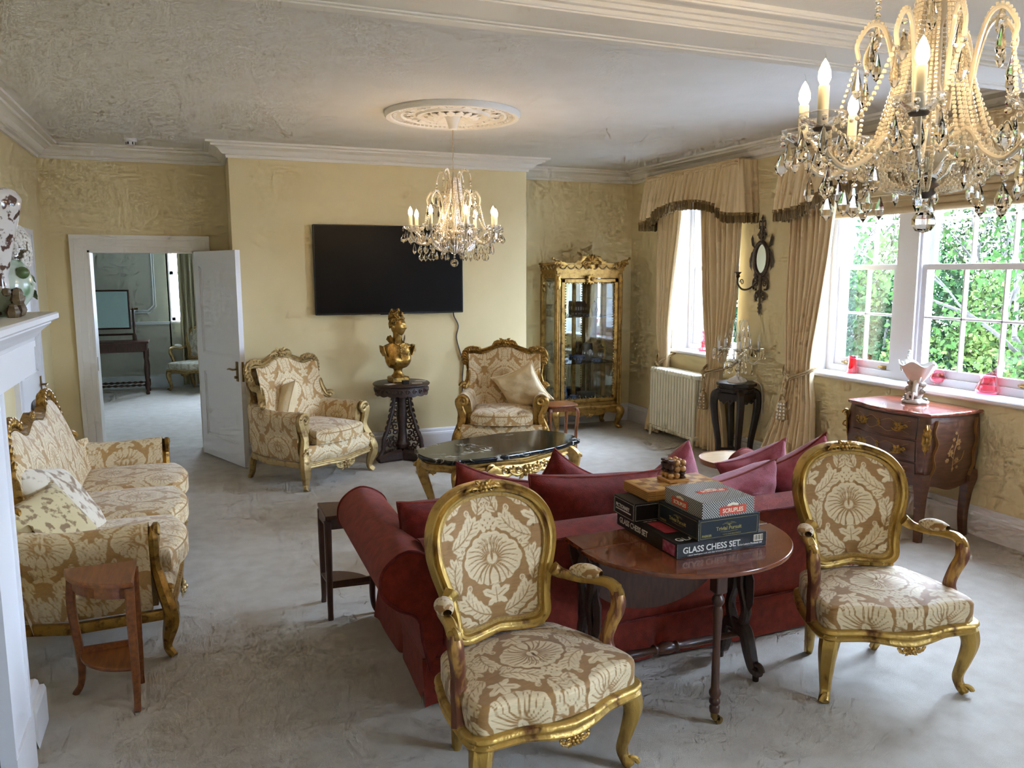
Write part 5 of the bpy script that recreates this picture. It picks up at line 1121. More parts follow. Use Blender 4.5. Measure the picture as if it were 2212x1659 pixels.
JAS = mat('blue_jasperware', '4A6088', .6, col2='52688F', scale=20); JASD = mat('dark_blue_jasperware', '2C3648', .6); RELIEF = mat('white_relief', 'C9CDD4', .6)
def jasper(name, label, x, y, z_, prof, h, kind=0, m_=None, cat='ornament'):
    t = thing(name, label, cat, (x, y, z_), 0, 'jasperware in the display cabinet'); m_ = m_ or JAS
    ob('body', lathe([(r, q*h) for r, q in prof], 24), m_, t); rm = max(r for r, q in prof)
    b = MB(); n_ = 9
    for i in range(n_):
        a = 2*PI*i/n_; rr = np.interp(.5, [q for r, q in prof], [r for r, q in prof])+.0015; b.add(ball((0, 0, 0), (.006, .003, h*.14), 6, 5), T(rr*math.cos(a), rr*math.sin(a), h*.5, rz=a+PI/2))
    ob('relief_figures', b, RELIEF, t)['kind'] = 'stuff'
    if kind & 1:
        for sx in (-1, 1): ob('handle', tube(bez([(sx*rm*.93, 0, h*.35), (sx*(rm+.028), 0, h*.45), (sx*(rm+.03), 0, h*.8), (sx*rm*.95, 0, h*.85)], 5), .005, 6), m_, t)
    if kind & 2: ob('lid', lathe([(0, h), (prof[-2][0]*1.05, h), (prof[-2][0]*.8, h+.012), (.006, h+.022), (.009, h+.032), (0, h+.038)], 20), m_, t)
    if kind & 4: ob('clock_face', lathe([(0, 0), (.022, 0), (.024, .003), (0, .004)], 24, M=T(0, -rm-.002, h*.55, rx=PI/2)), RELIEF, t)
    return t
VASE = [(0, 0), (.022, 0), (.016, .1), (.03, .3), (.042, .6), (.036, .8), (.018, .9), (.024, 1), (0, 1)]; CUP = [(0, 0), (.03, 0), (.034, .1), (.05, .5), (.054, 1), (.0, 1)]; JAR = [(0, 0), (.03, 0), (.034, .06), (.036, .5), (.034, .95), (.026, 1), (0, 1)]; BOXP = [(0, 0), (.055, 0), (.057, .1), (.057, .9), (.05, 1), (0, 1)]; URN = [(0, 0), (.028, 0), (.03, .06), (.014, .14), (.022, .3), (.036, .55), (.03, .8), (.036, .86), (0, .9)]
jasper('lidded_vase', 'blue jasper vase with lid at the left of the middle shelf', 3.88, 8.2, .766, VASE, .19, 2); jasper('loving_cup', 'blue two-handled jasper cup with white figures on the middle shelf', 4.03, 8.06, .766, CUP, .085, 1, cat='cup'); jasper('mantel_clock', 'dark blue jasper clock with a white dial on the middle shelf', 4.22, 8.2, .766, BOXP, .2, 4, JASD, 'clock'); jasper('lidded_urn', 'small dark jasper urn at the right of the middle shelf', 4.36, 8.14, .766, URN, .15, 2, JASD); jasper('pot', 'tiny blue jasper pot in the front left of the middle shelf', 3.84, 8.05, .766, CUP, .035)
jasper('dish', 'flat blue jasper dish with white figures at the front of the middle shelf', 4.25, 8.05, .766, BOXP, .035, 0, cat='dish')
jasper('vase', 'dark blue flared jasper vase at the left of the top shelf', 3.87, 8.15, 1.286, [(0, 0), (.028, 0), (.022, .2), (.026, .5), (.045, 1), (0, 1)], .12, 0, JASD, 'vase'); jasper('bowl', 'dark blue jasper bowl with white swags on the top shelf', 4.02, 8.1, 1.286, CUP, .06, 0, JASD, 'bowl'); jasper('tall_jar', 'tall dark blue jasper jar at the back of the top shelf', 4.12, 8.24, 1.286, JAR, .16, 0, JASD); jasper('jar', 'dark blue lidded jasper jar at the right of the top shelf', 4.3, 8.2, 1.286, JAR, .13, 2, JASD); jasper('dish', 'small flat jasper dish at the front of the top shelf', 4.08, 8.03, 1.286, BOXP, .03, 0, JASD, 'dish')
jasper('biscuit_jar', 'tall blue jasper jar at the bottom left of the cabinet', 3.87, 8.1, .326, JAR, .17, 2); jasper('coffee_cup', 'small blue jasper mug beside the tall jar at the cabinet bottom', 3.95, 8.03, .326, JAR, .08, 1, cat='cup'); jasper('trinket_box', 'wide blue jasper box with a white lattice lid at the cabinet bottom', 4.18, 8.15, .326, [(0, 0), (.1, 0), (.104, .1), (.104, .85), (.09, 1), (0, 1)], .085, 0, JASD, 'box')
# ---- radiator
t = thing('radiator', 'cream cast-iron column radiator below the far window', 'radiator', (4.735, 7.11, 0)); first = None; NS = 16
for i in range(NS):
    y = -.4+i*.8/(NS-1); b = MB()
    for x in (-.075, 0, .075): b += tube([(x, 0, .12), (x, 0, .70)], .0185, 8)
    b += cbox(-.095, .095, -.021, .021, .695, .752, .012); b += cbox(-.095, .095, -.021, .021, .075, .125, .012)
    if i in (0, NS-1):
        for x in (-.082, .082): b += tube([(x, 0, .1), (x*1.08, 0, .0)], [.018, .012], 8)
    ob('radiator_section', b, CREAMP, t, loc=(0, y, 0))
b = MB(); b += tube([(0, -.43, .72), (0, -.455, .72)], .03, 14); ob('end_cap', b, CREAMP, t); b = MB(); b += tube([(0, -.456, .72), (0, -.458, .72)], .017, 12); ob('plug', b, IRON, t); b = MB(); b += tube([(0, -.41, .1), (0, -.46, .1), (0, -.46, .0)], .012, 8); ob('feed_pipe', b, CREAMP, t)
# ---- curtains
def curtain(label, xw, zs, y0s, y1s, nf, amp, seed, tie=None, dx=None):
    t = thing('curtain', label, 'curtain', (0, 0, 0)); rs = np.random.RandomState(seed); n, nz = nf*12+1, 60
    z_ = np.linspace(zs[0], zs[-1], nz); y0 = np.interp(z_, zs, y0s); y1 = np.interp(z_, zs, y1s)
    k = np.ones(7)/7; pad = lambda a: np.convolve(np.pad(a, 3, mode='edge'), k, 'valid'); y0, y1 = pad(y0), pad(y1)
    s = np.linspace(0, 1, n); ph = 2*PI*nf*s+.6*np.sin(2*PI*s*2+seed)+rs.uniform(0, 6); wd = np.abs(y1-y0)
    am = amp*(.55+.45*wd/wd.max()); D = np.interp(z_, zs, dx) if dx is not None else 0*z_
    shape = np.sin(ph)+.35*np.sin(2*ph+1)+.25*np.sin(3.3*PI*s*nf/4+seed); loc_ = 1+.25*np.sin(z_[:, None]*2.2+s[None]*5)
    Xc = xw-(am[:, None]*shape[None]*loc_)-D[:, None]; Y = y0[:, None]+(y1-y0)[:, None]*s[None]+.006*np.sin(z_[:, None]*4+s[None]*9)*1.; Z = z_[:, None]+0*s[None]
    o = ob('drape', grid(np.stack([Xc, Y, Z], -1)), CURT, t, angle=180); md = o.modifiers.new('cloth_thickness', 'SOLIDIFY'); md.thickness = .006
    if tie:
        zt, ya, yb_, yk, tas = tie; xf_ = xw-amp*1.6-np.interp(zt, z_, D)
        for dz in (0, .018): ob('tieback_cord', tube(bez([(XR-.01, ya, zt+.1+dz), (xw+.0, ya, zt+.05+dz), (xf_, (ya+yk)/2, zt+.0+dz), (xf_-.012, yk, zt-.03+dz), (xf_, (yb_+yk)/2, zt+.0+dz), (xw, yb_, zt+.05+dz), (XR-.01, yb_, zt+.1+dz)], 6), .008, 6), CORD, t)
        xt = xf_-.03; b = MB(); b += ball((xt, yk, zt-.02), (.02, .026, .03)); b += tube([(xt, yk, zt-.03), (xt, yk+tas*.3, zt-.1)], .01, 6); kn = ob('knot', b, CORD, t)
        yy = yk+tas; b = MB(); b += lathe([(0, .0), (.008, .0), (.012, -.015), (.008, -.03), (.018, -.06), (.02, -.08), (.01, -.1), (.016, -.115), (.01, -.125), (.03, -.15), (0, -.15)], 14, M=T(xt, yy, zt-.08)); ob('tassel_head', b, CORD, t)
        ob('tassel_skirt', lathe([(0, -.145), (.028, -.145), (.036, -.2), (.046, -.3), (.044, -.302), (0, -.30)], 28, M=T(xt, yy, zt-.08), flute=14, fd=.03), CORD, t)
        for q in range(4):
            a = PI+(q-1.5)*.75
            for r in range(5): ob('tassel_bead', lathe([(0, .012), (.006, .008), (.009, -.006), (0, -.008)], 8, M=T(xt+(.034+r*.0035)*math.cos(a), yy+(.034+r*.0035)*math.sin(a), zt-.245-r*.03)), TRIM, t)
    return t
curtain('left cream curtain of the far window, tied back behind the radiator', 4.77, [0.02, .55, .79, 1.1, 1.6, 2.45], [7.72, 7.60, 7.55, 7.60, 7.62, 7.63], [7.44, 7.42, 7.40, 7.36, 7.30, 7.17], 6, .035, 1, (.80, 7.58, 7.4, 7.5, .02), [.05, 0, -.02, 0, 0, 0])
curtain('right cream curtain of the far window with a tasselled tieback', 4.77, [0.02, .3, .55, .80, 1.1, 1.6, 2.45], [6.25, 6.28, 6.36, 6.44, 6.34, 6.25, 6.22], [6.72, 6.72, 6.68, 6.60, 6.68, 6.75, 6.84], 7, .04, 2, (.82, 6.30, 6.62, 6.56, -.02), [.06, .06, .05, .03, 0, 0, 0])
curtain('cream curtain at the left of the near window with a large tasselled tieback', 4.77, [.02, .26, .38, .67, .92, 1.11, 1.53, 1.93, 2.45], [5.06, 5.11, 5.13, 5.175, 5.25, 5.24, 5.16, 5.09, 5.05], [5.80, 5.72, 5.66, 5.58, 5.52, 5.535, 5.55, 5.56, 5.57], 8, .04, 3, (.90, 5.54, 5.22, 5.40, .03), [.08, .06, .05, .02, 0, 0, 0, 0, 0])
def pelmet(label, y0, y1, zt, zb, lift, nf, seed, flat=.0):
    t = thing('pelmet', label, 'pelmet', (0, 0, 0)); n, nz = nf*10+1, 30; s = np.linspace(0, 1, n); v = np.linspace(0, 1, nz); L = y1-y0; rt = .2/(L+.4)
    # plan: return - front - return
    Xb = np.where(s < rt, XR-(s/rt)*.21, np.where(s > 1-rt, XR-((1-s)/rt)*.21, XR-.21)); Yb = np.where(s < rt, y0, np.where(s > 1-rt, y1, y0+(s-rt)/(1-2*rt)*L))
    m_ = np.clip((s-rt)/(1-2*rt), 0, 1); bot = zb+lift*np.clip(1-np.abs(2*m_-1)**2.2-.0, 0, 1)*np.where((m_ > .16) & (m_ < .84), 1, np.clip(np.minimum(m_, 1-m_)/.16, 0, 1)**2)
    ph = 2*PI*nf*s+1.2*np.sin(s*17+seed)
    flare = v[:, None]*.05+(.012+.02*v[:, None])*(np.sin(ph)[None]+.4*np.sin(2.3*ph+seed)[None])*np.clip(v[:, None]*4, .25, 1)
    nx = np.where((s > rt) & (s < 1-rt), -1., 0)[None]; ny = np.where(s <= rt, -1., np.where(s >= 1-rt, 1., (m_-.5)*.6))[None]
    Z = zt+(bot-zt)[None]*v[:, None]; P = np.stack([Xb[None]+nx*flare, Yb[None]+ny*flare*.8, Z], -1); o = ob('gathered_valance', grid(P), CURT, t, angle=180); o.modifiers.new('cloth_thickness', 'SOLIDIFY').thickness = .006
    for zz in (zt-.012, zt-.035, zt-.058): ob('gathering_cord', tube([(x+(-.018 if 0 < i < n-1 else 0), y, zz) for i, (x, y) in enumerate(zip(Xb, Yb))][8:-8:3], .004, 5), CURT, t)
    top = MB(); top += box(XR-.2, XR, y0+.01, y1-.01, zt-.02, zt-.005); ob('pelmet_board', top, TRIM, t, smooth=False)
    e = P[-1]; f = MB(); f += sweep(e, [(-.006, -.012), (.006, -.012), (.006, .014), (-.006, .014)], up=(0, 0, 1)); ob('fringe_braid', f, FRINGE, t)
    m2 = 6; seg = np.vstack([np.linspace(e[i], e[i+1], m2, endpoint=False) for i in range(n-1)]); rs = np.random.RandomState(seed); f = MB(); V = []; F = []
    for i, p in enumerate(seg[:-1]):
        q = seg[i+1]; g = p+(q-p)*.72; j = len(V); dz = -.072-rs.uniform(0, .012); w_ = rs.uniform(-.006, .006)
        V += [p, g, g+np.array([w_, w_, dz]), p+np.array([w_, w_, dz])]; F.append((j, j+1, j+2, j+3))
    f.add((np.array(V), F)); o = ob('fringe', f, FRINGE, t, smooth=False); o['kind'] = 'stuff'; o.modifiers.new('thread_thickness', 'SOLIDIFY').thickness = .004
    return t
pelmet('gathered cream pelmet with brown fringe over the far window', 6.17, 7.75, 2.80, 2.30, .17, 26, 1)
pelmet('long gathered cream pelmet with brown fringe over the near window', 2.34, 5.57, 2.77, 2.28, .20, 46, 2)
t = thing('roman_blind', 'folded cream roman blind at the top of the near window', 'blind', (0, 0, 0))
for k in range(5):
    z_ = 2.235+k*.05; ob('blind_fold', sweep([(5.06-.012*k*0, 2.57, z_), (5.06, 5.385, z_)], [(.028, .0), (.02, -.018), (-.01, -.022), (-.03, -.006), (-.026, .024), (-.0, .036), (.02, .02)], up=(0, 0, 1)), BLIND, t, angle=180)
# ---- tall ebonised stand with the crystal lamp
t = thing('plant_stand', 'tall ebonised wooden stand with curved legs between the curtains', 'stand', (4.665, 6.055, 0), math.radians(20)); o8 = [(.185*math.cos(a+PI/8), .185*math.sin(a+PI/8)) for a in np.linspace(0, 2*PI, 8, endpoint=False)]
ob('stand_top', slab(o8, .735, .765, .006), EBONY, t); ob('neck', slab([(x*.86, y*.86) for x, y in o8], .68, .736), EBONY, t, smooth=False); ob('collar', slab([(x*.95, y*.95) for x, y in o8], .70, .715, .004), EBONY, t)
for k in range(4):
    a = PI/4+k*PI/2; c, s = math.cos(a), math.sin(a); p = bez([(c*.13, s*.13, .69), (c*.185, s*.185, .66), (c*.2, s*.2, .58), (c*.185, s*.185, .42), (c*.15, s*.15, .2), (c*.155, s*.155, .08), (c*.185, s*.185, .0)], 6); b = MB(); b += sweep(p, SQ, scale=np.interp(np.linspace(0, 1, len(p)), [0, .2, .6, .85, 1], [.03, .036, .026, .022, .024])); ob('leg', b, EBONY, t)
    a2 = k*PI/2; b = MB(); b += prism([(-.1, .67), (.1, .67), (.1, .61), (.06, .6), (.04, .57), (0, .6), (-.04, .57), (-.06, .6), (-.1, .61)], -.012, .012, T(.135*math.cos(a2), .135*math.sin(a2), 0, rz=a2+PI/2)); b.add(scroll((.045, -.014, .6), (1, 0, 0), (0, 0, 1), .025, 1.3, .008), T(.135*math.cos(a2), .135*math.sin(a2), 0, rz=a2+PI/2)); ob('carved_apron', b, EBONY, t, smooth=False)
    b = MB(); b += sweep([(c*.155, s*.155, .13), (0, 0, .13)], SQ, scale=.013); ob('stretcher', b, EBONY, t)
def facet_drop(h, w_, n=8):
    return lathe([(.0, h*.5), (w_*.25, h*.38), (w_*.5, h*-.12), (w_*.42, h*-.3), (0, -h*.5)], n, cap=False)
def almond(h, w_): return lathe([(0, h*.5), (w_*.18, h*.4), (w_*.34, h*.1), (w_*.5, -h*.2), (w_*.36, -h*.4), (0, -h*.5)], 6, cap=False)
def lamp():
    t = thing('crystal_lamp', 'clear crystal candelabra lamp with white base on the ebonised stand', 'lamp', (4.665, 6.045, .765))
    ob('base', lathe([(0, 0), (.09, 0), (.092, .008), (.075, .03), (.03, .055), (.015, .07), (0, .07)], 32), WHITE, t); ob('stem', lathe([(.012, .07), (.012, .09), (.03, .12), (.02, .15), (.012, .17), (.028, .2), (.012, .24), (.015, .4), (.03, .42), (.01, .46), (0, .5)], 16, cap=False), CLEARG, t)
    dm_ = None
    for k in range(5):
        a = 2*PI*k/5+.35; c, s = math.cos(a), math.sin(a); P_ = lambda r, z_: (c*r, s*r, z_)
        arm = ob('arm', tube(bez([P_(.02, .2), P_(.06, .25), P_(.1, .2), P_(.15, .175), P_(.185, .22), P_(.185, .29)], 6), .0085, 8), CLEARG, t); ob('drip_pan', lathe([(0, .0), (.02, .0), (.055, .022), (.058, .03), (.05, .024), (.018, .006), (0, .006)], 20, M=T(c*.185, s*.185, .29)), CLEARG, arm)
        ob('candle_tube', lathe([(0, 0), (.0115, 0), (.0115, .09), (0, .09)], 12, M=T(c*.185, s*.185, .298)), WHITE, arm); ob('flame_bulb', lathe([(0, 0), (.01, .006), (.013, .025), (.006, .055), (0, .065)], 12, M=T(c*.185, s*.185, .388)), CLEARG, arm)
        ob('arch', tube(bez([P_(.015, .44), P_(.03, .54), P_(.06, .575), P_(.085, .54), P_(.08, .5)], 6), .006, 6), CLEARG, t); ob('lower_arch', tube(bez([P_(.02, .38), P_(.06, .47), P_(.1, .46), P_(.11, .4)], 6), .006, 6), CLEARG, t)
        for q in range(3):
            an = a+(q-1)*1.2; x0, y0 = c*.185+.052*math.cos(an), s*.185+.052*math.sin(an); b = MB()
            for r in range(3): b += ball((x0, y0, .30-.016*r), .0065, 6, 4)
            b.add(almond(.045, .02), T(x0, y0, .24)); ob('pendant', b, CRYST, arm)
        for (r_, zz) in ((.085, .5), (.11, .4), (.075, .17), (.13, .16)):
            b = MB(); [b.add(ball((c*r_, s*r_, zz-.014*q), .006, 6, 4)) for q in range(3)]; b.add(almond(.05, .02), T(c*r_, s*r_, zz-.066)); ob('pendant', b, CRYST, t)
    ob('flex', tube(bez([(.07, 0, .01), (.12, -.03, .012), (.17, -.06, .004), (.2, -.1, -.06), (.2, -.12, -.3)], 6), .003, 5), WHITE, t)
lamp()
# ---- oval mirror sconce
def sconce():
    t = thing('mirror_sconce', 'dark metal oval mirror sconce with one candle arm between the windows', 'sconce', (XR-.004, 6.03, 1.895), -PI/2)
    el = lambda a, b_, n=40: [(a*math.cos(q), -.02, b_*math.sin(q)) for q in np.linspace(0, 2*PI, n, endpoint=False)]
    ob('mirror', prism([(.078*math.cos(q), .128*math.sin(q)) for q in np.linspace(0, 2*PI, 40, endpoint=False)], -.016, -.008), MIRROR, t, smooth=False); b = MB(); b += tube(el(.09, .142), .013, 8, closed=True); b += tube(el(.105, .16), .009, 6, closed=True); ob('oval_frame', b, IRON, t)
    b = MB(); Y_ = -.016
    for sx in (-1, 1):
        b += leafy([(sx*(.1+.03*s_+.015*math.sin(s_*3)), Y_, .1+.12*s_) for s_ in np.linspace(0, 1, 8)], .02, .5, 3, up=(0, 1, 0)); b += leafy([(sx*(.105+.045*math.sin(s_*2.6)), Y_, .09-.2*s_) for s_ in np.linspace(0, 1, 10)], .018, .5, 5, up=(0, 1, 0)); b += leafy([(sx*(.08-.05*s_+.02*math.sin(s_*4)), Y_, -.12-.09*s_) for s_ in np.linspace(0, 1, 8)], .018, .5, 3, up=(0, 1, 0))
    ob('side_leaves', b, IRON, t)
    b = MB(); b += tube([(0, Y_, .15), (0, Y_, .36)], [.014, .007], 6); b += leafy([(0, Y_, .3+.1*s_) for s_ in np.linspace(0, 1, 7)], .018, .5, 3, up=(0, 1, 0))
    for sx in (-1, 1):
        b += scroll((sx*.03, Y_, .21), (sx, 0, 0), (0, 0, 1), .03, 1.3, .006); b += scroll((sx*.022, Y_, .27), (sx, 0, 0), (0, 0, 1), .024, 1.2, .005); b += tube(bez([(sx*.01, Y_, .17), (sx*.045, Y_, .2), (sx*.03, Y_, .25), (sx*.01, Y_, .27)], 5), .006, 6); b += tube(bez([(sx*.01, Y_, .26), (sx*.04, Y_, .29), (sx*.038, Y_, .34), (sx*.02, Y_, .335)], 5), .006, 6)
    ob('cresting', b, IRON, t)
    b = MB(); b += tube([(0, Y_, -.15), (0, Y_, -.48)], [.02, .006], 6); b += leafy([(0, Y_, -.38-.14*s_) for s_ in np.linspace(0, 1, 9)], .024, .5, 4, up=(0, 1, 0))
    for sx in (-1, 1):
        b += tube(bez([(sx*.01, Y_, -.18), (sx*.06, Y_, -.165), (sx*.1, Y_, -.2), (sx*.095, Y_, -.27), (sx*.06, Y_, -.28)], 5), .009, 6); b += scroll((sx*.06, Y_, -.23), (sx, 0, 0), (0, 0, 1), .03, 1.4, .007); b += scroll((sx*.04, Y_, -.34), (-sx, 0, 0), (0, 0, 1), .035, 1.4, .007); b += leafy([(sx*(.02+.05*math.sin(s_*3)), Y_, -.29-.1*s_) for s_ in np.linspace(0, 1, 8)], .018, .5, 3, up=(0, 1, 0))
    ob('lower_scrollwork', b, IRON, t)
    b = MB(); b += tube(bez([(-.02, -.03, -.2), (-.09, -.06, -.27), (-.16, -.09, -.28), (-.215, -.1, -.23), (-.22, -.1, -.17)], 6), .009, 8); b += scroll((-.17, -.09, -.215), (-1, 0, 0), (0, 0, 1), .03, 1.3, .005); arm = ob('candle_arm', b, IRON, t)
    ob('candle_cup', lathe([(0, -.05), (.012, -.05), (.022, -.035), (.014, -.02), (.024, -.008), (.032, .0), (.034, .006), (0, .006)], 16, M=T(-.22, -.1, -.125)), IRON, arm); ob('candle_tube', lathe([(0, 0), (.009, 0), (.009, .075), (.006, .09), (0, .1)], 12, M=T(-.22, -.1, -.12)), CLEARG, arm)
sconce()
# ---- marquetry chest of drawers
def commode():
    t = thing('chest_of_drawers', 'bombe marquetry chest of three drawers under the near window', 'chest of drawers', (4.605, 4.045, 0), -PI/2); hx, d = .33, .24; ZT, ZB = .845, .36
    def plan(k):
        h = [(0, -d-.045*k), (.1, -d-.035*k), (.2, -d-.005*k), (.27, -d+.0), (hx-.01, -d+.012)]; h = bez([(x, y) for x, y in h], 5); h = np.vstack([h, bez([(hx+.002, -d+.02), (hx-.01+.02*k, -d+.12), (hx+.015*k, -d+.3), (hx-.005, d)], 5)]); return np.vstack([h, (h*[-1, 1])[::-1]])
    bul = lambda z_: np.interp(z_, [.36, .45, .58, .7, .79, .845], [.93, .985, 1.035, 1.045, 1.02, .99])
    zs = np.linspace(ZB+.03, ZT, 20); P = []
    for z_ in zs:
        q = plan(1.0)*[bul(z_), 1]; q[:, 1] = np.where(q[:, 1] < d-.05, q[:, 1]*bul(z_), q[:, 1]); P.append([(x, y, z_) for x, y in q])
    ob('carcass', grid(np.array(P), cv=True), KING, t, angle=60)
    tp = plan(1.15)*1.055; tp[:, 1] = np.minimum(tp[:, 1], d+.012); ob('top', slab(tp, ZT, ZT+.024, .008), COMTOP, t)
    yf = lambda x, z_: -(np.interp(abs(x), [0, .1, .2, .27, .32], [d+.045, d+.035, d+.005, d, d-.012]))*bul(z_)
    for (z0, z1) in ((.69, .83), (.54, .675), (.40, .525)):
        xs = np.linspace(-.265, .265, 21); zz = np.linspace(z0, z1, 5); F_ = np.array([[(x, yf(x, z_)-.006, z_) for x in xs] for z_ in zz]); B_ = F_+[0, .014, 0]; mb = MB(); mb += grid(F_); 
        rim = np.vstack([F_[0], F_[1:, -1], F_[-1, ::-1][1:], F_[::-1, 0][1:-1]]); rb = rim+[0, .016, 0]; mb += grid(np.array([rim, rb]), cv=True); dr = ob('drawer', mb, KING, t, angle=30)
        ob('drawer_shadow_line', tube(rim+[0, .006, 0], .0045, 4, closed=True), EBONY, dr)
        ob('drawer_inlay', tube([(x, yf(x, z_)-.008, z_) for x, z_ in [(-.22+.44*s_, (z0+z1)/2+.035*(1 if s_ < 1 else 1)*math.cos(s_*PI*6)*.35+.03) for s_ in np.linspace(0, 1, 40)]], .0018, 4), INLAY, dr); ob('drawer_inlay', tube([(x, yf(x, z_)-.008, z_) for x, z_ in [(-.22+.44*s_, (z0+z1)/2-.035*math.cos(s_*PI*6)*.35-.03) for s_ in np.linspace(0, 1, 40)]], .0018, 4), INLAY, dr)
        zc = (z0+z1)/2
        for x in (-.15, .15):
            b = MB(); y = yf(x, zc)-.012
            for k in range(5): a = k*1.257; b += leafy([(x+math.cos(a)*r*1.5, y-.004, zc+math.sin(a)*r) for r in np.linspace(.004, .032, 6)], .011, .6, 2, up=(0, 1, 0))
            for sx in (-1, 1): b += scroll((x+sx*.05, y-.003, zc+.004), (sx, 0, 0), (0, 0, 1), .016, 1.2, .005)
            b += tube([(x+.045*s_, y-.018-.006*(1-s_*s_), zc-.012-.014*(1-s_*s_)) for s_ in np.linspace(-1, 1, 11)], .005, 6); ob('handle', b, BRONZE, dr)
        b = MB(); y = yf(0, zc)-.01; b += ball((0, y, zc), (.014, .004, .02)); b += scroll((0, y-.003, zc+.02), (1, 0, 0), (0, 0, 1), .01, 1.2, .004); ob('escutcheon', b, BRONZE, dr); ob('keyhole', ball((0, y-.004, zc), (.003, .002, .006)), EBONY, dr)
    # aprons and legs
    q = np.linspace(-1, 1, 31); low = [(.27*u_, ZB+.005-.02*math.cos(u_*PI)*(1-abs(u_)**3)-.012*math.cos(3*PI*u_)) for u_ in q]; ob('front_apron', prism([(-.29, .42), (.29, .42)]+low[::-1], -d+.0, -d+.03), KING, t, smooth=False)
    for sx in (-1, 1): low = [(.2*u_, ZB+.0-.02*math.cos(u_*PI)) for u_ in q]; ob('side_apron', prism([(-.22, .42), (.22, .42)]+low[::-1], -.012, .012, T(sx*(hx-.02), .02, 0, rz=PI/2)), KING, t, smooth=False)
    for sx in (-1, 1):
        for sy in (-1, 1):
            x0, y0 = hx-.018, (d-.012 if sy < 0 else d-.03); o_ = .012
            p = bez([(sx*(x0-.005), sy*(y0-.005), .46), (sx*(x0-.004), sy*(y0-.004), .4), (sx*(x0-.012), sy*(y0-.012), .3), (sx*(x0-.018), sy*(y0-.018), .15), (sx*(x0-.012), sy*(y0-.012), .0)], 6); b = MB(); b += sweep(p, [(1, 1), (-1, 1), (-1, -1), (1, -1)], up=(0, 1, 0), scale=np.interp(np.linspace(0, 1, len(p)), [0, .25, .5, 1], [.034, .036, .027, .019])); ob('leg', b, KING, t, angle=30)
        b = MB(); b += leafy([(sx*(hx+.012-.01*s_), -d-.002, .80-.2*s_) for s_ in np.linspace(0, 1, 12)], .026, .5, 5, up=(sx*.7, -.7, 0)); b += scroll((sx*(hx+.01), -d-.012, .77), (sx*.7, -.7, 0), (0, 0, 1), .03, 1.3, .008); b += scroll((sx*(hx+.012), -d-.012, .69), (-sx*.7, .7, 0), (0, 0, 1), .026, 1.3, .007); ob('corner_mount', b, BRONZE, t)
        # side marquetry
        xs_ = lambda y, z_: (hx+.015*np.interp(y, [-.24, -.12, .06, .24], [-.3, .7, 1., -.3]))*bul(z_)+.0015
        for k_ in (-1, 1):
            b = MB(); b += sweep([(sx*xs_(k_*.18+.012*math.sin(z_*40), z_), k_*.18+.012*math.sin(z_*40), z_) for z_ in np.linspace(.43, .82, 30)], [(-.002, -.02), (.002, -.02), (.002, .02), (-.002, .02)], up=(1, 0, 0)); ob('satinwood_banding', b, SATIN, t)
        b = MB(); fl = [(.02, .67, .024), (-.04, .6, .026), (-.06, .55, .018), (.02, .55, .02), (.03, .63, .014), (-.02, .69, .014), (.035, .50, .012), (0, .49, .012), (-.03, .645, .01), (0, .73, .012)]
        for (y, z_, r) in fl:
            for q_ in range(6): a = q_*PI/3; yy, zz = y+r*.55*math.cos(a), z_+r*.55*math.sin(a); b.add(ball((0, 0, 0), (.0016, r*.5, r*.34), 8, 4), T(sx*xs_(yy, zz), yy, zz, rx=a))
        for (p0, p1, p2) in (((0, .47), (-.01, .58), (.015, .72)), ((0, .52), (.06, .55), (.08, .61)), ((-.01, .56), (-.05, .6), (-.03, .66))): b += tube([(sx*xs_(y, z_), y, z_) for y, z_ in bez([p0, p1, p2], 6)], .0025, 5)
        ob('flower_marquetry', b, INLAY, t)['kind'] = 'stuff'
commode()
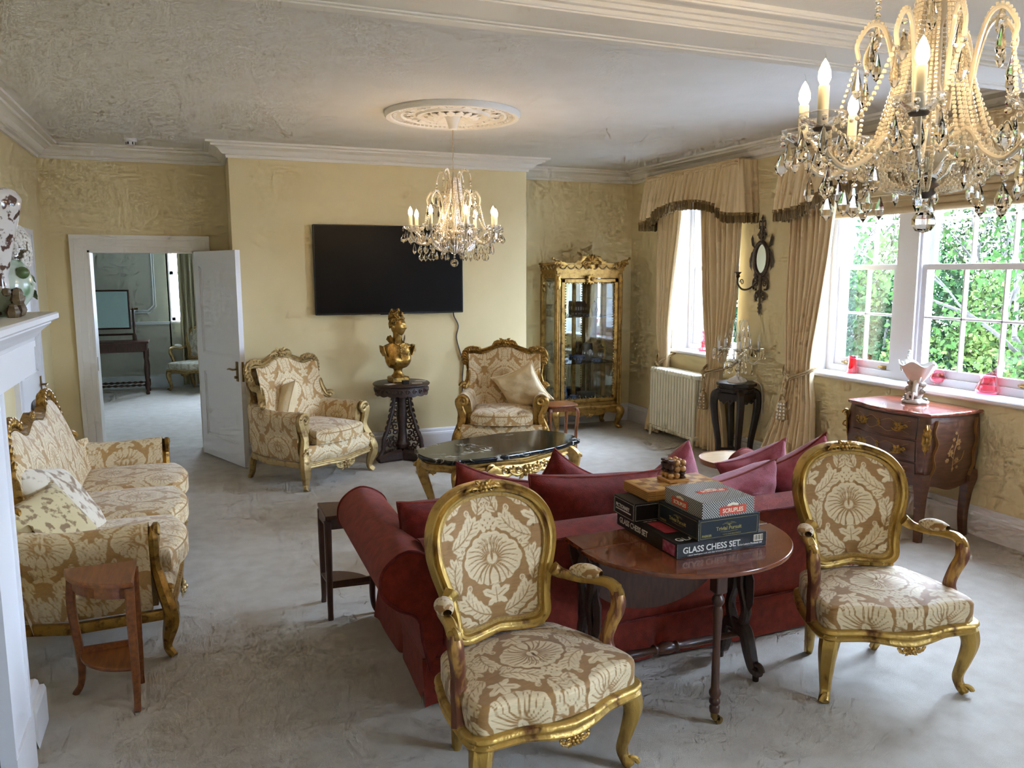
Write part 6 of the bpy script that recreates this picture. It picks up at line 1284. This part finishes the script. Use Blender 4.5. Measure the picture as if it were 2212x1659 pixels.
# ---- porcelain shell centrepiece
def shell():
    t = thing('porcelain_centrepiece', 'white porcelain shell bowl on a figural rocky base on the chest', 'ornament', (4.66, 4.075, .869), -PI/2); rs = random.Random(3)
    a = np.linspace(0, 2*PI, 48, endpoint=False); b = MB(); b += grid(np.array([[(r*(1+.08*math.cos(8*q))*math.cos(q), r*.8*(1+.08*math.cos(8*q))*math.sin(q), z_) for q in a] for r, z_ in ((.06, 0), (.088, .002), (.092, .014), (.075, .028), (.045, .034), (.0, .036))]), cv=True); ob('scrolled_foot', b, PORC, t)
    GREYP = mat('shaded_porcelain', 'B4AEA2', .25, col2='857A6C', scale=30)
    b = MB(); b += ball((0, 0, .09), (.056, .05, .075), 12, 8)
    for i in range(26): q = rs.uniform(0, 6.28); z_ = rs.uniform(.03, .15); r = .045+.03*(1-z_/.16); b += ball((r*math.cos(q), r*.8*math.sin(q), z_), (rs.uniform(.012, .024), rs.uniform(.012, .02), rs.uniform(.01, .022)), 7, 5)
    ob('rockwork', b, GREYP, t)
    # seated figure supporting the bowl, one skin of swept limbs
    b = MB(); b += tube(bez([(.03, -.04, .06), (.035, -.05, .1), (.03, -.035, .14), (.028, -.03, .165)], 5), np.interp(np.linspace(0, 1, 16), [0, .4, .8, 1], [.02, .018, .02, .01]), 10); b += ball((.03, -.035, .185), (.012, .013, .016), 10, 8)
    for sx in (-1, 1): b += tube(bez([(.03+sx*.016, -.035, .155), (.03+sx*.035, -.045, .17), (.03+sx*.03, -.03, .2)], 4), [.008]*4+[.006]*5, 8); b += tube(bez([(.03+sx*.01, -.045, .065), (.03+sx*.022, -.08, .075), (.03+sx*.02, -.085, .035)], 4), [.012]*4+[.008]*5, 8)
    ob('lower_figure', b, PORC, t)
    n, k = 56, 14; P = []; ph = np.linspace(0, 2*PI, n, endpoint=False)
    for v in np.linspace(0, 1, k):
        P.append([((.02+.12*v**.8)*math.cos(q)*(1+.03*math.cos(9*q)*v), (.016+.085*v**.8)*math.sin(q)*(1+.03*math.cos(9*q)*v), .135+.145*v**1.15+.016*v**3*math.cos(5*q)+.02*v*math.cos(q)*-1*0) for q in ph])
    Pi = (np.array(P)-[0, 0, .22])*[.965, .955, .97]+[0, 0, .2235]; b = MB(); b += grid(np.array(P), cv=True); V, F = grid(Pi, cv=True); b.add((V, [f[::-1] for f in F])); b.add((np.vstack([P[-1], Pi[-1]]), [(i, (i+1) % n, n+(i+1) % n, n+i) for i in range(n)])); ob('shell_bowl', b, PORC, t, angle=180)
    b = MB(); b += tube(bez([(-.115, 0, .255), (-.135, 0, .275), (-.14, 0, .24), (-.125, 0, .21)], 5), .007, 6); b += scroll((.12, 0, .275), (1, 0, 0), (0, 0, 1), .02, 1.2, .007); ob('bowl_scrolls', b, PORC, t)
    b = MB(); b += tube(bez([(-.095, 0, .27), (-.088, -.005, .295), (-.078, 0, .32), (-.075, 0, .335)], 4), np.interp(np.linspace(0, 1, 13), [0, .5, .85, 1], [.018, .014, .015, .007]), 10); b += ball((-.073, 0, .352), (.012, .013, .014), 10, 8); b += tube(bez([(-.083, -.01, .325), (-.065, -.02, .305), (-.05, -.015, .29)], 4), .005, 6); b += tube(bez([(-.083, .01, .325), (-.1, .02, .305), (-.11, .015, .28)], 4), .005, 6); b += tube(bez([(-.088, -.01, .275), (-.07, -.02, .265), (-.06, -.02, .24)], 4), .007, 6); ob('putto_figure', b, PORC, t)
shell()
# ---- cranberry glass
def lath_thin(prof, n=28): return lathe(prof, n, cap=False)
t = thing('glass_jug', 'tall pink glass jug with clear handle at the left of the near sill', 'jug', (5.06, 5.06, ZS+.028)); ob('body', lath_thin([(0, .004), (.043, .004), (.046, .012), (.038, .09), (.037, .145), (.034, .145), (.035, .09), (.042, .014), (0, .012)]), PINKG, t); ob('handle', tube(bez([(0, .037, .13), (0, .065, .125), (0, .068, .08), (0, .045, .045)], 6), .005, 8), CLEARG, t)
t = thing('glass_bowl', 'small round pink glass bowl with ruffled rim and clear feet on the near sill', 'bowl', (5.10, 4.27, ZS+.028)); n = 36; ph = np.linspace(0, 2*PI, n, endpoint=False)
ob('body', grid(np.array([[(r*math.cos(q), r*math.sin(q)*(1+.25*w_*max(0, -math.sin(q))), z_+.012*w_*math.cos(5*q)) for q in ph] for r, z_, w_ in ((.02, .014, 0), (.05, .03, 0), (.06, .055, 0), (.05, .085, .2), (.048, .1, .6), (.06, .118, 1))]), cv=True), PINKG, t, angle=180)
for k in range(6): ob('foot', ball((.032*math.cos(k*1.047), .032*math.sin(k*1.047), .008), (.009, .009, .008)), CLEARG, t)
t = thing('glass_jug', 'squat pink glass jug with a tall swept spout at the right of the near sill', 'jug', (5.06, 3.84, ZS+.028)); P = []
for r, z_, w_ in ((0.0, .004, 0), (.06, .004, 0), (.076, .015, 0), (.078, .035, 0), (.062, .07, 0), (.05, .1, .15), (.056, .125, .6), (.07, .14, 1)): P.append([(r*math.cos(q), r*math.sin(q)-.03*w_*max(0, -math.sin(q))**2, z_+w_*(.09*max(0, -math.sin(q))**3-.012*max(0, math.sin(q)))) for q in ph])
ob('body', grid(np.array(P), cv=True), PINKG, t, angle=180); ob('rim_thread', tube(np.array(P[-1]), .0035, 6, closed=True), CLEARG, t)
t = thing('glass_lustre', 'pink glass lustre vase on the far window sill behind the curtain', 'vase', (5.03, 7.11, ZS+.028)); ob('body', lath_thin([(0, .0), (.055, 0), (.058, .02), (.02, .04), (.018, .14), (.03, .16), (.055, .2), (.06, .21), (.052, .2), (0, .17)]), PINKG, t)
for k in range(8): a = k*PI/4; ob('lustre_drop', xf(almond(.09, .016), T(.055*math.cos(a), .055*math.sin(a), .15)), CRYST, t)
# ---- fireplace surround and the porcelain piece on it
t = thing('fireplace_surround', 'white wooden fireplace surround with deep mantel shelf at the left edge', 'fireplace', (XF, 2.05, 0)); x0 = 0
ob('mantel_shelf', cbox(0, .215, -1.30, 1.30, 1.612, 1.64, .006), WHITE, t); ob('bed_mould', grid(np.array([[(a, y, z_) for a, z_ in ((0, 1.535), (.13, 1.535), (.135, 1.55), (.16, 1.575), (.19, 1.6), (.19, 1.612), (0, 1.612))] for y in (-1.27, 1.285)])), WHITE, t, smooth=False)
b = MB(); b += box(0, .125, -1.24, 1.30, 1.42, 1.536); b += box(.125, .132, -1.24, 1.30, 1.515, 1.536); ob('frieze', b, WHITE, t, smooth=False)
for sy in (-1, 1):
    b = MB(); b += box(0, .05, *sorted((sy*.80, sy*1.1)), 0, 1.42); b += box(.05, .058, *sorted((sy*.80, sy*.83)), .2, 1.4); b += box(.05, .058, *sorted((sy*1.07, sy*1.1)), .2, 1.4); b += box(.05, .06, *sorted((sy*.8, sy*1.1)), 0, .2); ob('pilaster', b, WHITE, t, smooth=False)
ob('firebox', box(0, .012, -.8, .8, 0, 1.42), mat('dark_slate_slip', '1C1917', .5), t, smooth=False)
def flowers():
    t = thing('porcelain_flower_vase', 'ornate porcelain vase encrusted with white flowers on the mantel shelf', 'vase', (-.555, 3.02, 1.64)); rs = random.Random(8)
    ROCK = mat('brown_glazed_rock', '4E3A28', .25, col2='6E6048', scale=40); GRN = mat('pale_green_glaze', 'B7C2B2', .12, col2='6F8A66', scale=12, detail=2, contrast=(.5, .62)); PAT = mat('patterned_porcelain', 'D2CCC6', .1, col2='5A4238', scale=26, detail=4, contrast=(.53, .57)); FLW = mat('white_biscuit', 'D5D0C6', .5); LEAF = mat('green_glaze', '4A5E38', .15, col2='7E8A5A', scale=20, detail=1)
    b = MB()
    for i in range(30): q = rs.uniform(0, 6.28); b += ball((.05*math.cos(q), -.06+.06*math.sin(q), rs.uniform(.005, .09)), (rs.uniform(.012, .025),)*3, 6, 4)
    ob('rocky_base', b, ROCK, t); ob('round_body', xf(lathe([(0, .0), (.045, .0), (.04, .015), (.075, .06), (.085, .1), (.07, .15), (.05, .18), (0, .19)], 24), T(0, .02, .0)), GRN, t)
    ob('neck_vase', xf(lathe([(0, 0), (.03, 0), (.028, .04), (.05, .14), (.075, .24), (.082, .275), (.07, .3), (.05, .31), (0, .31)], 28), T(0, -.075, .09)), PAT, t)
    def floret(c, r):
        b = MB(); nrm = Vector(c).normalized(); q = Vector((0, 0, 1)).rotation_difference(nrm).to_matrix().to_4x4()
        for k in range(5): a = k*1.2566; b.add(ball((r*.6*math.cos(a), r*.6*math.sin(a), 0), (r*.42, r*.42, r*.2), 6, 4), q)
        b.add(ball((0, 0, r*.1), r*.22, 5, 3), q); return b
    cen = Vector((0.02, .05, .215)); b0 = MB()
    for i in range(110):
        d = Vector((rs.uniform(-.3, 1), rs.uniform(-1, 1), rs.uniform(-.8, 1))).normalized(); rr = Vector((.055*d.x, .066*d.y, .085*d.z)); f_ = floret(d, .0165); o = ob('floret', f_, FLW, t, loc=tuple(cen+rr+Vector((0, .03*max(0, -d.z), 0))))
    for i in range(8): q = rs.uniform(-1.2, 2.4); b = leafy([(.03+.05*u_, .02+.07*math.sin(q)*u_-.01, .1+.03*math.cos(q*3)+.04*u_-.06*u_*u_) for u_ in np.linspace(0, 1, 8)], .022, .4, 3, up=(0, 0, 1)); ob('leaf', b, LEAF, t)
    ob('fruit', ball((.06, -.03, .14), .02, 10, 8), LEAF, t); ob('shell_ornament', xf(lathe([(0, 0), (.014, .005), (.016, .04), (.01, .07), (0, .075)], 12), T(.03, .105, .1, rx=-.1)), mat('cream_glaze', 'CBB48A', .2), t)
flowers()
# ---- settee cushion tassel
bpy.context.view_layer.update()
# ---- the other room: dressing table with swing mirror, curtain
def dresser():
    t = thing('dressing_table', 'dark barley-twist dressing table with swing mirror in the room beyond', 'dressing table', (-1.02, 13.02, 0)); DW = WALNUT
    ob('table_top', cbox(-.45, .42, -.22, .22, .755, .785, .005), DW, t); ob('drawer_frieze', box(-.42, .39, -.2, .2, .63, .756), DW, t, smooth=False)
    for sx in (-.40, .37):
        for sy in (-.18, .18):
            z_ = np.linspace(.02, .64, 40); b = MB(); b += lathe([(0, .0), (.022, .0), (.03, .02), (.018, .06), (.032, .1), (.032, .18), (.02, .2), (.028, .25), (.034, .4), (.022, .5), (.03, .54), (.03, .65), (0, .65)], 12, M=T(sx, sy, 0)); ob('leg', b, DW, t)
    for sy in (-.18, .18): ob('twist_stretcher', tube([(x, sy, .14) for x in np.linspace(-.4, .37, 60)], .014+.006*np.sin(np.linspace(0, 60, 60)), 8), DW, t)
    ob('mirror_frame', tube([(-.33, .0, .97), (.18, .0, .97), (.18, .0, 1.52), (-.33, .0, 1.52)], .02, 6, closed=True), DW, t); ob('mirror_glass', box(-.32, .17, -.004, .004, .98, 1.51), mat('grey_green_mirror', '9DB0AB', .08, .9), t, smooth=False)
    for sx in (-.38, .23): ob('mirror_post', lathe([(0, .79), (.03, .79), (.03, .86), (.014, .9), (.02, 1.0), (.014, 1.18), (.02, 1.25), (.008, 1.27), (0, 1.28)], 12, M=T(sx, 0, 0)), DW, t); 
    ob('mirror_rail', tube([(-.38, 0, .88), (.23, 0, .88)], .014, 8), DW, t); ob('pivot_knob', tube([(.2, 0, 1.25), (.3, 0, 1.25)], [.012, .018], 8), BRASS, t)
dresser()
t = thing('curtain', 'pale curtain hanging at the window of the room beyond the doorway', 'curtain', (0, 0, 0)); s = np.linspace(0, 1, 60); z_ = np.linspace(.04, 2.6, 24); P = np.stack([(-.16+.42*s)[None]+0*z_[:, None], 13.42-.05*np.sin(s*34)[None]+0*z_[:, None], z_[:, None]+0*s[None]], -1); ob('drape', grid(P), mat('olive_cream_curtain', 'B4AC88', .8, sheen=.2), t, angle=180)
# ================================================================== CHANDELIERS
def chandelier(label, loc, rot, ztop, quality=1):
    """loc: the hanging ball at the bottom; ztop: ceiling height"""
    t = thing('chandelier', label, 'chandelier', loc, rot); X_, Y_ = 0, 0; Rb = .325; up = ztop-loc[2]
    GLARM = BEADM
    ob('ceiling_cup', lathe([(0, up), (.055, up), (.058, up-.012), (.05, up-.03), (.034, up-.075), (.028, up-.1), (.012, up-.105), (0, up-.105)], 24), TRIM, t)
    ob('suspension_rod', tube([(0, 0, .64), (0, 0, up-.1)], .0035, 6), CORD, t)
    ob('stem', lathe([(0, .12), (.016, .12), (.03, .15), (.05, .18), (.03, .21), (.018, .26), (.034, .3), (.018, .36), (.015, .5), (.03, .56), (.012, .62), (.006, .66), (0, .66)], 16), GLARM, t)
    ob('hub_bowl', lathe([(0, .1), (.025, .105), (.05, .125), (.06, .15), (.054, .15), (.03, .12), (0, .115)], 20), CRYST, t)
    ob('hanging_ball', lathe([(0, .03), (.02, .024), (.03, .008), (.03, -.008), (.02, -.024), (0, -.03)], 10), CRYST, t, smooth=False); b = MB()
    for k in range(4): b += ball((0, 0, .042+.019*k), .0085, 8, 6)
    ob('ball_chain', b, CRYST, t)
    # shared pieces
    kite = lathe([(0, .034), (.006, .026), (.021, -.004), (.017, -.02), (.008, -.028), (0, -.036)], 6, cap=False); V, F = kite; kite = (np.array(V)*[1, .42, 1], F)
    alm = lathe([(0, .04), (.004, .03), (.012, .0), (.014, -.016), (.008, -.032), (0, -.04)], 6, cap=False)
    proto = {}
    def hang(parent, x, y, z_, kind, a=0., beads=1):
        key = (kind, beads)
        if key not in proto:
            b = MB()
            for q in range(beads): b += ball((0, 0, -.008-.018*q), .008, 6, 5)
            b.add(kite if kind == 'k' else alm, T(0, 0, -.016-.018*beads-.03)); proto[key] = ob('crystal_drop', b, CRYST, parent, smooth=False, loc=(x, y, z_), rot=(0, 0, a)); return
        o = proto[key].copy(); COL.objects.link(o); o.parent = parent; o.location = (x, y, z_); o.rotation_euler = (0, 0, a)
    def beads(path, r, step):
        P = np.asarray(path); L = np.concatenate([[0], np.cumsum(np.linalg.norm(np.diff(P, axis=0), axis=1))]); s = np.arange(0, L[-1], step); b = MB(); pts = np.stack([np.interp(s, L, P[:, i]) for i in range(3)], -1)
        V0, F0 = ball((0, 0, 0), r, 5, 4)
        for p in pts: b.add((np.array(V0)+p, F0))
        return b
    for k in range(8):
        a = 2*PI*k/8; c, s = math.cos(a), math.sin(a); P_ = lambda r, z_, o=0: (c*r-s*o, s*r+c*o, z_)
        path = bez([P_(.04, .2), P_(.09, .235), P_(.14, .215), P_(.19, .16), P_(.25, .135), P_(.305, .17), P_(Rb, .235)], 6)
        arm = ob('arm', tube(path, .0075, 8), GLARM, t)
        bb = beads(path[6:], .006, .0125*1.0); V = np.concatenate(bb.v); 
        tw = MB(); tw += sweep(path, [(r_*1.25, q_) for r_, q_ in circ(6, .009)], scale=1.0); ob('bead_wrap', beads([p+np.array([0, 0, .010]) for p in path], .0055, .012), BEADM, arm)['kind'] = 'stuff'
        ob('drip_dish', lathe([(0, .23), (.016, .23), (.03, .237), (.055, .258), (.06, .268), (.055, .262), (.028, .242), (.0, .238)], 24, M=T(c*Rb, s*Rb, 0), flute=12, fd=.03), CLEARG, arm, angle=180); ob('dish_cup', lathe([(0, .222), (.02, .226), (.024, .232), (0, .234)], 14, M=T(c*Rb, s*Rb, 0)), IRON if quality > 1 else BEADM, arm)
        ob('candle_tube', lathe([(0, .236), (.0135, .236), (.0135, .335), (.011, .338), (0, .338)], 14, M=T(c*Rb, s*Rb, 0)), CANDLE, arm)
        ob('bulb', lathe([(0, .336), (.009, .338), (.0158, .354), (.0148, .372), (.008, .39), (.002, .4), (0, .403)], 10, M=T(c*Rb, s*Rb, 0), cap=False), BULBM, arm)
        ob('bulb_tip', tube(bez([(c*Rb, s*Rb, .398), (c*Rb+.002, s*Rb, .41), (c*Rb-.003, s*Rb+.003, .425)], 4), np.linspace(.003, .0008, 9), 5), CLEARG, arm)
        for q in range(6):
            an = a+q*PI/3; hang(arm, c*Rb+.055*math.cos(an), s*Rb+.055*math.sin(an), .258, 'a' if q % 2 else 'k', an, 1 if q % 2 else 2)
        hang(arm, c*.25, s*.25, .128, 'k', a, 2); hang(arm, c*.18, s*.18, .15, 'k', a, 3); hang(arm, c*.3, s*.3, .165, 'a', a, 1)
        # upper curls
        a2 = a+PI/8; c, s = math.cos(a2), math.sin(a2)
        p2 = bez([P_(.09, .3), P_(.105, .42), P_(.13, .5), P_(.165, .51), P_(.195, .465), P_(.19, .43)], 6); ob('middle_curl', tube(p2, .006, 6), GLARM, t); ob('bead_string', beads(p2+np.array([0, 0, .008]), .0055, .0125), BEADM, t)['kind'] = 'stuff'; hang(t, c*.19, s*.19, .425, 'a', a2, 1); hang(t, c*.16, s*.16, .495, 'a', a2, 1)
        if k % 2 == 0:
            c, s = math.cos(a), math.sin(a); p3 = bez([P_(.04, .5), P_(.055, .62), P_(.085, .665), P_(.125, .65), P_(.145, .6)], 6); ob('top_curl', tube(p3, .006, 6), GLARM, t); ob('bead_string', beads(p3+np.array([0, 0, .007]), .006, .0135), BEADM, t)['kind'] = 'stuff'; hang(t, c*.145, s*.145, .595, 'a', a, 3)
        # bead strands: tent from the crown to the ring, basket below
        c, s = math.cos(a), math.sin(a); mb = MB()
        for o_ in (-.26, -.13, 0, .13):
            c, s = math.cos(a+o_), math.sin(a+o_); st = bez([P_(.045, .61), P_(.065, .48), P_(.095, .36), P_(.125, .25), P_(.15, .175)], 6); bs = beads(st, .0058, .0118); mb.v += bs.v; mb.f += [tuple(i+mb.n for i in f) for f in bs.f]; mb.n += bs.n
            st = bez([P_(.15, .175), P_(.16, .135), P_(.12, .095), P_(.05, .078)], 5); bs = beads(st, .0058, .0118); mb.v += bs.v; mb.f += [tuple(i+mb.n for i in f) for f in bs.f]; mb.n += bs.n
        ob('bead_strand', mb, BEADM, t)['kind'] = 'stuff'
        # swag to the neighbouring arm
        b1 = a+2*PI/8; q0 = np.array([math.cos(a)*Rb*.93, math.sin(a)*Rb*.93, .235]); q1 = np.array([math.cos(b1)*Rb*.93, math.sin(b1)*Rb*.93, .235]); mid = (q0+q1)/2+np.array([0, 0, -.07]); mid[:2] *= .92; ob('bead_swag', beads(bez([q0, mid, q1], 8), .0065, .0145), BEADM, t)['kind'] = 'stuff'; u0 = np.array([math.cos(a+PI/8)*.19, math.sin(a+PI/8)*.19, .43]); ob('bead_swag', beads(bez([u0, (u0+q0)/2+np.array([0, 0, -.07]), q0+np.array([0, 0, .02])], 8), .006, .014), BEADM, t)['kind'] = 'stuff'
        hang(t, mid[0], mid[1], mid[2]-.005, 'k', a, 1)
    ob('ring', tube([(.15*math.cos(q), .15*math.sin(q), .175) for q in np.linspace(0, 2*PI, 40, endpoint=False)], .003, 6, closed=True), BEADM, t)
    ob('bottom_finial', lathe([(0, .115), (.03, .1), (.034, .085), (.02, .07), (.008, .062), (0, .06)], 16), CLEARG if quality == 1 else IRON, t)
    return t
chandelier('far crystal chandelier hanging from the ceiling rose before the television', (1.84, 5.75, 1.847), math.radians(42.3), ZC-.012)
chandelier('near crystal chandelier at the upper right, in front of the window', (1.85, 1.63, 1.912), math.radians(36.9), ZN, 2)
# ================================================================== GARDEN OUTSIDE THE WINDOWS
def leafmat(name, a, b, c):
    M = mat(name, a, 1., col2=b, scale=1.2, detail=3, spec=0.); nt = M.node_tree; return M
LV = [leafmat('leaf_deep_green', '0E180F', '162414', 0), leafmat('leaf_mid_green', '172612', '253818', 0), leafmat('leaf_yellow_green', '26331A', '3A461F', 0), leafmat('leaf_olive', '20271A', '32381F', 0)]
BARK = mat('grey_bark', '26221E', 1., col2='332E28', scale=12)
def leaves(n, cen, rad, size, seed, shell=.55):
    rs = np.random.RandomState(seed); d = rs.normal(size=(n, 3)); d /= np.linalg.norm(d, axis=1)[:, None]; r = shell+(1-shell)*rs.rand(n)**.5; lump = 1+.16*np.sin(d[:, 0]*7+seed)*np.cos(d[:, 1]*6)+.12*np.sin(d[:, 2]*9+seed)
    c = np.array(cen)+d*np.array(rad)*(r*lump)[:, None]; a = rs.normal(size=(n, 3)); a /= np.linalg.norm(a, axis=1)[:, None]; b = np.cross(a, rs.normal(size=(n, 3))); b /= np.linalg.norm(b, axis=1)[:, None]; s = size*(.6+.8*rs.rand(n))[:, None]
    V = np.stack([c-a*s*.5, c+b*s*.28, c+a*s*.5, c-b*s*.28], 1).reshape(-1, 3); F = [(4*i, 4*i+1, 4*i+2, 4*i+3) for i in range(n)]; return V, F
GZ = -3.2
def shrub(label, x, y, rx, ry, h, n, m_, seed, size=.16):
    t = thing('shrub', label, 'shrub', (x, y, GZ), 0, 'shrubs outside the windows'); o = ob('foliage', leaves(n, (0, 0, h*.52), (rx, ry, h*.52), size, seed), LV[m_], t, smooth=False); o['kind'] = 'stuff'
    b = MB()
    for k in range(4): b += tube([(.1*math.cos(k*1.6), .1*math.sin(k*1.6), 0), (rx*.3*math.cos(k*1.6), ry*.3*math.sin(k*1.6), h*.5), (rx*.5*math.cos(k*1.6+.4), ry*.5*math.sin(k*1.6+.4), h*.85)], [.08, .05, .02], 6)
    ob('stems', b, BARK, t)
def tree(label, x, y, h, spread, seed, m_, n, lo=.3, size=.11):
    t = thing('tree', label, 'tree', (x, y, GZ), 0, 'trees outside the windows'); rs = random.Random(seed); b = MB(); tips = []
    def grow(p, d, L, r, depth):
        pts = [p]; q = Vector(p); dd = Vector(d)
        for i in range(4): dd = (dd+Vector((rs.uniform(-.2, .2), rs.uniform(-.2, .2), rs.uniform(-.05, .16)))).normalized(); q = q+dd*L/4; pts.append(tuple(q))
        b.add(tube(pts, np.linspace(r, r*.62, 5), 6 if depth < 2 else 4))
        if depth >= 4: tips.append(tuple(q)); return
        for k in range(3 if depth < 3 else 2):
            a = rs.uniform(0, 6.28); e = (dd+Vector((math.cos(a), math.sin(a), rs.uniform(-.1, .5)))*rs.uniform(.5, .95)*spread).normalized(); grow(tuple(Vector(pts[rs.choice((2, 3, 4))])), e, L*rs.uniform(.6, .78), r*.58, depth+1)
        tips.append(tuple(q))
    grow((0, 0, 0), (rs.uniform(-.1, .1), rs.uniform(-.1, .1), 1), h*.4, h*.014, 0); ob('trunk', b, BARK, t)
    rn = np.random.RandomState(seed); V = []; tp = np.array(tips); per = max(4, n//len(tp)); allv = []; F = []
    c = np.repeat(tp, per, 0)+rn.normal(size=(len(tp)*per, 3))*h*.04; N = len(c); a = rn.normal(size=(N, 3)); a /= np.linalg.norm(a, axis=1)[:, None]; bb = np.cross(a, rn.normal(size=(N, 3))); bb /= np.linalg.norm(bb, axis=1)[:, None]; s = size*(.6+.8*rn.rand(N))[:, None]
    V = np.stack([c-a*s*.5, c+bb*s*.28, c+a*s*.5, c-bb*s*.28], 1).reshape(-1, 3); o = ob('foliage', (V, [(4*i, 4*i+1, 4*i+2, 4*i+3) for i in range(N)]), LV[m_], t, smooth=False); o['kind'] = 'stuff'
sh = [(13, 6.6, 2.2, 2.4, 4.6, 1), (13.5, 9.4, 2.2, 2.3, 4.9, 2), (13, 11.8, 2.0, 2.2, 4.8, 0), (14, 14.4, 2.4, 2.4, 5.0, 1), (15.5, 17.2, 2.6, 2.6, 5.2, 0), (15.5, 20.5, 3, 3, 5.2, 1), (16, 24, 3, 3, 5.4, 0), (17, 9.0, 3, 3, 6.2, 3), (18, 13, 3, 3.2, 6.2, 0), (17.5, 5.2, 3, 3, 6.0, 2), (19, 17.5, 3.4, 3.4, 6.2, 3)]
names = ['yellow-green shrub', 'bright green shrub', 'dark green shrub', 'dense green shrub', 'tall deep green shrub', 'mid-green shrub', 'dark shrub', 'olive shrub', 'deep green bush', 'golden green bush', 'olive bush']
where = ['lowest right of the near window', 'in the middle of the near window', 'left of the central mullion of the near window', 'at the left pane of the near window', 'at the far left of the near window', 'seen through the far window', 'deep in the garden beyond the far window', 'behind the middle of the near window', 'behind the left panes of the near window', 'at the right edge of the near window', 'far behind the left panes']
for i, (x, y, rx, ry, h, m_) in enumerate(sh): shrub('%s %s' % (names[i], where[i]), x, y, rx, ry, h, 20000, m_, 10+i, .10)
tree('bare-branched tree in the left pane of the near window', 15.2, 14.6, 8.5, 1.0, 3, 0, 1500); tree('thin-leaved tree left of the middle of the near window', 15.0, 11.0, 9.0, 1.1, 5, 3, 2200); tree('leafy green tree at the right of the near window', 14.0, 7.4, 9.5, 1.0, 8, 1, 9000); tree('tall tree with yellowing leaves behind the near window', 19, 12.2, 10.5, 1.0, 13, 3, 3200); tree('slender tree outside the far window', 15, 20.5, 9, .9, 21, 0, 2200)
